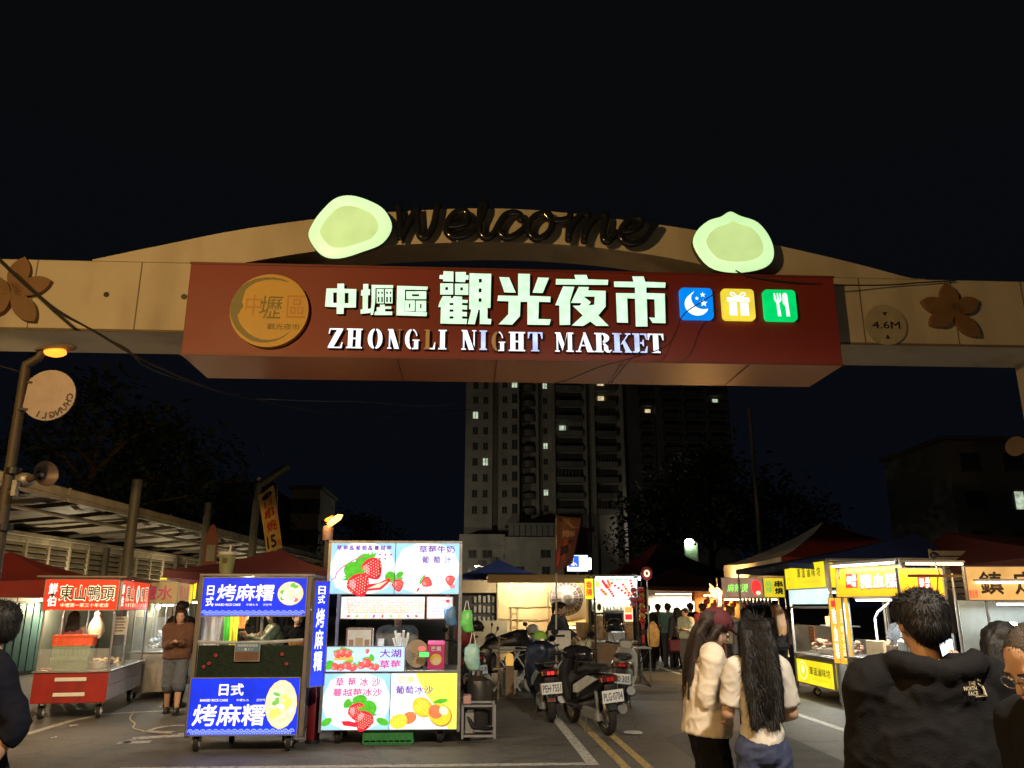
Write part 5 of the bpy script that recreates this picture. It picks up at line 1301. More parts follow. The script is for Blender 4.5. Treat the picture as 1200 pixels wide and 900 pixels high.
for k, (cn, x, w_) in enumerate((('white', -3.38, .24), ('green', -3.17, .09), ('yellow', -3.08, .11), ('orange', -2.98, .09))):
    tt = thing('hanging_towel', {'white': 'white sheet hanging at the left inside the blue cart', 'green': 'bright green towel hanging inside the blue cart', 'yellow': 'yellow towel hanging inside the blue cart', 'orange': 'short orange towel hanging inside the blue cart'}[cn], 'towel', (x, 11.5, 0), 0, 'hanging towels')
    b = MB(); z0 = {'white': .85, 'green': 1.18, 'yellow': 1.12, 'orange': 1.36}[cn]; n_ = 12
    b.rings([[(w_ * (i / n_ - .5), .025 * math.sin(i * 1.3 + z * 2), z) for i in range(n_ + 1)] + [(w_ * (i / n_ - .5), .025 * math.sin(i * 1.3 + z * 2) + .008, z) for i in range(n_, -1, -1)] for z in (z0, z0 + .2, 1.5, 1.6)]); b.build('cloth', pr('towel_' + cn, tee[cn], .8), tt, True, 60)
    b = MB(); rod(b, (0, 0, 1.601), (0, 0, 1.9), .004, 5); b.build('cord', dull, tt)

# ---- strawberry cart
SX, SYY = -1.735, 10.8
t = thing('food_cart', 'fruit smoothie cart with glowing white strawberry panels on a green crate', 'food cart', (SX, SYY, 0), 0, 'food carts'); straw = t
W, D = 1.65, 1.0
lit = em('panel_white', (.80, .97, 1.0), .68, .24, 2.6, sample=True); pale = em('panel_pale_blue', (.36, .72, .98), .60, .12, 3); ylp = em('panel_lemon', (.85, .85, .10), .72, .10, 2)
br, bh, bs, bg_ = em('berry_red', (.85, .02, .04), .66, .2, 30), em('berry_pink', (.95, .25, .30), .68, .2, 30), em('berry_seed', (1, .75, .55), .66), em('berry_leaf', (.08, .48, .03), .66, .25, 20)
SHADE.append(em('berry_shadow', (.50, .01, .03), .55, .2, 30))
pur, mag, gry = em('ink_violet', (.20, .02, .42), .6), em('ink_magenta', (.60, .03, .28), .65), em('ink_shadow_blue', (.25, .5, .8), .9)
mng, mngr = em('mango_yellow', (.98, .58, .03), .72, .15, 15), em('mango_red', (.90, .20, .08), .68, .25, 15)
b = MB()
for x in (-.022, W + .022):
    for y in (.03, D): b.box(x - .02, y - .02, .15, x + .02, y + .02, 2.44, .004)
b.box(-.04, .0, 2.441, W + .04, D + .04, 2.47, .004); b.build('frame', steel, t)
b = MB(); b.box(0, .055, .17, W, D, .80, .004); b.build('body', dull, t)
b = MB(); b.box(-.01, .0, .845, W + .01, D, .87, .004); b.build('counter', steel, t)
def corner_tint(p, w, h, l=1, bl=True):
    for (a, c, d_, e) in ((0, 0, 1, 1), (w, 0, -1, 1), (w, h, -1, -1), (0, h, 1, -1)):
        p.poly([(a, c), (a + d_ * w * .33, c), (a + d_ * w * .1, c + e * h * .12), (a, c + e * h * .4)], pale, l)
hw = W / 2
o, p = panel(t, Fr((0, 0, 1.80)), hw - .004, .635, .06, lit, steel, .008); corner_tint(p, hw - .004, .635)
p.text('草莓&葡萄&蔓越莓', .06, .545, .72, .06, pur, 3, .03); p.line([(.02, .17), (.07, .20), (.08, .26), (.14, .32), (.24, .39), (.33, .44), (.42, .47)], .012, mag, 2)
p.ell(.41, .38, .10, .13, bg_, 2, -30); p.ell(.28, .30, .11, .10, bg_, 2.2, 20); p.berry(.52, .33, .155, 35, br, bh, bs, bg_, 3); p.berry(.36, .13, .16, 25, br, bh, bs, bg_, 7); p.poly([(.45, .03), (.66, .05), (.78, .16), (.76, .2), (.62, .13), (.5, .12)], br, 11); p.poly([(.48, .06), (.64, .075), (.74, .16), (.6, .115)], bs, 12); p.ell(.77, .21, .07, .07, bg_, 2)
for i in range(9): p.ell(.48 + .036 * (i % 5) * 2, .49 - .05 * (i // 5), .013, .013, mag, 2)
p.build(o, 'print')
o, p = panel(t, Fr((hw + .004, 0, 1.80)), hw - .004, .635, .06, lit, steel, .008); corner_tint(p, hw - .004, .635)
p.text('草莓牛奶', .30, .515, .46, .09, pur, 3, .02); p.text('葡萄汁', .31, .385, .44, .085, pur, 3, .02)
p.ell(.22, .25, .10, .16, em('milk', (1, 1, .97), .9), 2); p.berry(.04, .12, .085, 10, br, bh, bs, bg_, 3); p.berry(.40, .15, .075, 60, br, bh, bs, bg_, 3); p.berry(.71, .18, .07, 0, br, bh, bs, bg_, 3, False); p.poly([(.06, .07), (.2, .1), (.28, .07), (.33, .03), (.26, .05), (.16, .05)], em('splash', (.95, .7, .65), 1.0), 2); p.ell(.06, .24, .05, .035, bg_, 2, 30); p.ell(.30, .05, .03, .012, br, 3, 60); p.ell(.74, .09, .04, .03, bh, 2); p.build(o, 'print')
o, p = panel(t, Fr((.02, -.02, .862)), .965, .29, .05, em('panel_lilac', (.50, .72, 1.0), .68, .12, 4, sample=True), steel, .008)
p.text('大湖', .66, .165, .26, .095, pur, 3, .02); p.text('草莓', .66, .035, .26, .095, mag, 3, .02); p.poly([(.08, .13), (.34, .13), (.30, .22), (.12, .22)], em('basket', (.75, .35, .1), .9), 2)
for (x, y, r_, rr) in ((.13, .21, .05, 20), (.20, .23, .055, -10), (.27, .215, .05, -30), (.10, .06, .05, 60), (.18, .05, .05, 90), (.26, .075, .055, 30), (.34, .05, .05, -40), (.43, .07, .05, 70), (.50, .11, .06, 10), (.56, .06, .045, 50), (.62, .05, .04, -20), (.50, .24, .028, 0)): p.berry(x, y, r_, rr, br, bh, bs, bg_, 3 + x * 3)
for (x, y) in ((.04, .1), (.3, .13), (.56, .16), (.03, .05)): p.ell(x, y, .045, .03, bg_, 2, x * 200)
p.build(o, 'print')
o, p = panel(t, Fr((0, 0, .185)), hw - .004, .65, .06, lit, steel, .008); corner_tint(p, hw - .004, .65)
p.text('草莓冰沙', .12, .50, .60, .10, mag, 3, .02); p.text('蔓越莓冰沙', .12, .385, .60, .09, mag, 3, .015); p.ell(.45, .34, .09, .06, bg_, 2, 10); p.ell(.58, .26, .09, .07, bg_, 2, -30); p.ell(.30, .30, .06, .04, bg_, 2, 60); p.berry(.42, .22, .12, 20, br, bh, bs, bg_, 3); p.berry(.52, .12, .13, -20, br, bh, bs, bg_, 7); p.poly([(.24, .1), (.27, .05), (.42, .03), (.46, .07), (.34, .1)], br, 11); p.ell(.06, .09, .07, .04, bg_, 2, 30); p.ell(.74, .09, .08, .04, bg_, 2, -20); p.build(o, 'print')
o, p = panel(t, Fr((hw + .004, 0, .185)), hw - .004, .65, .06, lit, steel, .008)
p.poly([(.30, .65), (hw - .004, .65), (hw - .004, 0), (.72, 0), (.60, .2), (.42, .42)], ylp, 1); p.text('芒果冰沙', .08, .53, .44, .085, inky, 3, .02); p.text('葡萄冰沙', .06, .41, .46, .09, pur, 3, .02); p.text('百香果', .71, .30, .035, .28, mng, 3, .0, vert=True)
p.ell(.40, .25, .135, .11, em('mango_skin', (.55, .30, .05), .9), 2, -35); p.ell(.39, .255, .12, .095, mng, 3, -35)
for k in (-1, 0, 1): p.line([(.30 + .05 * k, .20), (.45 + .05 * k, .33)], .006, inky, 4); p.line([(.32, .33 - .05 * k), (.48, .2 - .05 * k)], .006, inky, 4.3)
p.ell(.62, .16, .155, .13, em('mango_dark', (.35, .2, .04), .9), 4, -30); p.ell(.61, .17, .145, .12, mng, 5, -30); p.ell(.56, .20, .09, .08, mngr, 6, -30); p.ell(.66, .21, .06, .05, bs, 6.2, -30); p.ell(.24, .13, .09, .07, mngr, 2, 20); p.ell(.11, .09, .11, .085, mng, 3, 10)
for k in range(-2, 3): p.line([(.11 + .038 * k, .02), (.11 + .038 * k, .16)], .005, inky, 4); p.line([(.02, .09 + .03 * k), (.2, .09 + .03 * k)], .005, inky, 4.3)
p.ell(.62, .32, .09, .028, bg_, 4, 10); p.build(o, 'print')
# menu board under the roof
o, p = panel(t, Fr((.12, .30, 1.49)), 1.08, .27, .02, em('menu_cream', (.9, .82, .72), .42, .2, 3), dull, .008)
mr_ = em('menu_red', (.6, .1, .06), .5); r_ = random.Random(2)
for i in range(56):
    for k in range(9):
        if r_.random() < .8: p.rect(.07 + i * .0178, .07 + k * .021, .07 + i * .0178 + .011, .07 + k * .021 + .013, mr_ if k > 3 else em('menu_ink', (.4, .2, .12), .5), 2)
for i in range(9): p.ell(.1 + .11 * i, .03, .02, .013, (br, bg_, mng, pur)[i % 4], 2, 20 * i)
p.build(o, 'print')
o, p = panel(t, Fr((1.24, .30, 1.49)), .33, .27, .02, em('menu_white', (.8, .82, .9), .42), pr('menu_frame', (.25, .08, .06), .5), .012)
for k in range(6): p.text('芒果草莓冰沙特調'[:8 - k % 3], .03, .215 - .034 * k, .2, .02, mr_ if k < 3 else pur, 2)
p.ell(.27, .22, .03, .02, br, 2); p.ell(.27, .06, .03, .025, mag, 2); p.build(o, 'print')
fluo(t, .15, W - .15, .14, 1.90, 5, (.9, 1, 1))
for x, y in ((.18, .2), (W - .2, .2), (.18, .8), (W - .2, .8)): caster(t, x, y, .11, .07)
# things on and round it
crate('plastic_crate', 'large plain green crate on the road under the strawberry cart', (SX + .81, SYY + .25, .002), 0, .60, .40, .26, greenp)
b = MB(); b.box(-.294, -.199, .05, .294, -.178, .255); bb = b.build('crate_side', greenp, [o for o in bpy.data.objects if o.get('label', '').startswith('large plain green')][0])
tt = thing('display_box', 'framed brown cake box display on the strawberry cart, at the left', 'display box', (SX + .38, SYY + .32, .871)); b = MB(); b.box(-.17, -.08, .16, .17, .08, .50, .01); b.box(-.16, -.08, 0, .16, .09, .158, .01); b.build('case', whitep, tt); pc = Pic(Fr((-.17, -.082, .16))); pc.rect(.0, .0, .34, .34, pr('case_edge', (.14, .06, .05), .5)); pc.rect(.02, .02, .32, .32, pr('case_card', (.5, .48, .42), .6), 2); pc.rect(.12, .05, .22, .22, pr('case_tan', (.35, .25, .13), .6), 3); pc.rect(.04, .06, .1, .2, pr('case_brown', (.25, .14, .08), .6), 3); pc.rect(.24, .06, .3, .2, pr('case_brown', (.25, .14, .08), .6), 3); pc.build(tt, 'print')
for k, (x, h_, lb) in enumerate(((.66, .22, 'tall stack of clear plastic cups on the strawberry cart'), (.72, .14, 'short stack of clear cups beside the tall stack on the strawberry cart'))):
    tt = thing('cup_stack', lb, 'cup stack', (SX + x, SYY + .18 + .03 * k, 1.158 if x < .98 else .871), 0, 'plastic cups on the strawberry cart'); b = MB(); prof = [(.01, 0), (.055, 0)]
    for i in range(8): prof += [(.045, i * h_ / 8), (.05, (i + .9) * h_ / 8)]
    b.lathe(prof + [(.01, h_)], n=16); b.build('cups', pr('cup_clear', (.75, .78, .8), .2, 0, .05, 5), tt, True)
    tt.location.z = 1.155; tt.location.y = SYY + .02
    tt.location.z = .871; tt.location.y = SYY + .22
    tt.scale = (.9, .9, 1.7 if k == 0 else 1.6)
tt = thing('spoon_jar', 'jar of white plastic spoons and bags on the strawberry cart', 'jar', (SX + .93, SYY + .2, .871)); b = MB(); b.lathe([(.02, 0), (.06, 0), (.065, .24), (.055, .24), (.05, .03), (.02, .03)], n=14); b.build('jar', pr('jar_grey', (.5, .52, .52), .3), tt, True)
b = MB()
for i in range(14): a, l_ = i * .45, .06 + .03 * (i % 3); b.tube([(0.02 * math.cos(a), .02 * math.sin(a), .1), (l_ * math.cos(a), l_ * math.sin(a), .38 + .03 * (i % 4))], [.005, .016], 5)
b.build('spoons', pr('spoon_white', (.8, .82, .82), .3), tt)
tt = thing('round_plaque', 'round brown wooden plaque leaning on the counter of the strawberry cart', 'plaque', (SX + 1.13, SYY + .16, .871)); b = MB(); b.prism([(.15 * math.cos(a), .19 + .17 * math.sin(a)) for a in [k * math.pi / 14 for k in range(28)]], Fr((0, 0, 0)), -.03, 0); b.build('board', pr('plaque_wood', (.36, .26, .17), .6), tt); pc = Pic(Fr((0, 0, 0))); pc.text('手作', -.07, .12, .14, .08, pr('plaque_ink', (.12, .07, .04), .6)); pc.ell(.06, .25, .05, .03, inkp, 1); pc.build(tt, 'print')
tt = thing('juice_carton', 'magenta carton with a mango picture on the strawberry cart, at the right', 'carton', (SX + 1.37, SYY + .10, .871), 4); b = MB(); b.box(-.10, 0, 0, .115, .09, .30, .004); b.add([(-.10, 0, .301), (.115, 0, .301), (.115, .09, .301), (-.10, .09, .301), (-.10, .045, .35), (.115, .045, .35)], [(0, 1, 5, 4), (3, 4, 5, 2), (0, 4, 3), (1, 2, 5)]); b.build('carton', pr('carton_pink', (.55, .04, .22), .4), tt); pc = Pic(Fr((-.10, -.002, 0))); pc.ell(.105, .12, .075, .07, pr('carton_yellow', (.75, .5, .05), .5)); pc.ell(.11, .10, .05, .045, pr('carton_cream', (.7, .6, .4), .5), 2); pc.text('芒果', .04, .22, .13, .06, whitep, 2, .03); pc.build(tt, 'print')
b = MB(); b.box(1.17, .015, 1.03, 1.29, .03, 1.085); tt = thing('price_tag', 'small glowing green price tag beside the magenta carton', 'price tag', (SX, SYY - .02, 0)); b.build('tag', em('tag_green', (.1, .75, .15), .8), tt); b = MB(); rod(b, (1.23, .04, .871), (1.23, .04, 1.05), .006, 6); b.build('stalk', dull, tt)
for lb, x, z, col, s_, y in (('sky blue bag hanging inside the right post of the strawberry cart', 1.55, 1.40, (.10, .25, .5), 1, .1), ('lime green bag hanging outside the right post of the strawberry cart', 1.76, 1.32, (.18, .75, .16), 1.15, .05), ('pale teal bag hanging low outside the right post of the strawberry cart', 1.84, .86, (.35, .62, .58), 1.35, .0)):
    tt = thing('hanging_bag', lb, 'bag', (SX + x, SYY + y, z), 0, 'bags hung on the strawberry cart'); b = MB(); rs = []
    for zz_, w_, d_ in ((0, .05, .03), (.02, .075, .05), (.10, .085, .055), (.2, .08, .04), (.24, .05, .02)): rs.append([(s_ * w_ * .85 * (1 + .16 * math.sin(3 * a + zz_ * 25) + .08 * math.sin(7 * a)) * math.cos(a) + .02 * math.sin(zz_ * 22 + x), s_ * d_ * math.sin(a), s_ * zz_) for a in [k * math.pi / 8 for k in range(16)]])
    b.rings(rs); b.build('pouch', pr('bag_' + str(int(x * 100)), col, .35, 0, .25, 14, .4, 20), tt, True, 70); b = MB(); b.tube([(-s_ * .03, 0, s_ * .23), (-.01, 0, s_ * .34), (.01, 0, s_ * .34), (s_ * .03, 0, s_ * .23)], .006, 6); b.build('handle', whitep, tt)
tt = thing('steel_trolley', 'low steel frame trolley standing right of the strawberry cart', 'trolley', (SX + W + .06, SYY + .02, 0)); b = MB()
for (x, y) in ((0, 0), (.40, 0), (0, .42), (.40, .42)): b.box(x, y, .06, x + .03, y + .03, .46, .003)
for y in (0, .42): b.box(.031, y + .002, .43, .399, y + .028, .458, .003); b.box(.031, y + .002, .08, .399, y + .028, .11, .003)
b.build('frame', steel, tt); b = MB(); b.box(.02, .02, .462, .12, .3, .56, .01); b.build('box', pr('box_pinkish', (.5, .3, .28), .6), tt); b = MB(); b.tube([(.05, .1, .35), (.15, .05, .2), (.3, .1, .17), (.38, .2, .16)], .03, 8); b.build('hose', black, tt, True); b = MB(); b.box(.04, .06, .112, .16, .36, .36, .01); b.build('tank', dull, tt)
tt = thing('gas_bottle', 'dark steel drum standing behind the low trolley', 'drum', (SX + W + .28, SYY + .85, 0)); b = MB(); b.lathe([(.02, 0), (.17, 0), (.19, .03), (.19, .60), (.17, .68), (.06, .74), (.05, .80), (.02, .8)], n=20); b.build('drum', pr('drum_dark', (.07, .06, .05), .45, .5), tt, True)
# red suitcase-like cylinder at the left edge of the cart
tt = thing('fire_extinguisher', 'dark red cylinder between the blue cart and the strawberry cart', 'extinguisher', (SX - .14, SYY + .25, 0)); b = MB(); b.lathe([(.02, .04), (.075, .04), (.085, .07), (.085, .55), (.06, .63), (.03, .66), (.03, .70), (.01, .7)], n=18); b.build('cylinder', pr('ext_red', (.22, .012, .02), .35), tt, True); b = MB(); b.lathe([(.01, 0), (.09, 0), (.09, .039), (.01, .039)], n=16); b.build('foot', black, tt); b = MB(); b.box(-.05, -.02, .701, .05, .02, .76, .006); b.tube([(.05, 0, .74), (.10, 0, .7), (.10, -.02, .5), (.09, -.03, .3)], .012, 6); b.build('valve', black, tt)
# torch with flame behind the cart
flm = em('flame_core', (1.0, .55, .12), 2.4, .2, 12, sample=True); flo = em('flame_outer', (1.0, .24, .03), 1.0, .4, 14)
def torch(label, x, y, h, fl, power, can=True):
    t = thing('torch', label, 'torch', (x, y, 0)); b = MB(); b.box(-.035, -.03, 0, .035, .03, h - .23, .005); b.build('post', black, t)
    b = MB(); b.lathe([(.02, h - .229), (.075, h - .225), (.078, h - .06), (.06, h - .02), (.03, h - .02), (.02, h - .03)], n=16); b.build('can', pr('can_pink', (.42, .27, .24), .6, .0, .6, 30), t, True)
    f = MB(); pts = [V(p) for p in fl]; L = len(pts)
    f.tube([V((0, 0, h - .01)) + p for p in pts], [.028 + .02 * math.sin(math.pi * (i + .6) / (L + .3)) * 1.0 if i < L - 1 else .004 for i in range(L)], 10); o = f.build('flame', flm, t, True, 80)
    g = MB(); g.tube([V((-.03, .02, h - .0)) + p * .55 + V((-.02, 0, .05)) for p in pts], [.02, .028, .02, .012, .004][:L], 8); g.build('flame_wisp', flo, o, True, 80)
    light('flame_light', 'POINT', (0, -.12, h + .12), power, (1, .5, .14), .06, t); return t
q = P(384, 616, 11.9)
torch('small torch with a windblown flame above the left corner of the strawberry cart', q.x, 11.95, q.z + .02, [(0, 0, 0), (.03, 0, .03), (.08, 0, .07), (.15, 0, .12), (.20, 0, .15)], 6)
# tents on the left
tent('low red tent behind the duck cart at the left edge', -9.0, 16.9, 3.6, 3.0, 2.12, 2.68, (redc, redc, redc, redc), 3, .26)
tent('maroon umbrella tent with a navy right side behind the blue cart', -2.95, 12.5, 2.3, 1.9, 2.12, 2.46, (maroon, navy, maroon, maroon), 0, .10, apex=(.2, 0), legs=())
ub_ = [o for o in bpy.data.objects if o.get('label', '').startswith('maroon umbrella')][0]; b = MB(); b.ell((-.25, .25, 1.98), (.045, .045, .06), 10, 7); b.build('added_bulb', tubeY, ub_, True); b = MB(); rod(b, (-.25, .25, 2.03), (-.25, .25, 2.3), .006, 5); b.build('added_bulb_cord', black, ub_); light('added_bulb_light', 'POINT', (-.25, .05, 1.9), 38, (1, .80, .52), .06, ub_)  # bulb added under the canopy to light the people behind the blue cart
# pale wire loop lying on the road
b = MB(); b.tube(smoothpath([G(157, 834, .012), G(152, 842, .012), G(158, 848, .012), G(156, 853, .012), G(168, 857, .012), G(185, 859, .012), G(200, 860, .012)], 5), .010, 6); tag(b.build('cable', pr('cord_white', (.6, .55, .48), .5), None, True), 'pale cord lying in a loop on the road below the duck cart', 'cable')
# ================================================================== tarpaulin booth in the middle
tarpm = pr('tarp_beige', (.52, .42, .26), .35, 0, .12, 1.2, .5, 3.5, dirt=((.35, .25, .13), 1.5, .4))
qa, qb = P(583, 700, 22), P(688, 700, 22)
t = thing('tarp_booth', 'booth walled with a pale beige plastic tarpaulin behind the folding tables', 'booth', (qa.x, 22, 0)); W = qb.x - qa.x
b = MB(); NX, NZ = 40, 26
b.v = [(W * i / NX, .008 * math.sin(i * .35 + j * .2) + .005 * math.sin(i * .9 - j * .6) + .012 * mnoise.noise(V((i * .7, j * .7, 0))), .3 + 2.02 * j / NZ) for j in range(NZ + 1) for i in range(NX + 1)]
for j in range(NZ):
    for i in range(NX): a = j * (NX + 1) + i; b.f.append((a, a + 1, a + NX + 2, a + NX + 1)); b.m.append(0)
b.build('tarpaulin', tarpm, t, True, 80)
b = MB(); rod(b, (0, -.04, 0), (0, -.04, 2.36), .025); rod(b, (W, -.04, 0), (W, -.04, 2.36), .025); rod(b, (W * .56, -.05, .6), (W * .56, -.05, 2.0), .012); rod(b, (.3, -.05, 1.62), (W * .85, -.05, 1.63), .012); rod(b, (0, -.05, 1.33), (W * .56, -.05, 1.30), .014); rod(b, (.36, -.06, .6), (.36, -.06, 1.62), .02); rod(b, (.52, -.06, .6), (.52, -.06, 1.62), .02)
for k in range(5): rod(b, (.36, -.06, .8 + .17 * k), (.52, -.06, .8 + .17 * k), .01)
b.build('frame', pr('booth_pole', (.30, .24, .15), .5, .4), t, True)
b = MB(); b.box(-.3, -.12, 2.325, W + .1, .05, 2.40, .01); b.build('header', pr('header_wood', (.45, .33, .18), .6), t)
b = MB(); b.box(-1.15, -.03, 1.98, -.02, .0, 2.30, .005); b.build('valance', pr('valance_grey', (.28, .24, .18), .7), t)
b = MB(); b.box(-1.15, .25, .2, -.02, .30, 1.97); bb = b.build('dark_board', pr('board_navy', (.02, .022, .035), .6), t); b = MB(); r_ = random.Random(4)
for i in range(5):
    for k in range(4): b.box(-.62 + .12 * i, .18, .95 + .26 * k, -.55 + .12 * i, .245, 1.10 + .26 * k + .05 * r_.random(), .01)
b.build('bottle_row', pr('grey_jars', (.22, .23, .24), .35, 0, .5, 9), bb)
b = MB(); b.box(-.62, -.25, .5, .25, -.2, 1.28, .01); b.build('counter_sheet', pr('sheet_grey', (.20, .19, .16), .5), t)
b = MB(); b.box(-.3, -1.33, 2.20, W + .1, -1.30, 2.40, .005); b.build('added_fascia', pr('header_wood'  , (.45, .33, .18), .6), t); b = MB(); b.cyl((.1, -1.2, 2.33), (W - .1, -1.2, 2.33), .014, None, 8); b.build('light_tube', tubeY, t, True); light('added_booth_light', 'AREA', (W * .5, -1.2, 2.28), 70, (1.0, .80, .48), W * .9, t, .06, rot=(52, 0, 0))  # tube added to light the tarpaulin, board in front added to hide it
tent('navy blue tent with its peak above the left end of the tarpaulin booth', (P(585, 668, 23.2)).x, 23.6, 2.9, 2.2, 2.38, 2.93, (bluec, bluec, bluec, bluec), 0, .06)
# plaid umbrella hung open against the tarp
q = P(664, 701, 21.2); ub = thing('umbrella', 'open dark plaid umbrella turned to the road in front of the tarpaulin', 'umbrella', (q.x, 21.2, q.z)); R_ = .43
def plaid():
    m, n, l, bs_ = _nodes('plaid_cloth'); tcn = n.new('ShaderNodeTexCoord'); sp = n.new('ShaderNodeSeparateXYZ'); l.new(tcn.outputs['Object'], sp.inputs[0]); outs = []
    at2 = n.new('ShaderNodeMath'); at2.operation = 'ARCTAN2'; l.new(sp.outputs['Z'], at2.inputs[0]); l.new(sp.outputs['X'], at2.inputs[1])
    a_ = n.new('ShaderNodeMath'); a_.operation = 'MULTIPLY'; a_.inputs[1].default_value = 24 / 6.2832 * 1.0; l.new(at2.outputs[0], a_.inputs[0])
    l1 = n.new('ShaderNodeVectorMath'); l1.operation = 'LENGTH'; l.new(tcn.outputs['Object'], l1.inputs[0]); r1 = n.new('ShaderNodeMath'); r1.operation = 'MULTIPLY'; r1.inputs[1].default_value = 13; l.new(l1.outputs['Value'], r1.inputs[0])
    ms = []
    for src in (a_, r1):
        f = n.new('ShaderNodeMath'); f.operation = 'FRACT'; l.new(src.outputs[0], f.inputs[0]); c = n.new('ShaderNodeMath'); c.operation = 'LESS_THAN'; c.inputs[1].default_value = .22; l.new(f.outputs[0], c.inputs[0]); ms.append(c)
    mx_ = n.new('ShaderNodeMath'); mx_.operation = 'MAXIMUM'; l.new(ms[0].outputs[0], mx_.inputs[0]); l.new(ms[1].outputs[0], mx_.inputs[1])
    mc_ = n.new('ShaderNodeMixRGB'); mc_.inputs['Color1'].default_value = (.018, .016, .022, 1); mc_.inputs['Color2'].default_value = (.13, .115, .125, 1); l.new(mx_.outputs[0], mc_.inputs[0]); l.new(mc_.outputs[0], bs_.inputs['Base Color']); bs_.inputs['Roughness'].default_value = .6
    return m
b = MB(); rs = []
for k in range(8):
    r = R_ * (1 - k / 7.0) if k < 7 else .004; y = -.22 * (1 - (r / R_) ** 2)
    rs.append([(r * math.cos(a) * (1 + .0 * k), y + (.05 * (r / R_) ** 2 * abs(math.sin(4 * a))), r * math.sin(a)) for a in [j * 2 * math.pi / 48 for j in range(48)]])
b.rings(rs, True); b.build('cover', plaid(), ub, True, 80); b = MB(); rod(b, (0, .02, 0), (0, .7, -.03), .01, 6); rod(b, (0, -.20, 0), (0, -.28, 0), .008, 6); b.build('shaft', steel, ub)
# lit tray and boxes under the umbrella
tt = thing('display_shelf', 'brightly lit food shelf under the plaid umbrella', 'shelf', (q.x - .05, 21.1, 0)); b = MB(); b.box(-.45, -.05, .9, .55, .35, .94, .005); b.box(-.45, .36, .2, .55, .40, .95, .005); b.build('shelf', wood, tt)
b = MB(); b.box(-.36, -.06, .55, -.06, -.02, 1.12, .005); b.build('price_board', pr('board_orange', (.55, .20, .08), .5), tt); b = MB()
b.add([(-.3, -.1, 1.15), (.5, -.1, 1.20), (.55, .3, 1.32), (-.25, .3, 1.30)], [(0, 1, 2, 3)]); b.build('cover_sheet', pr('sheet_gold', (.7, .5, .22), .35), tt); fluo(tt, -.2, .5, .05, 1.12, 16, (1, .75, .4), tubeY)
for k, (px, py, wd, h, lb) in enumerate(((683, 738, .34, .34, 'brown cardboard box on the booth shelf right of the lit tray'), (702, 742, .40, .36, 'brown cardboard box under the sausage sign with a yellow cloth on top'), (668, 747, .3, .2, 'small brown box left of the bigger boxes by the booth'))):
    q2 = P(px, py, 20.6); tt = thing('cardboard_box', lb, 'box', (q2.x, 20.6, q2.z - h / 2), rnd.uniform(-8, 8), 'boxes by the booth'); b = MB(); b.box(-wd / 2, -.14, 0, wd / 2, .14, h, .004); b.build('carton', pr('cardboard', (.36, .25, .14), .8, 0, .15, 5), tt); b = MB(); b.box(-.02, -.143, 0, .02, -.1405, h); b.box(-wd * .49, -.15, h + .001, wd * .49, .0, h + .008); b.build('flap', pr('cardboard_lt', (.42, .30, .18), .8), tt)
    s2 = MB(); s2.box(-wd / 2, -.13, -(q2.z - h / 2) + .002, wd / 2, .13, -.002, .004); s2.build('box_below', pr('cardboard_dk', (.22, .16, .10), .8), tt)
# ---- folding tables
def ftable(label, x0, x1, y, d, h, lm=whitep):
    t = thing('folding_table', label, 'table', ((x0 + x1) / 2, y, 0), 0, 'folding tables'); w = x1 - x0; b = MB(); b.box(-w / 2, -d / 2, h - .03, w / 2, d / 2, h, .008); b.build('tabletop', pr('table_grey', (.42, .42, .40), .35, .1, .15, 3), t)
    for s in (-1, 1):
        xc = s * (w / 2 - .3); l = MB()
        for yy in (-d * .35, d * .35): rod(l, (xc - .26, yy, .02), (xc + .26, yy, h - .031), .014); rod(l, (xc + .26, yy + .03, .02), (xc - .26, yy + .03, h - .031), .014)
        rod(l, (xc - .26, -d * .35, .02), (xc - .26, d * .35, .02), .014); rod(l, (xc + .26, -d * .35 + .03, .02), (xc + .26, d * .35 + .03, .02), .014); l.build('leg', lm, t, True)
    return t
ftable('folding table with white crossed legs behind the bucket', .56, 1.55, 17.3, .55, .81)
ftable('folding table with white crossed legs between the parked scooters', 1.60, 2.62, 17.35, .55, .80)
ftable('small dark legged folding table right of the parked scooters', 3.35, 3.95, 18.0, .45, .80, black)
# bucket
g = G(593, 808); tt = thing('bucket', 'tall cream plastic bucket standing before the folding table', 'bucket', (g.x + .0, 16.6, 0)); b = MB(); b.lathe([(.02, 0), (.13, 0), (.165, .40), (.175, .402), (.175, .44), (.16, .44), (.15, .40), (.12, .03), (.02, .03)], n=24); o = b.build('body', cream, tt, True); b = MB(); b.lathe([(.166, .34), (.178, .345), (.178, .36), (.166, .365)], n=24); b.build('rim', cream, tt, True); b = MB(); b.tube([(.17 * math.cos(a), -.02 + .0 * a, .38 - .14 * math.sin(a)) for a in [k * math.pi / 10 for k in range(11)]], .005, 6); b.build('handle', steel, tt)
bag = thing('bag', 'white carrier bag on the ground under the folding table', 'bag', (1.33, 17.15, 0)); b = MB(); b.ell((0, 0, .14), (.14, .10, .15), 14, 8); b.build('bag', whitep, bag, True)
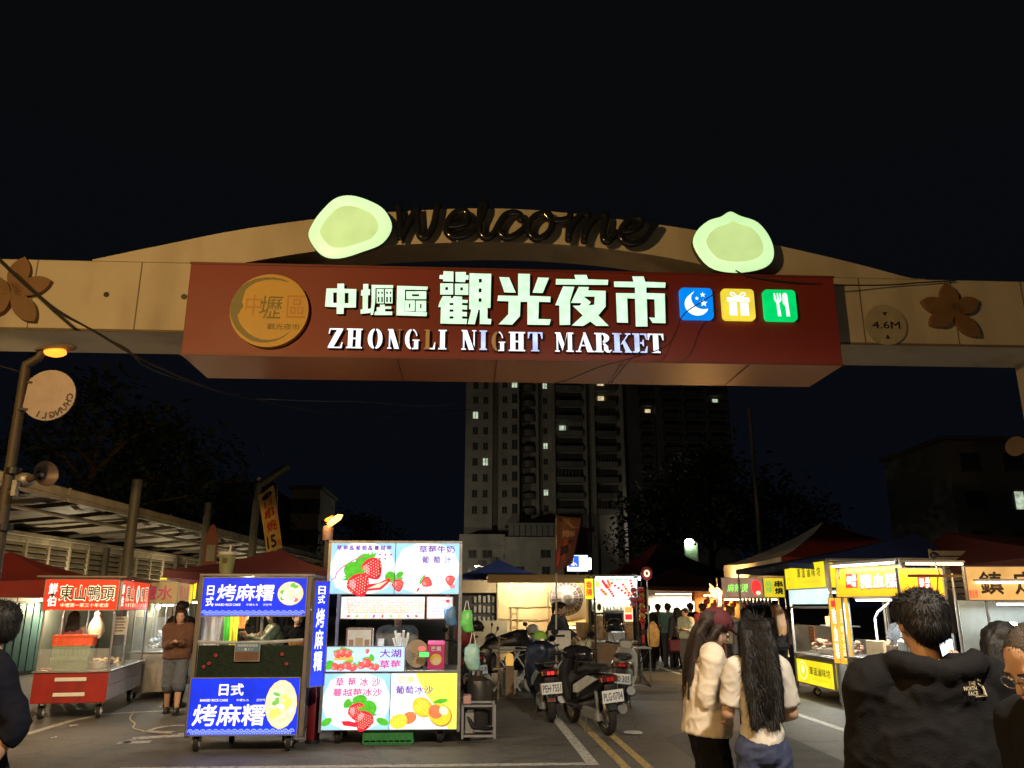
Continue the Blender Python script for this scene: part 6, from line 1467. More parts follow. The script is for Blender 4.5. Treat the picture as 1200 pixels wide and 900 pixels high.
# white foam box and odds on the tables
tt = thing('foam_box', 'white foam box with a dark hand slot on the table behind the front scooter', 'box', (1.93, 17.25, .80)); b = MB(); b.box(-.22, -.15, 0, .22, .15, .36, .012); o = b.build('box', pr('foam_white', (.75, .74, .70), .7), tt); b = MB(); b.box(-.2, -.158, .24, .10, -.149, .285, .003); b.build('slot', black, o)
tt = thing('basin', 'grey basin on the table left of the foam box', 'basin', (1.62, 17.3, .80)); b = MB(); b.lathe([(.02, 0), (.16, 0), (.2, .1), (.21, .1), (.21, .11), (.19, .11), (.15, .015), (.02, .015)]); b.build('basin', dull, tt, True)
tt = thing('tray_board', 'grey lidded tray at the left end of the left folding table', 'tray', (.98, 17.2, .811), 5); b = MB(); b.box(-.30, -.18, 0, .28, .18, .04, .006); b.build('tray', pr('tray_grey', (.45, .46, .46), .35), tt)
tt = thing('plastic_bag', 'pale green and yellow bags on the right folding table', 'bag', (2.42, 17.3, .80)); b = MB(); b.ell((0, 0, .08), (.14, .1, .09), 12, 8); b.ell((.1, -.05, .1), (.07, .06, .11), 12, 8); b.build('bag', pr('bag_pale_green', (.5, .52, .35), .3, 0, .4, 14), tt, True)
# ---- sausage cart with lit sign
q = P(697, 700, 19); t = thing('food_cart', 'sausage cart with a white lit sign printed with skewers', 'food cart', (q.x, 19, 0), 0, 'food carts'); W = .98; saus = t
o, p = panel(t, Fr((0, 0, 1.84)), W, .42, .06, em('sausage_sign_white', (.85, .92, .85), .72, .12, 3, sample=True), dull, .012)
so = em('sausage_orange', (.9, .32, .06), .95, .2, 30)
for k, (x0_, y0_, x1_, y1_, m_) in enumerate(((.19, .36, .28, .22, inr), (.28, .26, .43, .03, br), (.40, .31, .78, .04, br), (.66, .28, .82, .05, so), (.84, .37, .90, .05, br), (.16, .16, .27, .05, so), (.31, .36, .36, .24, so))):
    n_ = 6
    for i in range(n_): u_ = i / (n_ - 1); p.ell(x0_ + (x1_ - x0_) * u_, y0_ + (y1_ - y0_) * u_, .032, .024, m_ if i % 2 else (inr if m_ is br else br), 2 + .1 * i + .01 * k, 30, 10)
p.text('香腸・糯米腸・串燒', .36, .37, .42, .035, inkg, 2, .02)
p.ell(.07, .28, .05, .08, em('leaf_lime', (.6, .8, .15), .95), 1); p.build(o, 'print')
b = MB()
for x in (0.0, W):
    for y in (.03, .9): b.box(x - .02, y - .02, 0, x + .02, y + .02, 2.3, .003)
b.build('post', pr('post_black', (.03, .03, .03), .5), t); b = MB(); b.box(-.05, 0, 2.301, W + .05, .95, 2.34, .005); b.build('roof', dull, t)
b = MB(); b.box(0, .06, .12, W, .9, .85, .005); b.build('body', pr('cart_wood', (.30, .2, .12), .6, 0, .3, 6), t); b = MB(); b.box(-.03, .02, .851, W + .03, .95, .88, .004); b.build('counter', steel, t)
o, p = panel(t, Fr((-.22, .05, 1.80)), .20, .45, .03, ybr, dull, .008); p.text('香腸', .03, .06, .14, .34, inr, 2, .04, vert=True); p.build(o)
b = MB(); b.box(.02, .62, 1.52, W - .02, .66, 1.80); sb = b.build('back_shelf', dull, t); b = MB(); r_ = random.Random(9)
for i in range(11): b.lathe([(.01, 1.81 - .26), (.032, 1.81 - .26), (.034, 1.68), (.014, 1.72), (.014, 1.76), (.005, 1.76)], (.08 + i * .082, .55, 0), 10)
b.build('bottle', pr('sauce_bottles', (.35, .33, .25), .3, 0, .6, 9), sb, True)
b = MB(); b.box(.28, .40, 1.12, .72, .46, 1.50, .01); tv = b.build('screen_box', blackgloss, t)
b = MB(); b.box(.06, .3, .90, .22, .5, 1.45, .01); b.box(.74, .3, .90, .92, .5, 1.5, .01); b.build('side_rack', pr('rack_warm', (.45, .3, .16), .5, 0, .6, 14), t)
o, p = panel(t, Fr((.72, .28, 1.30)), .2, .34, .01, inkc, None); p.rect(.02, .2, .18, .32, so, 1); p.rect(.02, .04, .18, .16, br, 1); p.build(o, 'print')
o, p = panel(t, Fr((.06, .28, 1.5)), .16, .25, .01, inkc, None); p.ell(.08, .12, .05, .08, ink, 1); p.build(o, 'print')
b = MB(); b.add([(.34, .2, 1.10), (.66, .2, 1.14), (.6, .4, 1.26), (.4, .4, 1.24)], [(0, 1, 2, 3)]); b.box(.3, .15, .881, .7, .5, 1.08, .01); b.build('grill_hood', steel, t)
fluo(t, .1, W - .1, .5, 1.83, 14, (.95, 1, .9)); fluo(t, .05, W - .05, .10, 2.28, 0)
light('corner_lamp', 'POINT', (W + .06, -.05, 2.22), 3, (.8, .95, 1), .04, t); b = MB(); b.ell((W + .06, -.03, 2.26), (.035, .035, .045), 10, 6); b.build('corner_bulb', tubeW, t, True)
# row of charms and lanterns to the right of it
redl = pr('lantern_red', (.55, .05, .04), .5, 0, .2, 9); goldl = pr('charm_gold', (.6, .35, .06), .4)
for k, (px, lb) in enumerate(((752, 'string of red and gold charms hanging right of the sausage cart'), (743, 'short string of pink charms on the corner post of the sausage cart'))):
    q = P(px, 700, 18.8); tt = thing('charm_string', lb, 'charm', (q.x, 18.8, 0), 0, 'strings of charms'); b = MB(); r_ = random.Random(k); n_ = 7 if k == 0 else 4
    b.mat(0)
    for i in range(n_): b.mat(i % 2 if k == 0 else 2); z = 2.0 - .11 * i; b.ell((.03 * math.sin(i * 2), 0, z), (.075 - .03 * (i % 2), .05, .05), 10, 6); b.tube([(.06 * math.cos(a), 0, z - .03 + .05 * math.sin(a)) for a in [j * .8 for j in range(9)]], .012, 5)
    b.build('charm', [redl, goldl, pr('charm_pink', (.6, .15, .25), .5)], tt, True); b = MB(); rod(b, (0, 0, 1.95), (0, 0, 2.38), .005, 5); b.build('cord', dull, tt)
    if k == 0: b = MB(); b.box(-.03, -.02, .75, .03, .02, 1.25); b.build('ribbon', redl, tt)
# round red lamp board at the tent corner
q = P(758, 672, 19.4); tt = thing('round_lamp', 'small round red sign with a pale centre above the charms', 'sign', (q.x, 19.4, q.z)); F = Fr((0, 0, 0)); b = MB(); b.prism([(.13 * math.cos(a), .16 * math.sin(a)) for a in [k * math.pi / 12 for k in range(24)]], F, -.06, 0); b.build('disc', pr('disc_red', (.35, .03, .04), .5), tt); pc = Pic(F); pc.ell(0, 0, .075, .085, em('disc_cream', (.95, .8, .5), .8)); pc.ell(0, 0, .03, .04, fred, 2); pc.build(tt, 'face'); b = MB(); rod(b, (0, .02, -q.z), (0, .02, -.16), .015); b.build('pole', dull, tt)
# blue and white lit icon board far back
q = P(677, 660, 44); tt = thing('light_box', 'blue and white lit pictogram board behind the food flag', 'sign', (q.x, 44, q.z)); b = MB(); b.box(-.55, 0, -.42, .55, .15, .42, .01); b.build('box', em('lightbox_white', (.85, .93, 1), 1.1, .1, sample=True), tt); pc = Pic(Fr((-.55, -.002, -.42))); pc.rect(.05, .22, .62, .8, em('pict_blue', (.03, .12, .75), .9), 1); pc.ell(.3, .66, .055, .06, inkw, 2); pc.line([(.3, .6), (.3, .42), (.42, .42), (.5, .3)], .05, inkw, 2); pc.ell(.3, .38, .12, .1, inkw, 2, 0, 14, 150, 340); pc.build(tt, 'pictogram'); b = MB(); rod(b, (0, .07, -q.z), (0, .07, -.42), .05); b.build('pole', dull, tt)
b = MB(); q = P(691, 661, 40); tt = thing('tube_lamp', 'tiny upright white tube lamp right of the blue pictogram board', 'lamp', (q.x, 40, 0)); b.cyl((0, 0, q.z - .25), (0, 0, q.z + .28), .07); b.build('tube', tubeW, tt); b = MB(); rod(b, (0, 0, 0), (0, 0, q.z - .26), .04); b.build('pole', dull, tt)
# lamps far back
farlamp('street_lamp', 'cold white street lamp on a pole with a pale green banner, above the red tents', P(818, 650, 50).x, 50, P(810, 634, 50).z - .1, -.5, 30, (.85, 1, .85), size=.2, lampm=em('lamp_bowl_cold', (.85, 1, .8), 12, 0, sample=True), bowl=(.30, .25, .22))
q = P(810, 634, 50); tt = thing('pole_banner', 'pale green banner lit by the cold white lamp', 'banner', (q.x, 50.1, 0)); b = MB(); b.box(-.36, 0, q.z - 2.45, .36, .03, q.z - .25, .005); b.build('cloth', pr('banner_green', (.35, .5, .3), .7), tt); b = MB(); rod(b, (-.40, .02, 0), (-.40, .02, q.z - .2), .03); b.build('pole', dull, tt)
farlamp('street_lamp', 'small white street lamp by the podium of the pale tower', P(566, 666, 120).x, 120, P(566, 664, 120).z, -1, 1500, (1, .9, .68), size=.3, lampm=em('lamp_bowl_cold', (.85, 1, .8), 40, 0, sample=True))
farlamp('added_flood_mast', 'unseen floodlight mast added on open ground left of the pale tower, behind the carts', -16, 122, 9, 1.5, 2700, (1, .88, .66), size=.6, aim=(26, 33, 12), spot=110)  # mast added out of sight to light the pale tower
farlamp('street_lamp', 'added street lamp between the two towers, behind the maroon tents', 38, 150, 12, -1.5, 1300, (1, .9, .75), size=.6, aim=(-2, 55, 18), spot=120)  # lamp added so the second tower shows faintly
# ---- tents at the back
tent('wide maroon tent over the crowd, its front edge above the white lights', P(806, 690, 27).x, 28.5, 3.6, 3.6, 2.28, 2.95, (maroon, dkgrey, maroon, maroon), 0, .12)
tent('red sided tent with a dark front, right of the sausage sign', P(790, 660, 33).x, 34, 5.2, 4.2, 2.7, 4.2, (dkgrey, dkgrey, dkgrey, redc), 14, .2, apex=(-.4, 0))
tent('small red tent top showing behind the sausage cart', P(737, 664, 31).x, 31.5, 2.6, 2.6, 2.35, 3.25, (redc, dkgrey, redc, redc), 8, .1)
# shop front light under the maroon tent
tt = thing('food_stall', 'bright stall under the wide maroon tent behind the crowd', 'food stall', (P(770, 700, 29).x, 29.2, 0)); b = MB(); b.box(-.2, .5, .1, 3.2, .6, 2.2); b.build('back_wall', pr('stall_back', (.5, .46, .38), .7, 0, .4, 2), tt); b = MB(); b.box(-.1, -.3, .1, 3.1, .3, .9, .01); b.build('counter', pr('stall_counter', (.35, .2, .12), .6, 0, .4, 3), tt); fluo(tt, .0, 1.6, 0, 2.05, 60, (1, .97, .85), tubeY); fluo(tt, 1.8, 3.0, .1, 1.85, 40, (1, .97, .9)); b = MB()
r_ = random.Random(12)
for i in range(16): b.mat(i % 4); b.box(1.2 + .12 * i, -.32 - .1 * (i % 2), 1.75 + .1 * r_.random(), 1.30 + .12 * i, -.3 - .1 * (i % 2), 2.12)
b.build('hanging_goods', [redl, goldl, pr('goods_pink', (.55, .12, .12), .5), pr('goods_orange', (.6, .3, .05), .5)], tt)
tt = thing('food_stall', 'stall hung with orange bags under the flaming torch', 'food stall', (P(846, 700, 25).x, 25.2, 0)); b = MB(); b.box(-.7, .3, .1, .75, .38, 2.05); b.build('back_wall', pr('stall_orange', (.6, .26, .05), .6, 0, .6, 4), tt); b = MB(); b.box(-.7, -.3, .1, .75, .28, .88, .01); b.build('counter', pr('stall_counter'), tt) if False else None
b = MB(); b.box(-.7, -.3, .1, .75, .28, .88, .01); b.build('counter', MATS['stall_counter'], tt); b = MB()
for i in range(14): b.mat(i % 3); b.ell((-.6 + .1 * i, -.1 - .06 * (i % 2), 1.62 + .1 * (i % 3)), (.07, .05, .13), 8, 6)
b.build('bagged_snack', [goldl, redl, pr('goods_orange', (.6, .3, .05), .5)], tt, True); fluo(tt, -.5, .6, 0, 1.95, 20, (1, .8, .5), tubeY)
q = P(842, 700, 21.5); torch('big blazing torch on a thin pole in front of the crowd', q.x, 21.5, P(840, 700, 21.5).z, [(0, 0, 0), (-.05, 0, .07), (-.10, 0, .15), (-.16, 0, .26), (-.22, 0, .36)], 150, False)
b = MB(); tq = [o for o in bpy.data.objects if o.get('label', '').startswith('big blazing')][0]; zz = P(840, 700, 21.5).z
for (dx, dz, r_) in ((-.08, .1, .12), (.05, .08, .11), (.16, .04, .08), (-.17, .19, .07), (-.02, .17, .08)): b.ell((dx, 0, zz + dz), (r_, r_ * .8, r_ * 1.0), 10, 7)
b.build('flame_body', em('flame_hot', (1.0, .62, .20), 2.2, .2, 8, sample=True), tq, True)
# ---- scooters
def wheel(parent, c, r, w, spokes=5):
    b = MB(); c = V(c); n = 28; rs = []
    for i in range(n):
        a = 2 * math.pi * i / n; e = V((0, math.cos(a), math.sin(a)))
        rs.append([c + e * (r - w * .5 + w * .5 * math.cos(t_)) + V((w * .55 * math.sin(t_), 0, 0)) for t_ in [j * 2 * math.pi / 10 for j in range(10)]])
    b.rings(rs, False, True); o = b.build('tyre', rubber, parent, True, 80)
    h = MB(); h.tube([c - V((.04, 0, 0)), c + V((.04, 0, 0))], .05, 14)
    for k in range(spokes): a = 2 * math.pi * k / spokes; e = V((0, math.cos(a), math.sin(a))); h.tube([c + e * .04, c + e * (r - w)], [.022, .016], 6)
    h.tube([c + V((0, math.cos(a), math.sin(a))) * (r - w * .95) for a in [j * 2 * math.pi / 28 for j in range(28)]], .02, 8, close=True); h.build('rim', dull, o, True)
def sup(cx, y, cz, w, h, n=16, e=.6):
    out_ = []
    for j in range(n):
        a = 2 * math.pi * j / n; c, s = math.cos(a), math.sin(a); out_.append((cx + w * math.copysign(abs(c) ** e, c), y, cz + h * math.copysign(abs(s) ** e, s)))
    return out_
def scooter(label, loc, yaw, body, pan, plate, lean=-6, tail=.74, wr=.235, lights_on=False, box=False, muffler=True, top=1.0):
    t = thing('motor_scooter', label, 'scooter', loc, yaw, 'parked motor scooters'); t.rotation_euler[1] = R(lean)
    wheel(t, (0, -.62, wr), wr, .10); wheel(t, (0, .64, wr), wr, .09)
    b = MB(); b.rings([sup(0, y, z, w, h) for y, z, w, h in ((-.86, tail - .06, .05, .03), (-.78, tail - .09, .11, .075), (-.6, tail - .15, .155, .13), (-.3, tail - .20, .165, .17), (0, tail - .26, .14, .17), (.12, tail - .33, .11, .14))]); b.build('rear_body', body, t, True, 60)
    b = MB()
    for s in (-1, 1): b.prism([(-.85, tail - .06), (-.5, tail - .04), (.04, tail - .20), (.06, tail - .30), (-.12, tail - .29), (-.5, tail - .17)], Fr((s * .163, 0, 0), ((0, 1, 0), (0, 0, 1))), -.012, .012)
    b.build('side_panel', pan, t)
    b = MB(); b.rings([sup(0, y, z, w, h, 16, .7) for y, z, w, h in ((-.74, tail + .04, .07, .035), (-.62, tail + .045, .13, .05), (-.35, tail + .04, .15, .05), (-.05, tail - .0, .13, .045), (.06, tail - .03, .08, .03))]); b.build('seat', pr('seat_black', (.02, .02, .021), .5, 0, .2, 20, .2, 120), t, True, 60)
    b = MB(); b.tube([(-.13, -.55, tail + .03), (-.14, -.78, tail + .06), (-.08, -.9, tail + .07), (.08, -.9, tail + .07), (.14, -.78, tail + .06), (.13, -.55, tail + .03)], .014, 8); b.build('grab_rail', black, t, True)
    b = MB(); b.box(-.15, .08, .27, .15, .46, .33, .02); b.rings([sup(0, y, z, w, h) for y, z, w, h in ((-.5, .38, .10, .10), (-.1, .32, .11, .08), (.1, .30, .12, .05))]); b.build('floorboard', black, t, True)
    b = MB(); b.rings([[(w * math.cos(a), y + d * math.sin(a), z) for a in [j * 2 * math.pi / 16 for j in range(16)]] for z, y, w, d in ((.29, .46, .13, .04), (.45, .50, .19, .06), (.65, .50, .21, .07), (.82, .47, .20, .075), (.93, .43, .13, .06))]); b.build('leg_shield', body, t, True, 60)
    b = MB(); b.rings([sup(0, y, z, w, h) for y, z, w, h in ((.36, .99, .10, .06), (.44, 1.0, .13, .085), (.53, .97, .10, .07), (.57, .95, .05, .04))]); hc_ = b.build('handlebar_cover', body, t, True, 60)
    b = MB(); b.tube([(-.36, .32, 1.02), (-.22, .38, 1.0), (0, .42, .99), (.22, .38, 1.0), (.36, .32, 1.02)], .013, 8); b.build('handlebar', black, t, True)
    for s in (-1, 1):
        g = MB(); g.tube([(s * .35, .325, 1.02), (s * .25, .37, 1.005)], .019, 10); o = g.build('grip', rubber, t, True); l = MB(); l.tube([(s * .30, .37, 1.0), (s * .34, .36, .985)], .006, 5); l.build('brake_lever', steel, o)
        m = MB(); m.tube([(s * .20, .40, 1.02), (s * .24, .40, 1.12), (s * .29, .38, 1.19)], .007, 6); m.ell((s * .31, .375, 1.22), (.065, .018, .045), 14, 8); mo = m.build('mirror', black, t, True); gl = MB(); gl.prism([(s * .31 + .055 * math.cos(a), 1.22 + .037 * math.sin(a)) for a in [k * math.pi / 8 for k in range(16)]], Fr((0, .356, 0)), -.002, .001); gl.build('mirror_glass', pr('mirror', (.5, .5, .52), .05, 1, 0, 5), mo)
    b = MB(); b.ell((0, .56, .86), (.09, .05, .06), 14, 8); b.build('headlight', pr('lens_clear', (.5, .5, .5), .1), t, True)
    b = MB(); rs = []
    for i in range(9):
        a = R(20 + 140 * i / 8); e = V((0, math.cos(a), math.sin(a))); rs.append([V((0, .64, wr)) + e * (wr + .03) + V((x, 0, 0)) - e * dz for x, dz in ((-.065, .05), (-.045, .0), (.045, 0), (.065, .05), (.055, .06), (-.055, .06))])
    b.rings(rs); b.build('front_fender', body, t, True, 50)
    b = MB()
    for s in (-1, 1): rod(b, (s * .075, .64, wr), (s * .06, .50, .7), .017)
    b.build('fork', steel, t, True)
    b = MB(); rs = []
    for i in range(7):
        a = R(75 + 90 * i / 6); e = V((0, math.cos(a), math.sin(a))); rs.append([V((0, -.62, wr)) + e * (wr + .035) + V((x, 0, 0)) - e * dz for x, dz in ((-.07, .05), (-.05, 0), (.05, 0), (.07, .05), (.055, .06), (-.055, .06))])
    b.rings(rs); b.box(-.09, -.90, tail - .30, .09, -.86, tail - .13, .01); b.build('rear_fender', black, t, True, 50)
    b = MB(); b.rings([sup(0, y, tail - .075, w, h, 16, .5) for y, w, h in ((-.80, .135, .05), (-.85, .13, .045), (-.875, .11, .03))]); tl = b.build('tail_light', pr('tail_housing', (.10, .02, .02), .25), t, True, 50)
    b = MB(); b.box(-.045, -.883, tail - .10, -.005, -.872, tail - .055, .005); b.box(.01, -.883, tail - .10, .055, -.872, tail - .055, .005); b.build('lamp_lens', em('tail_red' if lights_on else 'tail_dim', (1, .02, .02), 1.2 if lights_on else .05, .1), tl)
    b = MB()
    for s in (-1, 1): b.box(s * .075, -.872, tail - .105, s * .125, -.86, tail - .05, .006)
    b.build('indicator', pr('amber_lens', (.45, .25, .08), .2), tl)
    b = MB(); b.box(-.15, -.925, tail - .36, .15, -.918, tail - .205, .006); po_ = b.build('licence_plate', pr('plate_white', (.70, .74, .76), .4, 0, .05, 6), t); pc = Pic(Fr((-.15, -.926, tail - .36))); pc.text(plate, .018, .03, .264, .095, pr('plate_ink', (.02, .03, .06), .5), 1, .015); pc.build(po_)
    b = MB(); b.box(-.03, -.886, tail - .46, .03, -.87, tail - .43, .004); b.build('reflector', pr('reflector', (.45, .02, .02), .15), t)
    b = MB(); b.box(-.14, -.66, .18, -.075, -.1, .34, .03); b.tube([(-.11, -.62, .3), (-.11, -.62, .2)], .06, 12); b.tube([(-.10, -.60, .34), (-.11, -.62, tail - .2)], .025, 8); b.build('engine', dull, t, True)
    if muffler:
        b = MB(); b.tube([(.10, -.1, .22), (.13, -.3, .22), (.15, -.4, .27), (.155, -.82, .34)], [.022, .025, .06, .065], 16); mo = b.build('muffler', black, t, True); b = MB(); b.tube([(.153, -.70, .325), (.155, -.835, .342)], .068, 16); b.build('muffler_cap', dull, mo, True)
    b = MB(); b.tube([(-.12, -.25, .28), (-.20, -.33, .02), (-.24, -.36, .02)], .012, 6); b.tube([(.10, -.3, .22), (.14, -.4, .03)], .01, 6); b.build('stand', black, t)
    b = MB(); b.tube([(0, -.87, tail - .42), (0, -.80, tail - .3)], .03); b.build('plate_bracket', black, t)
    return t
bodyblk = pr('scooter_black', (.014, .015, .018), .2, 0, .1, 5); bodyw = pr('scooter_white', (.6, .64, .64), .25, 0, .05, 5); bodyg = pr('scooter_pale_green', (.30, .38, .34), .3); bodys = pr('scooter_silver', (.45, .46, .44), .3, .4); bodyred = pr('scooter_red', (.16, .01, .015), .25); bodydk = pr('scooter_graphite', (.05, .05, .055), .3, .3)
s1 = scooter('black and pale green scooter seen from behind with a lit red tail lamp', (1.26, 13.35, 0), 3, bodyblk, bodyg, 'PEH·7551', -4, .78, .24, True)
s2 = scooter('black motor scooter with white side panels on the yellow lines, nearest the women', (1.76, 12.05, 0), 14, bodyblk, bodyw, 'PLG·0704', -5, .80, .27)
s3 = scooter('silver scooter with a red tail lamp and round exhaust behind the white panelled one', (2.72, 14.6, 0), -14, bodys, bodydk, '520·305', 3, .80, .24)
s4 = scooter('dark scooter parked sideways by the trolley right of the strawberry cart', (.12, 16.9, 0), 14, bodydk, bodyred, 'MQK·218', -6, .78, .24)
s5 = scooter('dark grey scooter behind the left folding table', (1.0, 18.7, 0), 100, bodydk, bodyblk, 'NAB·630', -6, .76, .23)
s6 = scooter('grey scooter half hidden behind the tables near the leaning woman', (1.75, 19.6, 0), 150, bodys, bodyblk, 'LKC·552', -5, .76, .23)
def helmet(label, loc, yaw, shell, vis=None, open_=True):
    t = thing('helmet', label, 'helmet', loc, yaw, 'helmets on the scooters'); b = MB(); rs = []
    for k in range(9):
        a = R(-35 + 125 * k / 8); r = .135 * math.cos(a) if k < 8 else .004; rs.append([(r * math.cos(j), r * 1.15 * math.sin(j), .10 + .135 * math.sin(a)) for j in [i * 2 * math.pi / 24 for i in range(24)]])
    b.rings(rs); b.build('shell', shell, t, True, 80); v = MB(); rs = []
    for z, r in ((.05, .14), (.09, .152), (.14, .146)): rs.append([(r * math.sin(a), -r * 1.15 * math.cos(a), z) for a in [R(-70 + 140 * i / 12) for i in range(13)]] + [((r - .006) * math.sin(a), -(r - .006) * 1.15 * math.cos(a), z) for a in [R(70 - 140 * i / 12) for i in range(13)]])
    v.rings(rs); v.build('visor', vis or blackgloss, t, True, 60); e = MB(); e.tube([(.13 * math.cos(a), .15 * math.sin(a), .025) for a in [j * 2 * math.pi / 24 for j in range(24)]], .010, 6, close=True); e.build('rim', rubber, t, True); return t
helmet('glossy black helmet resting on the seat of the white panelled scooter', (1.72, 12.2, .86), 160, blackgloss)
helmet('black helmet perched on the mirror of the silver scooter', (2.66, 14.95, 1.20), 20, pr('helmet_black', (.012, .012, .013), .25))
helmet('pale helmet hanging on the grey scooter near the leaning woman', (1.55, 19.2, 1.02), 200, pr('helmet_grey', (.38, .42, .42), .3))
helmet('black helmet with red trim on the dark scooter right of the strawberry cart', (.25, 17.35, 1.13), 20, pr('helmet_dark2', (.02, .018, .02), .3))
# raincoat draped over the front scooter's handlebar, lime cap on it
def drape(name, label, cat, loc, pts, mat, seed=1):
    t = thing(name, label, cat, loc); b = MB(); r_ = random.Random(seed)
    b.rings([[(x + w * math.cos(a) * (1 + .12 * math.sin(5 * a + z * 9)), y + d * math.sin(a) * (1 + .15 * math.sin(4 * a + z * 7)), z) for a in [j * 2 * math.pi / 28 for j in range(28)]] for x, y, z, w, d in pts]); b.build('cloth', mat, t, True, 80); return t
navyc = pr('rain_navy', (.012, .016, .035), .35, 0, .3, 8, .6, 9)
drape('raincoat', 'navy raincoat draped over the handlebar of the front scooter', 'raincoat', (1.23, 13.75, 0), ((-.08, 0, .40, .12, .08), (-.06, 0, .7, .19, .10), (0, 0, .95, .24, .11), (0, 0, 1.04, .2, .10), (0, 0, 1.10, .08, .05)), navyc)
tt = thing('cap', 'lime green cap on the raincoat of the front scooter', 'cap', (1.22, 13.72, 1.13)); b = MB(); b.lathe([(.11, 0), (.112, .05), (.09, .10), (.04, .125), (.004, .13)], n=18); b.build('crown', pr('cap_lime', (.30, .55, .05), .7), tt, True); b = MB(); b.prism([(.1 * math.cos(a), -.02 - .16 * math.sin(a)) for a in [k * math.pi / 10 for k in range(11)]], Fr((0, 0, 0), 'U'), .001, .01); b.build('peak', pr('cap_white', (.6, .6, .5), .7), tt)
drape('rain_cover', 'black cover draped over the front of the white panelled scooter', 'cover', (1.64, 12.55, 0), ((-.03, 0, .35, .12, .10), (-.03, 0, .6, .17, .13), (0, 0, .9, .21, .14), (0, 0, 1.02, .18, .12), (0, 0, 1.09, .07, .05)), pr('cover_black', (.012, .012, .014), .4, 0, .3, 8, .6, 9))
drape('rain_cover', 'black cover lying over the dark grey scooter behind the left table', 'cover', (.95, 18.4, 0), ((0, 0, .75, .62, .18), (0, 0, .92, .5, .2), (.1, 0, 1.02, .3, .15), (.3, 0, 1.15, .12, .1)), pr('cover_black'  , (.012, .012, .014)))
drape('jacket', 'dark red jacket slung on the dark scooter right of the strawberry cart', 'jacket', (.0, 17.3, 0), ((0, 0, .86, .13, .1), (0, 0, 1.0, .2, .13), (0, 0, 1.2, .17, .12), (0, 0, 1.28, .07, .06)), pr('jacket_red', (.2, .02, .03), .6))
tt = thing('walking_stick', 'pale wooden stick standing by the dark scooter', 'stick', (.62, 15.6, 0)); b = MB(); rod(b, (0, 0, 0), (.02, 0, 1.12), .018); rod(b, (-.02, 0, 1.1), (.16, -.02, 1.06), .012); b.build('stick', wood, tt)
tt = thing('lamp_lantern', 'small amber glass lantern behind the pale stick', 'lantern', (.86, 16.2, .56)); b = MB(); b.lathe([(.02, 0), (.07, 0), (.08, .1), (.06, .2), (.02, .22)]); b.build('glass', em('amber_glow', (.8, .45, .1), .5), tt, True); b = MB(); b.box(-.08, -.08, -.555, .08, .08, -.002, .005); b.build('stand', wood, tt)
# ================================================================== right hand row of carts, fronts to the road
ygl = em('sign_lemon', (.82, .66, .015), .78, .14, 2.2, sample=True); amb = em('sign_amber', (.92, .44, .015), .70, .16, 2.0, sample=True); inko = em('ink_olive', (.16, .14, .01), .6)
# lemon cart
t = thing('food_cart', 'lemon yellow lit snack cart with glass sides at the start of the right row', 'food cart', (6.52, 16.55, 0), -92, 'food carts'); W, D = 2.05, 1.0
b = MB()
for x in (0, W):
    for y in (.02, D): b.box(x - .022, y - .022, .04, x + .022, y + .022, 2.44, .003)
b.box(-.04, -.02, 2.44, W + .04, D + .04, 2.47, .004); b.box(.023, -.0, 1.60, W - .023, .04, 1.64, .003); b.box(.023, 0, .70, W - .023, .04, .76, .003); b.build('frame', steel, t)
b = MB(); b.box(.03, .05, .20, W - .03, D - .03, .70, .004); b.build('body', steel, t)
o, p = panel(t, Fr((.0, -.04, 1.97)), W, .45, .06, ygl, steel, .012); p.text('澤溫滷味坊', .62, .20, 1.25, .17, inko, 2, .03); p.text('TAIWAN BRAISED', .9, .09, .85, .045, em('ink_gold', (.6, .42, .02), .7), 2, .01); p.ell(.16, .12, .09, .10, em('ink_gold', (.6, .42, .02), .7), 1.5); p.ell(.16, .12, .07, .08, ygl, 2); p.build(o)
o, p = panel(t, Fr((.14, -.01, .24)), W - .28, .42, .03, ygl, steel, .02); p.text('澤溫滷味坊', .62, .17, 1.0, .14, inko, 2, .03); p.text('TAIWAN BRAISED', .72, .08, .75, .04, em('ink_gold', (.6, .42, .02), .7), 2, .01); p.ell(.3, .22, .22, .17, em('ink_paleyellow', (.95, .9, .35), 1.0), 1.4); p.ell(.3, .22, .19, .145, ygl, 1.8); p.ell(.3, .24, .09, .08, em('ink_paleyellow', (.95, .9, .35), 1.0), 2.2); p.build(o)
b = MB(); b.box(.03, -.012, 1.68, W - .03, -.006, 1.95); b.build('light_band', em('band_cool', (.55, .75, .72), .75, .35, 1.4, sample=True), t)
g = MB(); g.box(.03, -.008, .77, W - .03, -.002, 1.30); g.build('glass', glass('glass_warm', (.95, .9, .8), .16), t)
b = MB(); b.box(.03, .03, .761, W - .03, D - .03, .775); b.build('counter', steel, t)
b = MB(); b.lathe([(.02, .78), (.30, .80), (.36, .88), (.34, .88), (.28, .82), (.02, .80)], (1.0, .45, 0), 24); b.build('wok', steel, t, True)
o, p = panel(t, Fr((W + .045, .03, 1.97), 'R'), .9, .42, .04, ygl, steel, .012); p.text('滷味', .2, .1, .5, .22, inko, 2, .03); p.build(o)
b = MB(); b.box(.2, .5, 1.26, 1.1, .9, 1.29, .003); sh = b.build('shelf', steel, t)
fluo(t, .2, W - .2, .30, 1.72, 46, (1, .95, .8)); fluo(t, .2, W - .2, .7, 1.9, 8, (1, .9, .7), tubeY)
lab = MB(); lab.box(.95, -.02, 1.0, 1.2, -.012, 1.28, .002); lo = lab.build('price_label', pr('label_orange', (.45, .12, .05), .5), t); pc = Pic(Fr((.95, -.021, 1.0)))
for k in range(4): pc.rect(.05, .04 + .06 * k, .2, .07 + .06 * k, pr('label_ink', (.6, .45, .2), .6))
pc.build(lo, 'lines')
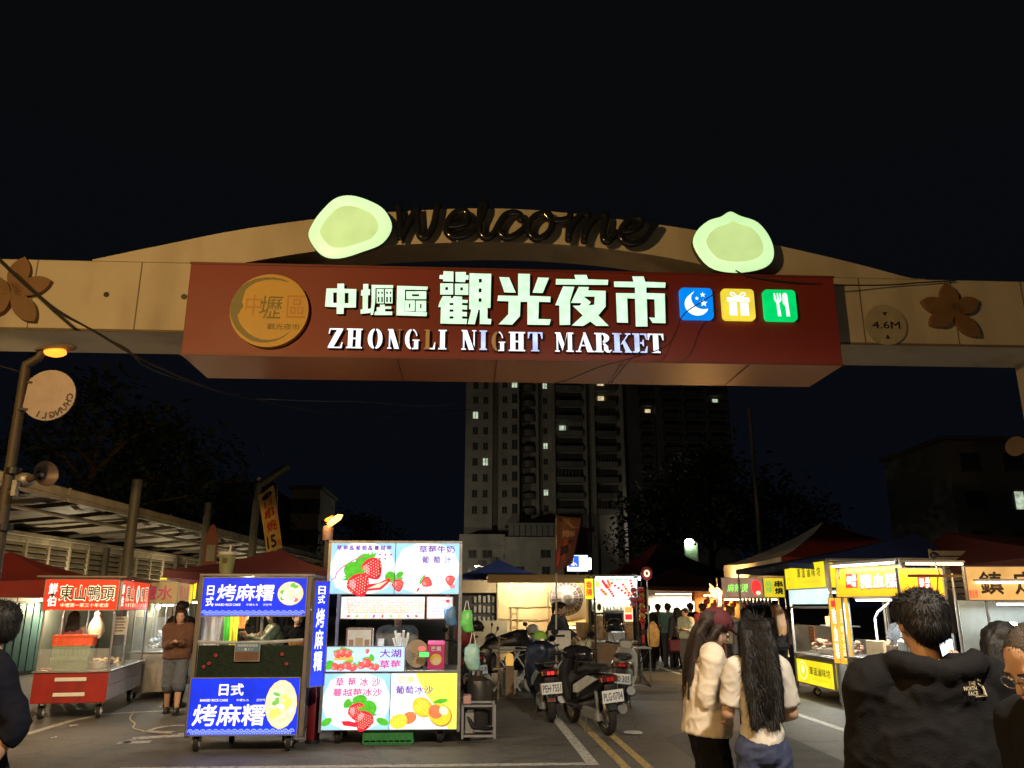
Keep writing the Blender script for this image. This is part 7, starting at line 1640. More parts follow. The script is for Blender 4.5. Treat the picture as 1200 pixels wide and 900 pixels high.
for x, y in ((.5, .2), (W - .2, .2), (.4, .8), (W - .3, .8)): caster(t, x, y, .075, .05)
for k, (x, y, lb) in enumerate(((.55, .45, 'tray of pink sausages behind the glass of the lemon cart, at the far end'), (1.55, .45, 'tray of braised bites behind the glass of the lemon cart, at the near end'))): foodtray(lb, on(t, x, y, .777), -92, .5, .5, 20 + k, (pr('pink_sausage', (.55, .22, .14), .4), food, pr('pale_food', (.5, .38, .22))), .2)
tt = thing('bread_basket', 'brown box with buns on the upper shelf in the lemon cart', 'basket', on(t, .55, .7, 1.292), -92); b = MB(); b.box(-.25, -.14, 0, .25, .14, .16, .01); b.build('box', pr('basket_brown', (.35, .2, .08), .6), tt); b = MB()
for i in range(8): b.ell((-.2 + .055 * i, .02 * (i % 2), .19), (.06, .07, .05), 10, 6)
b.build('bun', pr('bun_gold', (.6, .35, .12), .5), tt, True)
# vertical orange boards between the two carts
for k, (y, lb, s) in enumerate(((14.46, 'tall narrow orange lit board with white characters beside the lemon cart', '豬血糕'), (14.2, 'second tall narrow orange lit board, nearest the steel counter', '古早味花生粉'))):
    tt = thing('lit_board', lb, 'sign', (6.40, y, .70), -80 + 22 * k, 'tall orange boards'); o, p = panel(tt, Fr((0, 0, 0)), .24, 1.08, .03, em('board_amber', (.88, .40, .03), .85, .2, 2, sample=True), dull, .006); p.text(s, .06, .06, .12, .86, inkw if k == 0 else inkc, 2, .02, vert=True)
    if k == 0: p.rect(.06, .93, .18, 1.04, inr, 1)
    p.build(o); b = MB(); rod(b, (.12, -.01, -.69), (.12, -.01, -.01), .02); b.build('stand', dull, tt)
# amber pig-blood cake cart
t = thing('food_cart', 'amber lit rice cake cart with a riveted steel front behind the man in black', 'food cart', (6.42, 14.02, 0), -74, 'food carts'); W, D = 1.42, 1.1
b = MB(); b.box(0, 0, .17, W, .9, .80, .006); b.build('body', pr('brushed_steel', (.42, .40, .37), .38, .85, .2, 3, stretch=(.4, 1, 8)), t); b = MB(); b.box(-.03, -.04, .801, W + .03, .95, .83, .005); b.build('counter', steel, t); b = MB()
for i in range(16): b.box(.06 + i * .082, -.006, .71, .10 + i * .082, -.001, .735)
for z in (.38, .57): b.box(.02, -.004, z, W - .02, -.001, z + .008)
b.box(.1, -.03, .36, .16, -.001, .46, .01); b.build('vent', black, t)
b = MB()
for x in (.02, W - .02):
    for y in (.02, .9): b.box(x - .02, y - .02, .831, x + .02, y + .02, 2.35, .003)
b.build('post', dull, t)
def pigsign(fr2, w_, h_):
    o, p = panel(t, fr2, w_, h_, .06, amb, dull, .012); p.rect(w_ * .15, h_ * .30, w_ * .34, h_ * .80, inr, 1); p.text('御', w_ * .165, h_ * .42, w_ * .075, h_ * .3, inkw, 2, .02); p.text('品', w_ * .25, h_ * .55, w_ * .07, h_ * .2, inkw, 2, .02); p.text('味', w_ * .25, h_ * .33, w_ * .07, h_ * .2, inkw, 2, .02); return o, p
o, p = pigsign(Fr((-.05, -.03, 1.80), 'F', -6), W + .05, .47); p.text('豬血糕', .56, .12, .82, .24, em('ink_shadow', (.12, .08, .1), .5), 2, .07); p.text('豬血糕', .57, .13, .80, .22, inkw, 3, .03); p.build(o)
fluo(t, .0, W, -.12, 2.30, 9, (1, .95, .75), tubeW); fluo(t, .2, W - .1, .15, 1.74, 34, (.9, 1, 1))
b = MB(); b.box(-.05, -.05, 2.352, W + .05, 1.0, 2.38, .004); b.build('roof', dull, t)
b = MB(); b.box(.2, .25, .831, .95, .7, 1.0, .01); b.build('warmer', steel, t); b = MB(); b.box(.25, .0, 1.0, 1.1, .006, 1.12); b.box(.02, .0, .831, 1.2, .006, 1.0); b.build('sneeze_guard', clearg, t); b = MB()
for i in range(9): b.box(.78 + .035 * i, .12, .84, .80 + .035 * i, .2, 1.04, .004)
b.build('cake_bar', pr('rice_cake', (.16, .07, .03), .4), t); b = MB(); b.tube([(.2, .5, .831), (.2, .5, 1.45), (.34, .45, 1.55), (.75, .4, 1.75)], .02, 8); b.build('lamp_arm', whitep, t, True); b = MB(); b.box(1.05, .1, .831, 1.38, .5, 1.12, .01); b.build('steamer_box', steel, t); b = MB(); b.box(.35, .7, 1.3, 1.2, .8, 1.33); b.box(.35, .7, 1.2, 1.2, .72, 1.3); b.build('rack', dull, t); b = MB(); b.box(.3, .15, .84, .7, .22, 1.10, .01); b.build('bread', pr('bread_gold', (.6, .42, .2), .5), t)
for x in (.2, W - .2): caster(t, x, .15, .09); caster(t, x, .75, .09)
qb_ = on(t, 1.5, .2, 1.3)
# end sign of that cart, facing the camera
q = P(1057, 706, 12.4); q2 = P(1108, 706, 12.4); tt = thing('lit_sign', 'amber lit box sign with a red square behind the lamp bar', 'sign', (q.x, 12.4, q.z)); w_ = q2.x - q.x; t_save = t; t = tt
o, p = panel(tt, Fr((0, 0, 0)), w_, .50, .06, amb, dull, .014); p.rect(w_ * .42, .16, w_ * .72, .42, inr, 1); p.text('御', w_ * .45, .22, w_ * .11, .14, inkw, 2, .02); p.text('品', w_ * .60, .29, w_ * .1, .1, inkw, 2, .02); p.text('味', w_ * .60, .18, w_ * .1, .1, inkw, 2, .02); p.text('豬血糕', w_ * .38, .04, w_ * .4, .08, inkw, 2, .02); p.build(o); b = MB(); rod(b, (.03, .04, -q.z), (.03, .04, -.001), .02); rod(b, (w_ - .03, .04, -q.z), (w_ - .03, .04, -.001), .02); b.build('post', dull, tt)
fluo(tt, .0, w_ + .2, -.25, .56, 10, (1, .8, .45), tubeY); b = MB(); b.box(-.06, -.45, .36, w_ + .15, -.36, .40, .006); rod(b, (.42, -.4, .39), (.48, -.15, .70), .012); rod(b, (.38, -.4, .36), (.22, -.45, -.35), .012); b.build('lamp_bar', pr('bar_brown', (.28, .16, .06), .4, .3), tt)
b = MB(); b.ell((.43, -.3, .68), (.07, .05, .06), 10, 6); b.build('clamp', black, tt, True)
# tea cart at the right edge
q = P(1136, 703, 11.6); t = thing('food_cart', 'tea cart with a tan lit sign and dark brush characters at the right edge', 'food cart', (q.x, 11.6, 0), -4, 'food carts'); W = 2.2
tan_ = em('sign_tan', (.62, .34, .10), .72, .3, 1.6, sample=True); inkb = em('ink_brown', (.05, .025, .01), .4)
o, p = panel(t, Fr((0, 0, q.z)), W, .46, .06, tan_, dull, .014); p.text('鎮定紅茶', .10, .08, 1.95, .31, inkb, 2, .03); p.text('寶島牌', .01, .02, .12, .12, inr, 2, .01); p.build(o)
b = MB()
for x in (.26, W): rod(b, (x, .05, 0), (x, .05, q.z), .02); rod(b, (x, .9, 0), (x, .9, q.z + .4), .02)
b.build('post', steel, t, True); b = MB(); b.box(.2, 0, .15, W, .9, .85, .006); b.build('body', steel, t); b = MB(); b.box(.15, -.04, .851, W + .04, .95, .88, .004); b.build('counter', steel, t); fluo(t, .45, W - .1, .12, q.z - .06, 26, (.9, 1, .95)); fluo(t, .1, 1.2, -.06, q.z + .24, 0, m=tubeY)
b = MB(); b.box(.25, .8, .9, W, .83, q.z); b.build('back_panel', pr('steel_dim', (.3, .32, .32), .4, .5), t); b = MB(); b.lathe([(.02, .881), (.14, .881), (.14, 1.35), (.10, 1.42), (.02, 1.43)], (.75, .4, 0), 20); b.lathe([(.02, .881), (.14, .881), (.14, 1.35), (.10, 1.42), (.02, 1.43)], (1.15, .4, 0), 20); b.build('tea_urn', steel, t, True)
for x in (.4, W - .2): caster(t, x, .2, .09)
tt = thing('cup_stack', 'orange and white paper cup on the tea cart counter behind the lavender figure', 'cup', on(t, .22, .1, .881)); b = MB(); b.lathe([(.01, 0), (.045, 0), (.06, .18), (.055, .18), (.01, .02)], n=16); b.build('cup', pr('cup_orange', (.65, .32, .16), .5, 0, .3, 20), tt, True); 
# grey screens behind the carts
def tarpwall(label, pts, mat, th=.03):
    b = MB(); a = [V(p) for p in pts]; nrm = (a[1] - a[0]).cross(a[2] - a[0]).normalized() * th
    n = len(a); b.add(a + [p + nrm for p in a], [tuple(range(n))[::-1], tuple(range(n, 2 * n))] + [(i, (i + 1) % n, n + (i + 1) % n, n + i) for i in range(n)]); return tag(b.build('canvas_screen', mat), label, 'canvas')
tarpwall('dark sloping canvas screen between the amber sign and the tea sign', [P(1110, 690, 12.9), P(1112, 742, 12.9), P(1152, 742, 12.9), P(1150, 712, 12.9)], dkgrey)
b = MB(); q = P(1124, 690, 14.5)
for i in range(9): b.box(q.x - .4, 14.5, q.z - .3 + i * .11, q.x + .45, 14.53, q.z - .21 + i * .11, .005)
rod(b, (q.x - .42, 14.55, 0), (q.x - .42, 14.55, q.z + .7), .03); rod(b, (q.x + .46, 14.55, 0), (q.x + .46, 14.55, q.z + .7), .03); tag(b.build('slatted_screen', pr('slat_grey', (.28, .26, .2), .6)), 'grey slatted screen between the amber sign and the tea sign', 'screen')
# green neon cart and its neighbour farther down
t = thing('food_cart', 'dim pink cart sign with green scribbled lettering beyond the lemon cart', 'food cart', (6.42, 20.6, 0), -8, 'food carts')
o, p = panel(t, Fr((0, 0, 1.86)), 1.0, .46, .05, em('sign_dusk', (.32, .18, .12), .6, .3, 3, sample=True), dull, .012); ng = em('neon_green', (.25, .85, .12), .95); p.text('麻辣燙', .12, .12, .52, .2, ng, 2, .015, shear=.2); p.ell(.84, .23, .12, .19, em('neon_red', (1, .03, .03), .95), 1); p.ell(.88, .1, .06, .05, inkc, 2); p.build(o)
o, p = panel(t, Fr((1.03, .03, 1.86)), .5, .46, .05, ylw, dull, .012); p.text('麻辣', .05, .1, .14, .3, inkg, 2, .03, vert=True); p.text('串燒', .27, .06, .19, .34, ink, 2, .05, vert=True); p.build(o)
b = MB(); b.box(0, .0, .12, 1.55, .8, .85, .01); b.build('body', pr('cart_red2', (.25, .05, .04), .5, 0, .3, 4), t); b = MB()
for x in (0, 1.54):
    for y in (.02, .8): rod(b, (x, y, .1), (x, y, 2.35))
b.build('post', dull, t, True); b = MB()
for i in range(9): b.lathe([(.012, 1.84), (.035, 1.80), (.045, 1.70), (.02, 1.66)], (.45 + .09 * i, .1, 0), 8)
b.build('hanging_cup', black, t, True); b = MB(); b.box(.02, .02, .851, 1.5, .5, 1.2); b.build('glass', clearg, t); b = MB()
for i in range(24): b.mat(i % 3); b.ell((.1 + .055 * i, .3 + .1 * (i % 3), .9 + .07 * (i % 2)), (.06, .06, .05), 8, 5)
b.build('skewer_pile', [redl, goldl, pr('leafy', (.2, .3, .08), .5)], t, True); fluo(t, .1, 1.4, .35, 1.80, 45, (1, .8, .5), tubeY)
# white and red tent above, big navy / maroon tents of the row
tent('white tent with a red slope rising to a peak behind the lemon cart', 9.3, 20.4, 4.4, 4.2, 2.72, 3.72, (redc, redc, whitec, whitec), 0, .34, apex=(-.2, 0), legs=(1, 2))
q = P(930, 660, 15.0); z_ = 2.42
tent('navy fronted tent over the lemon and amber carts', 7.75, 16.5, 3.6, 3.0, z_, P(1070, 624, 16.0).z, (bluec, navy, navy, navy), 0, .10, apex=(1.35, -.3), bulge=.05, legs=(2, 3))
tent('dark maroon tent stretching over the tea cart to the right edge', 11.0, 13.9, 4.6, 5.0, 2.40, P(1070, 624, 15.6).z + .02, (maroon, maroon, maroon, maroon), 0, .12, apex=(-1.5, 1.9), bulge=.05, legs=(1, 2))
# a far horn on the right pillar
q = P(1197, 524, 10.9); tt = thing('horn_speaker', 'brown horn loudspeaker fixed to the right pillar of the arch', 'loudspeaker', (q.x, 10.95, q.z)); b = MB(); d = V((-.8, -.5, .15)).normalized(); b.tube([d * x for x in (-.2, -.1, -.02, .05, .09)], [.04, .05, .08, .13, .15], 18, cap=False); b.tube([d * x for x in (.09, .05, -.02, -.1)], [.144, .124, .074, .04], 18); b.build('horn', hm, tt, True)
# lamps under tents lighting the crowd
# ================================================================== people
tmp = bpy.data.scenes.new('tmp_build'); vl = tmp.view_layers[0]
WR = bpy.data.textures.new('cloth_folds', 'CLOUDS'); WR.noise_scale = .085; WR.noise_depth = 2
HT = bpy.data.textures.new('hair_locks', 'CLOUDS'); HT.noise_scale = .03; HT.noise_depth = 1
def fuse(mb, name, mat, parent, vox=.012, smooth=6, folds=0.0, tex=None, sf=.5):
    """several closed pieces grown together into one continuous skin"""
    me = mb.mesh(name, mat); o = bpy.data.objects.new('tmp', me); tmp.collection.objects.link(o)
    m = o.modifiers.new('r', 'REMESH'); m.mode = 'VOXEL'; m.voxel_size = vox
    m = o.modifiers.new('s', 'SMOOTH'); m.iterations = smooth; m.factor = sf
    if folds:
        pass
    vl.update(); ev = o.evaluated_get(vl.depsgraph); me2 = bpy.data.meshes.new_from_object(ev)
    if folds:      # folds run outwards only: slanting creases for cloth, upright locks for hair
        n = len(me2.vertices); co = [0.0] * (3 * n); nr = [0.0] * (3 * n); me2.vertices.foreach_get('co', co); me2.vertex_normals.foreach_get('vector', nr)
        for i in range(0, 3 * n, 3):
            x, y, z = co[i:i + 3]
            if tex is HT: d = mnoise.noise(V((x * 55, y * 55, z * 4))) * .6 + .3
            else: d = .62 * max(0, 1 - 2.6 * abs(mnoise.noise(V((x * 5 + z * 4, y * 5, z * 6 - x * 5))))) ** 1.5 + .38 * max(0, 1 - 2.4 * abs(mnoise.noise(V((x * 13 - z * 9, y * 12 + 3, z * 12 + x * 8))))) ** 1.5
            for k in range(3): co[i + k] += nr[i + k] * folds * d
        me2.vertices.foreach_set('co', co); me2.update()
    me2.materials.clear(); me2.materials.append(mat); me2.name = name
    me2.polygons.foreach_set('use_smooth', [True] * len(me2.polygons))
    bpy.data.objects.remove(o); bpy.data.meshes.remove(me)
    r = bpy.data.objects.new(name, me2); COL.objects.link(r); r.parent = parent; return r
def skinm(n, c): return pr('skin_' + n, c, .5, 0, .08, 14)
skA, skB, skC = skinm('light', (.52, .33, .23)), skinm('tan', (.42, .25, .16)), skinm('deep', (.33, .19, .12))
def hairm(n, c): return pr('hair_' + n, c, .48, 0, .35, 7, .3, 60, stretch=(6, 6, .5), spec=.3)
hblack, hbrown, hdark = hairm('black', (.008, .007, .007)), hairm('brown', (.17, .09, .04)), hairm('darkbrown', (.022, .013, .010))
def fab(n, c, r=.8): return pr('fabric_' + n, c, r, 0, .14, 5, .12, 180)
eyeW, eyeD, lipm = pr('eye_white', (.6, .58, .55), .25), pr('eye_dark', (.01, .008, .008), .15), pr('lip', (.4, .14, .12), .4)
def ik(a, c, l1, l2, bend):
    a, c = V(a), V(c); d = c - a; L = min(max(d.length, 1e-4), (l1 + l2) * .999); d.normalize(); c = a + d * L
    x = (l1 * l1 - l2 * l2 + L * L) / (2 * L); h = math.sqrt(max(0, l1 * l1 - x * x)); b = V(bend) - d * V(bend).dot(d)
    if b.length < 1e-4: b = V((0, 1, 0))
    return a + d * x + b.normalized() * h, c
def person(label, x, y, yaw, H=1.65, skin=skA, top=None, bottom=None, shoes=None, hair='short', hairmat=None, sleeve='long', legs='long', lh=None, rh=None, lf=None, rf=None, lean=0, turn=0, nod=0, wide=1.0, vox=.013, loose=1.0, hem=.52, face=True, z=0.0, cap=None, hood=False, tank=False, skirt=False, apron=None, group=None, hands=True, twist=0):
    """local frame: faces -Y, left hand +X; lh/rh hand targets and lf/rf foot spots in units of height"""
    t = thing('person', label, 'person', (x, y, z), yaw, group); S = H
    Mt = Matrix.Translation((0, 0, .52)) @ Matrix.Rotation(R(lean), 4, 'X') @ Matrix.Rotation(R(twist), 4, 'Z') @ Matrix.Translation((0, 0, -.52))      # torso about the hips
    U = lambda p: (Mt @ V(p)) * S
    sh = .108 * wide
    LS, RS = V(U((sh, 0, .805))), V(U((-sh, 0, .805)))
    lh = lh or (.15 * wide, -.03, .43); rh = rh or (-.15 * wide, -.03, .43)
    lf = lf or (.055, 0); rf = rf or (-.055, 0)
    LE, LW = ik(LS, V(lh) * S, .165 * S, .15 * S, (.35, .8, -.35)); RE, RW = ik(RS, V(rh) * S, .165 * S, .15 * S, (-.35, .8, -.35))
    hips = [V((.052 * wide, 0, .515)) * S, V((-.052 * wide, 0, .515)) * S]; LAn, RAn = V((lf[0], lf[1], .045)) * S, V((rf[0], rf[1], .045)) * S
    LK, LAn = ik(hips[0], LAn, .24 * S, .235 * S, (0, -1, 0)); RK, RAn = ik(hips[1], RAn, .24 * S, .235 * S, (0, -1, 0))
    def ring(z_, rx, ry, dy=0, g=1.0, xf=U, n=20): return [xf((rx * wide * g * math.cos(a), ry * g * math.sin(a) + dy, z_)) for a in [j * 2 * math.pi / n for j in range(n)]]
    TOR = [(.49, .088, .066), (.53, .098, .072), (.58, .086, .062), (.62, .078, .057), (.68, .088, .062), (.74, .096, .064), (.79, .098, .056), (.815, .088, .046), (.835, .05, .04), (.85, .032, .034)]
    hd = Matrix.Translation(U((0, -.004, .875))) @ (Mt.to_3x3() @ Matrix.Rotation(R(turn), 3, 'Z') @ Matrix.Rotation(R(nod), 3, 'X')).to_4x4()
    HP = lambda p: hd @ (V(p) * S)      # head frame: origin at the nape, z up
    # ---- body: one skin
    b = MB(); b.rings([ring(*q) for q in TOR]); b.tube([U((0, .006, .82)), U((0, .0, .87)), HP((0, -.006, .03))], [.034 * S, .031 * S, .031 * S], 12)
    Mh = hd.to_3x3()
    b.ell(HP((0, .004, .068)), (.046 * S, .058 * S, .057 * S), 18, 12, Mh); b.ell(HP((0, -.020, .035)), (.036 * S, .038 * S, .042 * S), 14, 9, Mh); b.ell(HP((0, -.034, .012)), (.022 * S, .02 * S, .018 * S), 10, 7, Mh)
    b.capsule(HP((0, -.052, .062)), HP((0, -.064, .042)), .006 * S, .0085 * S, 8)
    for s in (-1, 1): b.ell(HP((s * .047, .004, .052)), (.006 * S, .013 * S, .019 * S), 8, 6, Mh); b.ell(HP((s * .02, -.05, .072)), (.014 * S, .008 * S, .005 * S), 8, 5, Mh)
    for a, e, w, sd in ((LS, LE, LW, 1), (RS, RE, RW, -1)):
        b.capsule(a, e, .033 * S, .025 * S, 12); b.capsule(e, w, .025 * S, .0165 * S, 12)
        d = (w - e).normalized(); side = d.cross(V((0, 1, 0)) if abs(d.y) < .8 else V((0, 0, 1))).normalized(); nrm = side.cross(d).normalized()
        pal = w + d * .03 * S; b.ell(w + d * .026 * S, (.021 * S, .012 * S, .030 * S), 10, 7, Matrix((side, nrm, d)).transposed())
        if hands:
            for k in range(4):
                p0 = w + d * .045 * S + side * (k - 1.5) * .0105 * S; L = (.028, .034, .032, .025)[k] * S; p1 = p0 + d * L * .75 - nrm * .006 * S * sd; p2 = p1 + d * L * .45 - nrm * L * .45 * sd
                b.capsule(p0, p1, .0058 * S, .0054 * S, 6); b.capsule(p1, p2, .0054 * S, .0046 * S, 6)
            q0 = w + d * .016 * S - side * .016 * S * sd; q1 = q0 + (d * .7 - side * sd * .6).normalized() * .026 * S; b.capsule(q0, q1, .0068 * S, .006 * S, 6); b.capsule(q1, q1 + d * .016 * S, .006 * S, .005 * S, 6)
    for hp, kn, an, f in ((hips[0], LK, LAn, lf), (hips[1], RK, RAn, rf)):
        b.capsule(hp, kn, .054 * S, .036 * S, 12); b.capsule(kn, kn.lerp(an, .35) + V((0, .008 * S, 0)), .034 * S, .034 * S, 10); b.capsule(kn.lerp(an, .35), an, .033 * S, .022 * S, 12); b.capsule(an + V((0, .02 * S, -.022 * S)), an + V((0, -.085 * S, -.028 * S)), .022 * S, .017 * S, 10)
    body = fuse(b, 'body', skin, t, min(vox, .0095), 3)
    # ---- face
    if face:
        e = MB()
        for s in (-1, 1): e.ell(HP((s * .0195, -.0495, .060)), (.0085 * S, .006 * S, .0045 * S), 10, 6, Mh)
        eo = e.build('eye', eyeW, t, True); e = MB()
        for s in (-1, 1): e.ell(HP((s * .0195, -.0538, .060)), (.0042 * S, .003 * S, .0042 * S), 8, 5, Mh); e.capsule(HP((s * .011, -.0555, .072)), HP((s * .03, -.0505, .073)), .0022 * S, .0015 * S, 6)
        e.build('iris', eyeD, eo, True); e = MB(); e.capsule(HP((-.013, -.0555, .026)), HP((.013, -.0555, .026)), .004 * S, .004 * S, 6); e.build('mouth', lipm, t, True)
    # ---- trousers or shorts
    if bottom:
        b = MB(); b.rings([ring(z_, rx, ry, 0, 1.08, U if z_ > .55 else (lambda p: V(p) * S)) for z_, rx, ry in ((.475, .085, .066), (.50, .098, .074), (.54, .098, .073), (.60, .084, .062))])
        for hp, kn, an in ((hips[0], LK, LAn), (hips[1], RK, RAn)):
            if skirt: continue
            b.capsule(hp, kn, .063 * S * loose ** .5, .050 * S * loose, 14)
            if legs == 'long': b.capsule(kn, an + V((0, 0, .008 * S)), .049 * S * loose, .040 * S * loose, 14)
            else: b.capsule(kn, kn + (an - kn) * .12, .053 * S * loose, .050 * S * loose, 12)
        fuse(b, 'trousers' if legs == 'long' else 'shorts', bottom, t, vox, 5, .013)
    if shoes:
        for an in (LAn, RAn):
            b = MB(); b.capsule(an + V((0, .024 * S, -.018 * S)), an + V((0, -.02 * S, -.012 * S)), .030 * S, .028 * S, 12); b.capsule(an + V((0, -.02 * S, -.020 * S)), an + V((0, -.09 * S, -.024 * S)), .027 * S, .022 * S, 12); b.box(an.x - .027 * S, an.y - .105 * S, 0.001 * S, an.x + .027 * S, an.y + .05 * S, .018 * S, .008); fuse(b, 'shoe', shoes, t, .008, 3)
    # ---- top
    if top:
        g = 1.16 * (loose ** .5); b = MB(); zz = [(z_, rx * g, ry * g * 1.08) for z_, rx, ry in TOR if z_ >= hem - .001]
        if zz[0][0] > hem + .005: zz = [(hem, zz[0][1] * 1.03, zz[0][2] * 1.03)] + zz
        if hem < .49: zz = [(hem, .108 * g, .085 * g)] + zz
        if tank: zz = [q for q in zz if q[0] < .80]
        else: zz = zz[:-1] + [(.85, .040, .042)]
        for i, (z_, rx, ry) in enumerate(zz):
            if loose > 1.15 and z_ < .74: zz[i] = (z_, max(rx, .103 * g), max(ry, .076 * g))
        b.rings([ring(z_, rx, ry) for z_, rx, ry in zz])
        if not tank:
            for a, e, w, sd in ((LS, LE, LW, 1), (RS, RE, RW, -1)):      # one tapering sleeve from the neck over the shoulder to the cuff
                pts = [U((.04 * sd, .004, .826)), a + V((0, 0, .004 * S)), a.lerp(e, .45)]
                if sleeve == 'short': pts += [a.lerp(e, .82)]
                else: pts += [e] + ([e.lerp(w, .5), e.lerp(w, .93)] if sleeve == 'long' else [e.lerp(w, .35)])
                kp = smoothpath(pts, 4); n_ = len(kp) - 1; k0 = loose ** .7
                b.tube(kp, [((.036 + .010 * min(1, i / 4)) - (.006 if sleeve == 'short' else .014) * max(0, i - 4) / (n_ - 4)) * S * k0 for i in range(n_ + 1)], 16)
        if hood:
            for k in range(7): a = R(20 + 140 * k / 6); b.ell(U((.075 * wide * math.cos(a), .02 + .055 * math.sin(a), .832 + .02 * abs(math.cos(a)))), (.027 * S,) * 3, 10, 7)
            b.ell(U((0, .062, .795)), (.080 * S, .026 * S, .050 * S), 12, 8)
        to = fuse(b, 'shirt' if not hood else 'jacket', top, t, vox, 5 if vox > .0105 else 9, (.0125 if vox > .0105 or hood else .011) * (1 if loose < 1.3 else .8) * (.8 if hood else 1))
        t['_top'] = to.name
    if apron:
        b = MB(); b.rings([[U((s_ * .085, -.078 - dd, z_)) for s_, dd in ((-1, -.012), (-.5, .006), (.5, .006), (1, -.012), (.5, .012), (-.5, .012))] for z_ in (.42, .6, .74)]); b.build('apron', apron, t)
    # ---- hair
    hm_ = hairmat or hblack
    if hair:
        b = MB()
        if hair == 'buzz': b.ell(HP((0, .009, .071)), (.0478 * S, .0585 * S, .0575 * S), 20, 12, Mh)
        else: b.ell(HP((0, .016, .078)), (.0535 * S, .060 * S, .056 * S), 20, 12, Mh); b.ell(HP((0, .034, .055)), (.047 * S, .040 * S, .045 * S), 16, 10, Mh)
        for s in (-1, 1) if hair != 'buzz' else (): b.ell(HP((s * .040, -.004, .085)), (.015 * S, .036 * S, .030 * S), 10, 7, Mh)
        if hair != 'buzz': b.ell(HP((0, -.034, .112)), (.038 * S, .022 * S, .015 * S), 12, 7, Mh)
        if hair in ('long', 'longer', 'medium', 'pony'):
            zb_ = {'long': .66, 'longer': .615, 'medium': .77, 'pony': .80}[hair]
            if hair == 'pony': b.tube([HP((0, .065, .10)), HP((0, .095, .09)), HP((0, .10, .03)), HP((0, .085, -.04))], [.014 * S, .026 * S, .024 * S, .006 * S], 12)
            else:
                p3 = U((0, .078, zb_)); p2 = U((0, .074, (zb_ + .86) / 2)); w1 = .056 if hair != 'medium' else .052
                for dx in (-.036, -.022, -.008, .008, .022, .036): b.tube([HP((dx * .9, .03, .10)), HP((dx * 1.15, .055, .055)), HP((dx * 1.3, .06, .0)), p2 + (Mt.to_3x3() @ V((dx * 1.45 * S, .004 * S * math.sin(dx * 90), 0))), p3 + (Mt.to_3x3() @ V((dx * 1.35 * S, 0, (.012 * math.sin(dx * 300)) * S)))], [.018 * S, .023 * S, .023 * S, .020 * S, .013 * S], 12)
                for s in (-1, 1): b.tube([HP((s * .034, -.01, .105)), HP((s * .05, .0, .06)), HP((s * .053, .012, .0)), U((s * .062, .035, .79)), U((s * .06, .05, max(zb_, .70)))], [.012 * S, .015 * S, .017 * S, .016 * S, .006 * S], 10)
        if hair == 'bun': b.ell(HP((0, .05, .13)), (.028 * S, .028 * S, .026 * S), 12, 8)
        ho = fuse(b, 'hair', hm_, t, .0085 if vox < .012 else .011, 3, .009 if hair != 'buzz' else .001, HT)
        if hair in ('long', 'longer') and vox < .0125:      # loose strands over the mass
            b = MB(); r_ = random.Random(int(x * 99)); zb_ = .66 if hair == 'long' else .615; XS = Mt.to_3x3()
            for k in range(240):
                u = r_.uniform(-1, 1); a = u * 1.75; bk = math.cos(a * .62); j = lambda q: r_.gauss(0, q)
                pts = [HP((.030 * u + j(.004), .02, .133)), HP((.0545 * math.sin(a), .018 + .058 * bk, .10)), HP((.060 * math.sin(a), .02 + .060 * bk, .045)), HP((.064 * math.sin(a) + j(.002), .026 + .060 * bk, -.01))]
                zz = zb_ + abs(j(.022)) + .05 * abs(u); pts += [U((.066 * u * 1.0 + j(.003), .052 + .048 * bk + j(.003), (zz + .86) / 2)), U((.058 * u + j(.006), .055 + .042 * bk + j(.004), zz))]
                b.tube(smoothpath(pts, 3), [.0011 * S] * 14 + [.0007 * S, .0003 * S], 4)
            b.build('hair_strands', hm_, ho, True, 80)
        if vox < .0105:      # fine flyaway hair, each blade rooted in the mass
            r_ = random.Random(int(y * 77)); b = MB(); vs_ = ho.data.vertices; nrm = ho.data.vertex_normals; n_ = len(vs_); ls = {'short': .011, 'buzz': .003}.get(hair, .03)
            for k in range(2600):
                i = r_.randrange(n_); p = V(vs_[i].co)
                if cap and p.z > HP((0, 0, .05)).z: continue
                q = V(nrm[i].vector); dn = V((r_.gauss(0, .3), r_.gauss(0, .3), -.9 if p.z < hd.translation.z + .10 * S else -.1 + .3 * r_.random())); d = (q * ((.30 if hair != 'short' else .10) + .22 * r_.random()) + dn - q * dn.dot(q)).normalized() * ls * S * (.5 + r_.random()); sd_ = d.cross(q).normalized() * .0012 * S
                b.add([p - sd_, p + sd_, p + d], [(0, 1, 2)])
            b.build('flyaway_hair', hm_, ho)
    if cap:
        b = MB(); b.ell(HP((0, .010, .090)), (.0605 * S, .071 * S, .056 * S), 20, 12, Mh); co_ = fuse(b, 'cap', cap, t, .009, 3)
        b = MB(); b.rings([[HP((.047 * math.sin(a) * k, -.035 - .06 * k * math.cos(a) - .012, .088 - .012 * k * math.cos(a) + dz)) for a in [R(-90 + 180 * i / 14) for i in range(15)]] for k, dz in ((.98, 0), (.98, .004), (.2, .006), (.2, 0.002))], True, True); b.build('cap_peak', cap, co_, True)
    return t, dict(HP=HP, U=U, LW=LW, RW=RW, LE=LE, RE=RE, S=S)
def local_obj(t, name, mb, mat, smooth=True): return mb.build(name, mat, t, smooth)
def held(t, info, name, label, cat, mb, mat, smooth=False):
    """a thing in someone's hand: top-level, in the same spot"""
    o = mb.build(name, mat, None, smooth); o.location = t.location; o.rotation_euler = t.rotation_euler; return tag(o, label, cat)
cw, cc_, cbk, cj, cgr = fab('white_tee', (.52, .48, .42)), fab('cream_shirt', (.60, .53, .43)), pr('fabric_black', (.007, .007, .008), .9, 0, .2, 5, .12, 180, spec=.12), fab('denim_blue', (.028, .038, .088)), fab('grey', (.15, .16, .17))
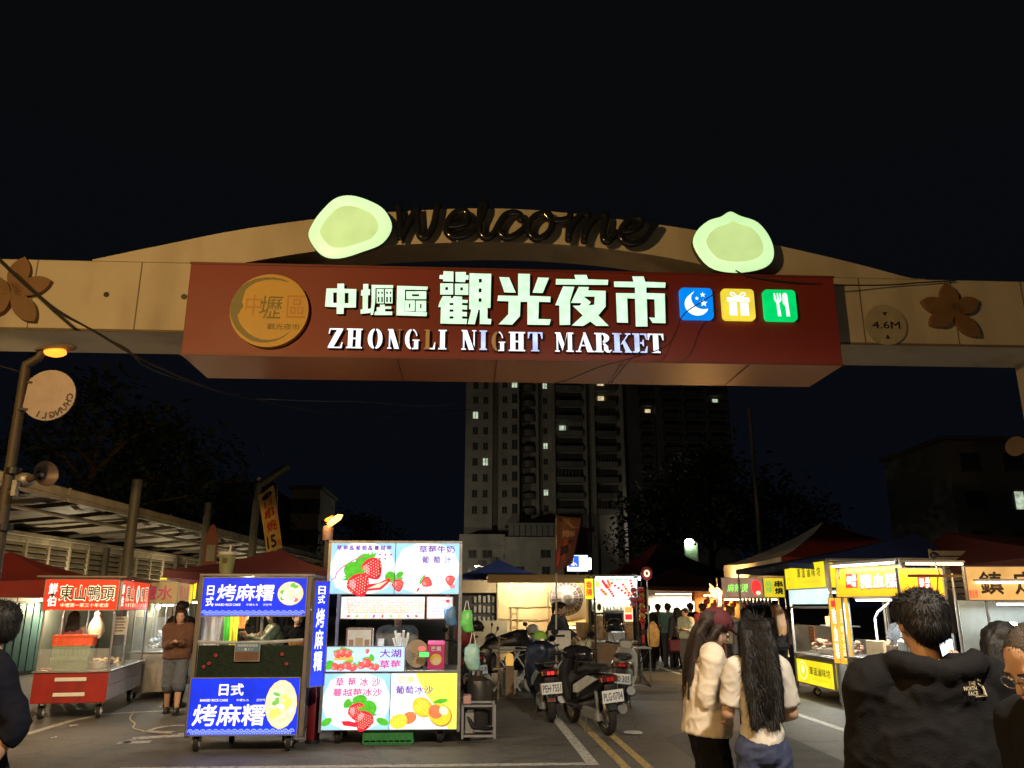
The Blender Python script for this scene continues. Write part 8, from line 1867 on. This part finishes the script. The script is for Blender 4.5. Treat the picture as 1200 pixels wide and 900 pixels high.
cnavy, cbrown, colive, cteal, cpat, clav, cgl = fab('navy', (.02, .028, .05)), fab('brown_jacket', (.10, .045, .028)), fab('olive', (.10, .12, .055), .5), fab('teal', (.10, .20, .18)), fab('red_print', (.45, .06, .07)), fab('lavender', (.38, .26, .46)), fab('light_grey', (.4, .42, .40))
cdg, cshort, corg = fab('dark_grey', (.06, .06, .065)), fab('denim_grey', (.09, .11, .15)), fab('orange_apron', (.6, .2, .04))
shW, shB = pr('shoe_white', (.6, .58, .55), .6), pr('shoe_black', (.02, .02, .02), .5)
def gp(px, Y): return P(px, 712, Y).x
# the two young women
x_, y_ = gp(820, 5.85), 5.85
w1p, i1 = person('young woman in an oversized cream shirt and dark red cap, head bent over her hands', x_, y_, 84, 1.62, skA, cc_, cbk, shB, 'longer', hdark, 'long', lh=(.05, -.12, .66), rh=(-.03, -.13, .65), nod=26, lean=5, loose=1.22, hem=.50, wide=.92, cap=fab('cap_maroon', (.09, .012, .018)), vox=.010, lf=(.05, .01), rf=(-.05, -.02))
x_, y_ = gp(882, 5.2), 5.2
w2p, i2 = person('young woman in a white tee with long black hair down her back and blue jeans', x_, y_, 176, 1.575, skB, cw, cj, shW, 'longer', hblack, 'short', lh=(.09, -.15, .60), rh=(-.09, -.15, .60), nod=16, loose=.98, hem=.535, wide=.80, vox=.0095, lf=(.07, .0), rf=(-.07, .02))
ph = MB(); c = (i2['LW'] + i2['RW']) / 2 + V((0, -.12, .03)); ph.box(c.x - .036, c.y - .02, c.z - .07, c.x + .036, c.y - .012, c.z + .07, .004); held(w2p, i2, 'mobile_phone', 'dark mobile phone held by the young woman in the white tee', 'phone', ph, blackgloss)
# man in black, nearest
mx, my = gp(1079, 3.15), 3.15
mp, im = person('man in a black hooded jacket with a small pale print on the back', mx, my, 176, 1.70, skB, pr('jacket_black', (.007, .0066, .0075), .85, 0, .2, 4, .2, 160, spec=.12), cbk, shB, 'short', hblack, 'long', lh=(.17, -.05, .46), rh=(-.17, -.06, .46), wide=1.22, loose=1.16, hem=.45, hood=True, vox=.010, nod=4)
# print on the jacket back: follows the cloth
to = bpy.data.objects[mp['_top']]
lg = Pic(Fr((0, 0, 0)), 0); lgm = pr('print_cream', (.50, .40, .26), .6)
lg.poly([(.0, 0), (.060, 0), (.060, .030), (.050, .048), (.034, .060), (.018, .064), (.018, .058), (.030, .054), (.042, .044), (.050, .028), (.050, .010), (.046, .010), (.046, .028), (.036, .042), (.020, .050), (.018, .046), (.030, .038), (.038, .026), (.040, .010), (.0, .004)], lgm, 1)
for s, yy in (('THE', .042), ('NORTH', .024), ('FACE', .006)): lg.text(s, {'THE': -.026, 'NORTH': -.046, 'FACE': -.030}[s], yy, {'THE': .034, 'NORTH': .056, 'FACE': .042}[s], .014, lgm, 1, .03)
from mathutils.bvhtree import BVHTree
bv = BVHTree.FromPolygons([v.co for v in to.data.vertices], [tuple(p.vertices) for p in to.data.polygons])
a_ = V((math.cos(R(176)), math.sin(R(176)), 0))
out_ = []
for (X_, Y_, Z_) in lg.mb.v:
    q = V((-(.085 + X_ * .95), 3, 1.335 + Z_ * .95)); hit = bv.ray_cast(q, V((0, -1, 0))); yy = (hit[0].y if hit[0] else .1) + .009; out_.append((q.x, yy, q.z))
lg.mb.v = out_; lo = lg.mb.build('back_print', lg.mats, to)
# man at the right edge in glasses, seen from the side
ex, ey = gp(1262, 2.4), 2.4
ep, ie = person('balding man in glasses cut off by the right edge, looking down to the left', ex, ey, -84, 1.62, skB, cbk, cbk, shB, 'buzz', hairm('grey_thin', (.05, .038, .03)), 'long', nod=22, turn=0, wide=1.1, lean=10, vox=.010, hem=.46)
b = MB(); HPe = ie['HP']; S_ = ie['S']
for s in (-1, 1):
    b.tube([HPe((s * .0205 + .016 * math.cos(a), -.060, .058 + .012 * math.sin(a))) for a in [k * .5236 for k in range(12)]], .0016, 6, close=True); b.tube([HPe((s * .036, -.058, .062)), HPe((s * .048, -.02, .062)), HPe((s * .05, .012, .056))], .0018, 6)
b.tube([HPe((-.006, -.061, .06)), HPe((.006, -.061, .06))], .0016, 6); b.build('glasses', dull, ep)
lp, il = person('person in a lavender top beyond the balding man, black hair, lifting a lit phone', gp(1168, 4.2), 4.2, 160, 1.56, skA, clav, cdg, shB, 'medium', hblack, 'long', lh=(.12, -.22, .86), rh=(-.13, -.1, .6), vox=.011, nod=5)
ph = MB(); c = il['LW'] + V((0, -.06, .06)); ph.box(c.x - .04, c.y - .012, c.z - .075, c.x + .04, c.y - .004, c.z + .075, .004); po_ = held(lp, il, 'mobile_phone', 'phone with a glowing screen held up by the person in lavender', 'phone', ph, blackgloss)
ph = MB(); ph.box(c.x - .035, c.y - .003, c.z - .068, c.x + .035, c.y - .001, c.z + .068); ph.build('screen', em('phone_screen', (.7, .85, 1), 1.0, .3, 30), po_)
# dark man at the left edge with a bag
bm, ib = person('man in dark clothes at the left edge walking off with a pale plastic bag', gp(-3, 4.5), 4.5, -50, 1.66, skC, pr('fabric_midnight', (.006, .007, .013), .9, 0, .2, 5, .12, 180, spec=.1), fab('shorts_grey', (.32, .32, .32)), shW, 'short', hblack, 'threeq', legs='short', lh=(.135, .0, .525), rh=(-.12, -.1, .47), wide=1.02, turn=-18, vox=.010, lf=(.06, -.10), rf=(-.06, .12), loose=1.05)
b = MB(); c = ib['LW'] + V((.0, -.01, -.11)); rs = []
for k, (dz, w_, d_) in enumerate(((-.20, .04, .03), (-.185, .10, .06), (-.10, .12, .075), (-.02, .09, .055), (.06, .035, .02), (.10, .012, .010))): rs.append([(c.x + w_ * (1 + .1 * math.sin(3 * a + k)) * math.cos(a), c.y + d_ * math.sin(a), c.z + dz) for a in [j * math.pi / 9 for j in range(18)]])
b.rings(rs); held(bm, ib, 'plastic_bag', 'pale pink plastic bag hanging from the hand of the man at the left edge', 'bag', b, pr('bag_pinkwhite', (.62, .55, .56), .35, 0, .2, 9, .5, 14), True)
# others on the left
person('woman in a brown jacket and grey shorts looking at her phone beside the blue cart', gp(213, 14.1), 14.1, 12, 1.60, skA, cbrown, cshort, shB, 'long', hdark, 'long', legs='short', lh=(.03, -.14, .68), rh=(-.04, -.15, .67), nod=8, loose=1.25, lf=(.06, -.12), rf=(-.05, .05))
person('dark figure in a black jacket right behind the woman in the brown jacket', gp(214, 14.9), 14.9, 160, 1.72, skB, cbk, cbk, shB, 'short', hblack)
person('vendor in a pink strappy top seen from behind inside the duck cart', gp(88, 15.6), 15.6, 200, 1.56, skA, fab('pink_top', (.38, .12, .12)), cdg, shB, 'medium', hdark, tank=True, lean=12)
person('woman in a shiny olive jacket in profile behind the blue cart, hands raised', gp(322, 12.6), 12.6, -72, 1.62, skA, colive, cdg, shB, 'medium', hblack, 'long', lh=(.10, -.22, .76), rh=(-.02, -.22, .74), loose=1.25)
person('person in black left of the olive jacket behind the blue cart', gp(286, 12.9), 12.9, 60, 1.60, skA, cbk, cbk, shB, 'short', hblack, rh=(-.06, -.2, .74), lh=(.06, -.18, .7))
person('person in black with an orange apron at the right inside the blue cart', gp(350, 13.1), 13.1, 20, 1.58, skB, cbk, cdg, shB, 'short', hblack, apron=corg, lh=(.06, -.18, .66), rh=(-.05, -.18, .64))
person('vendor in a grey short sleeved tee behind the strawberry cart counter', gp(467, 11.62), 11.62, 4, 1.62, skB, cgr, cbk, shB, 'short', hblack, 'short', lh=(.12, -.16, .53), rh=(-.15, -.14, .54), wide=1.15, vox=.011)
person('woman with dark tied hair and a navy and grey jacket bending over the booth table', gp(647, 17.95), 17.95, 62, 1.74, skA, cnavy, cdg, shB, 'pony', hdark, 'long', lean=16, lh=(.08, -.28, .58), rh=(-.05, -.30, .56), loose=1.2)
# crowd
person('person in black carrying a yellow patterned bag right of the sausage cart', gp(758, 22.4), 22.4, 172, 1.68, skB, cbk, cbk, shB, 'short', hblack, loose=1.15)
b = MB(); q = P(765, 742, 22.2); b.rings([[(q.x + w_ * math.cos(a), 22.15 + .06 * math.sin(a), q.z + dz) for a in [j * math.pi / 8 for j in range(16)]] for dz, w_ in ((-.34, .10), (-.3, .15), (.05, .17), (.2, .12), (.3, .03))]); tag(b.build('tote_bag', pr('tote_yellow', (.62, .38, .12), .6, 0, .5, 8), None, True), 'yellow patterned tote bag on the person in black by the sausage cart', 'bag')
person('man in a teal shirt leaning to the stall in the crowd', gp(781, 23.6), 23.6, 150, 1.72, skB, cteal, cdg, shB, 'short', hblack, 'short', lean=10, lh=(.1, -.2, .58))
person('woman in a dark top with a maroon handbag in the middle of the crowd', gp(793, 23.0), 23.0, 190, 1.60, skA, cdg, cbk, shB, 'medium', hblack)
b = MB(); q = P(791, 756, 22.7); b.box(q.x - .2, 22.6, q.z - .18, q.x + .16, 22.75, q.z + .14, .05); b.tube([(q.x - .12, 22.68, q.z + .13), (q.x, 22.68, q.z + .5), (q.x + .1, 22.68, q.z + .13)], .014, 6); tag(b.build('handbag', pr('bag_maroon', (.16, .03, .05), .5)), 'maroon handbag hanging in the crowd above the parked tables', 'bag')
person('woman in a pale green top and white shoes reading her phone in the crowd', gp(803, 21.9), 21.9, -55, 1.58, skA, fab('vest_green', (.42, .46, .36)), fab('trouser_grey', (.13, .12, .12)), shW, 'short', hdark, 'threeq', lh=(.06, -.16, .68), rh=(-.04, -.17, .68), nod=14, loose=1.25)
person('man in black behind the woman in the grey vest', gp(809, 24.0), 24.0, 180, 1.72, skB, cbk, cbk, shB, 'short', hblack)
person('man in a red patterned shirt in front of the orange stall', gp(823, 22.6), 22.6, 200, 1.70, skB, cpat, cdg, shB, 'short', hblack, 'short', loose=1.2)
person('man in a plain dark jacket at the counter under the bright tubes', gp(771, 26.0), 26.0, 165, 1.70, skB, cdg, cbk, shB, 'short', hdark)
person('woman with her hair in a bun and a pale top by the green lettered cart', gp(856, 18.6), 18.6, 110, 1.62, skA, fab('top_pale', (.5, .42, .3)), cdg, shB, 'bun', hbrown, 'short')
person('person in a grey hoodie with dark hair near the green lettered cart', gp(873, 15.2), 15.2, 178, 1.60, skB, cgr, cbk, shB, 'medium', hblack, 'long', hood=True)
person('woman in black with long light brown hair at the green lettered cart', gp(909, 16.4), 16.4, 200, 1.66, skA, cbk, cbk, shB, 'long', hbrown, 'long', lh=(.1, -.2, .6))
person('person in dark brown with long dark hair leaning to the lemon cart', gp(922, 18.2), 18.2, 230, 1.60, skA, cbrown, cbk, shB, 'long', hdark, 'long', lh=(.08, -.24, .62), lean=8)
person('vendor in a dark apron standing inside the amber cart', 7.25, 13.7, -80, 1.60, skB, cdg, cbk, shB, 'short', hblack, 'short', lh=(.1, -.2, .56), rh=(-.1, -.2, .58))
for o in list(bpy.data.objects):
    if '_top' in o: del o['_top']
bpy.data.scenes.remove(tmp)
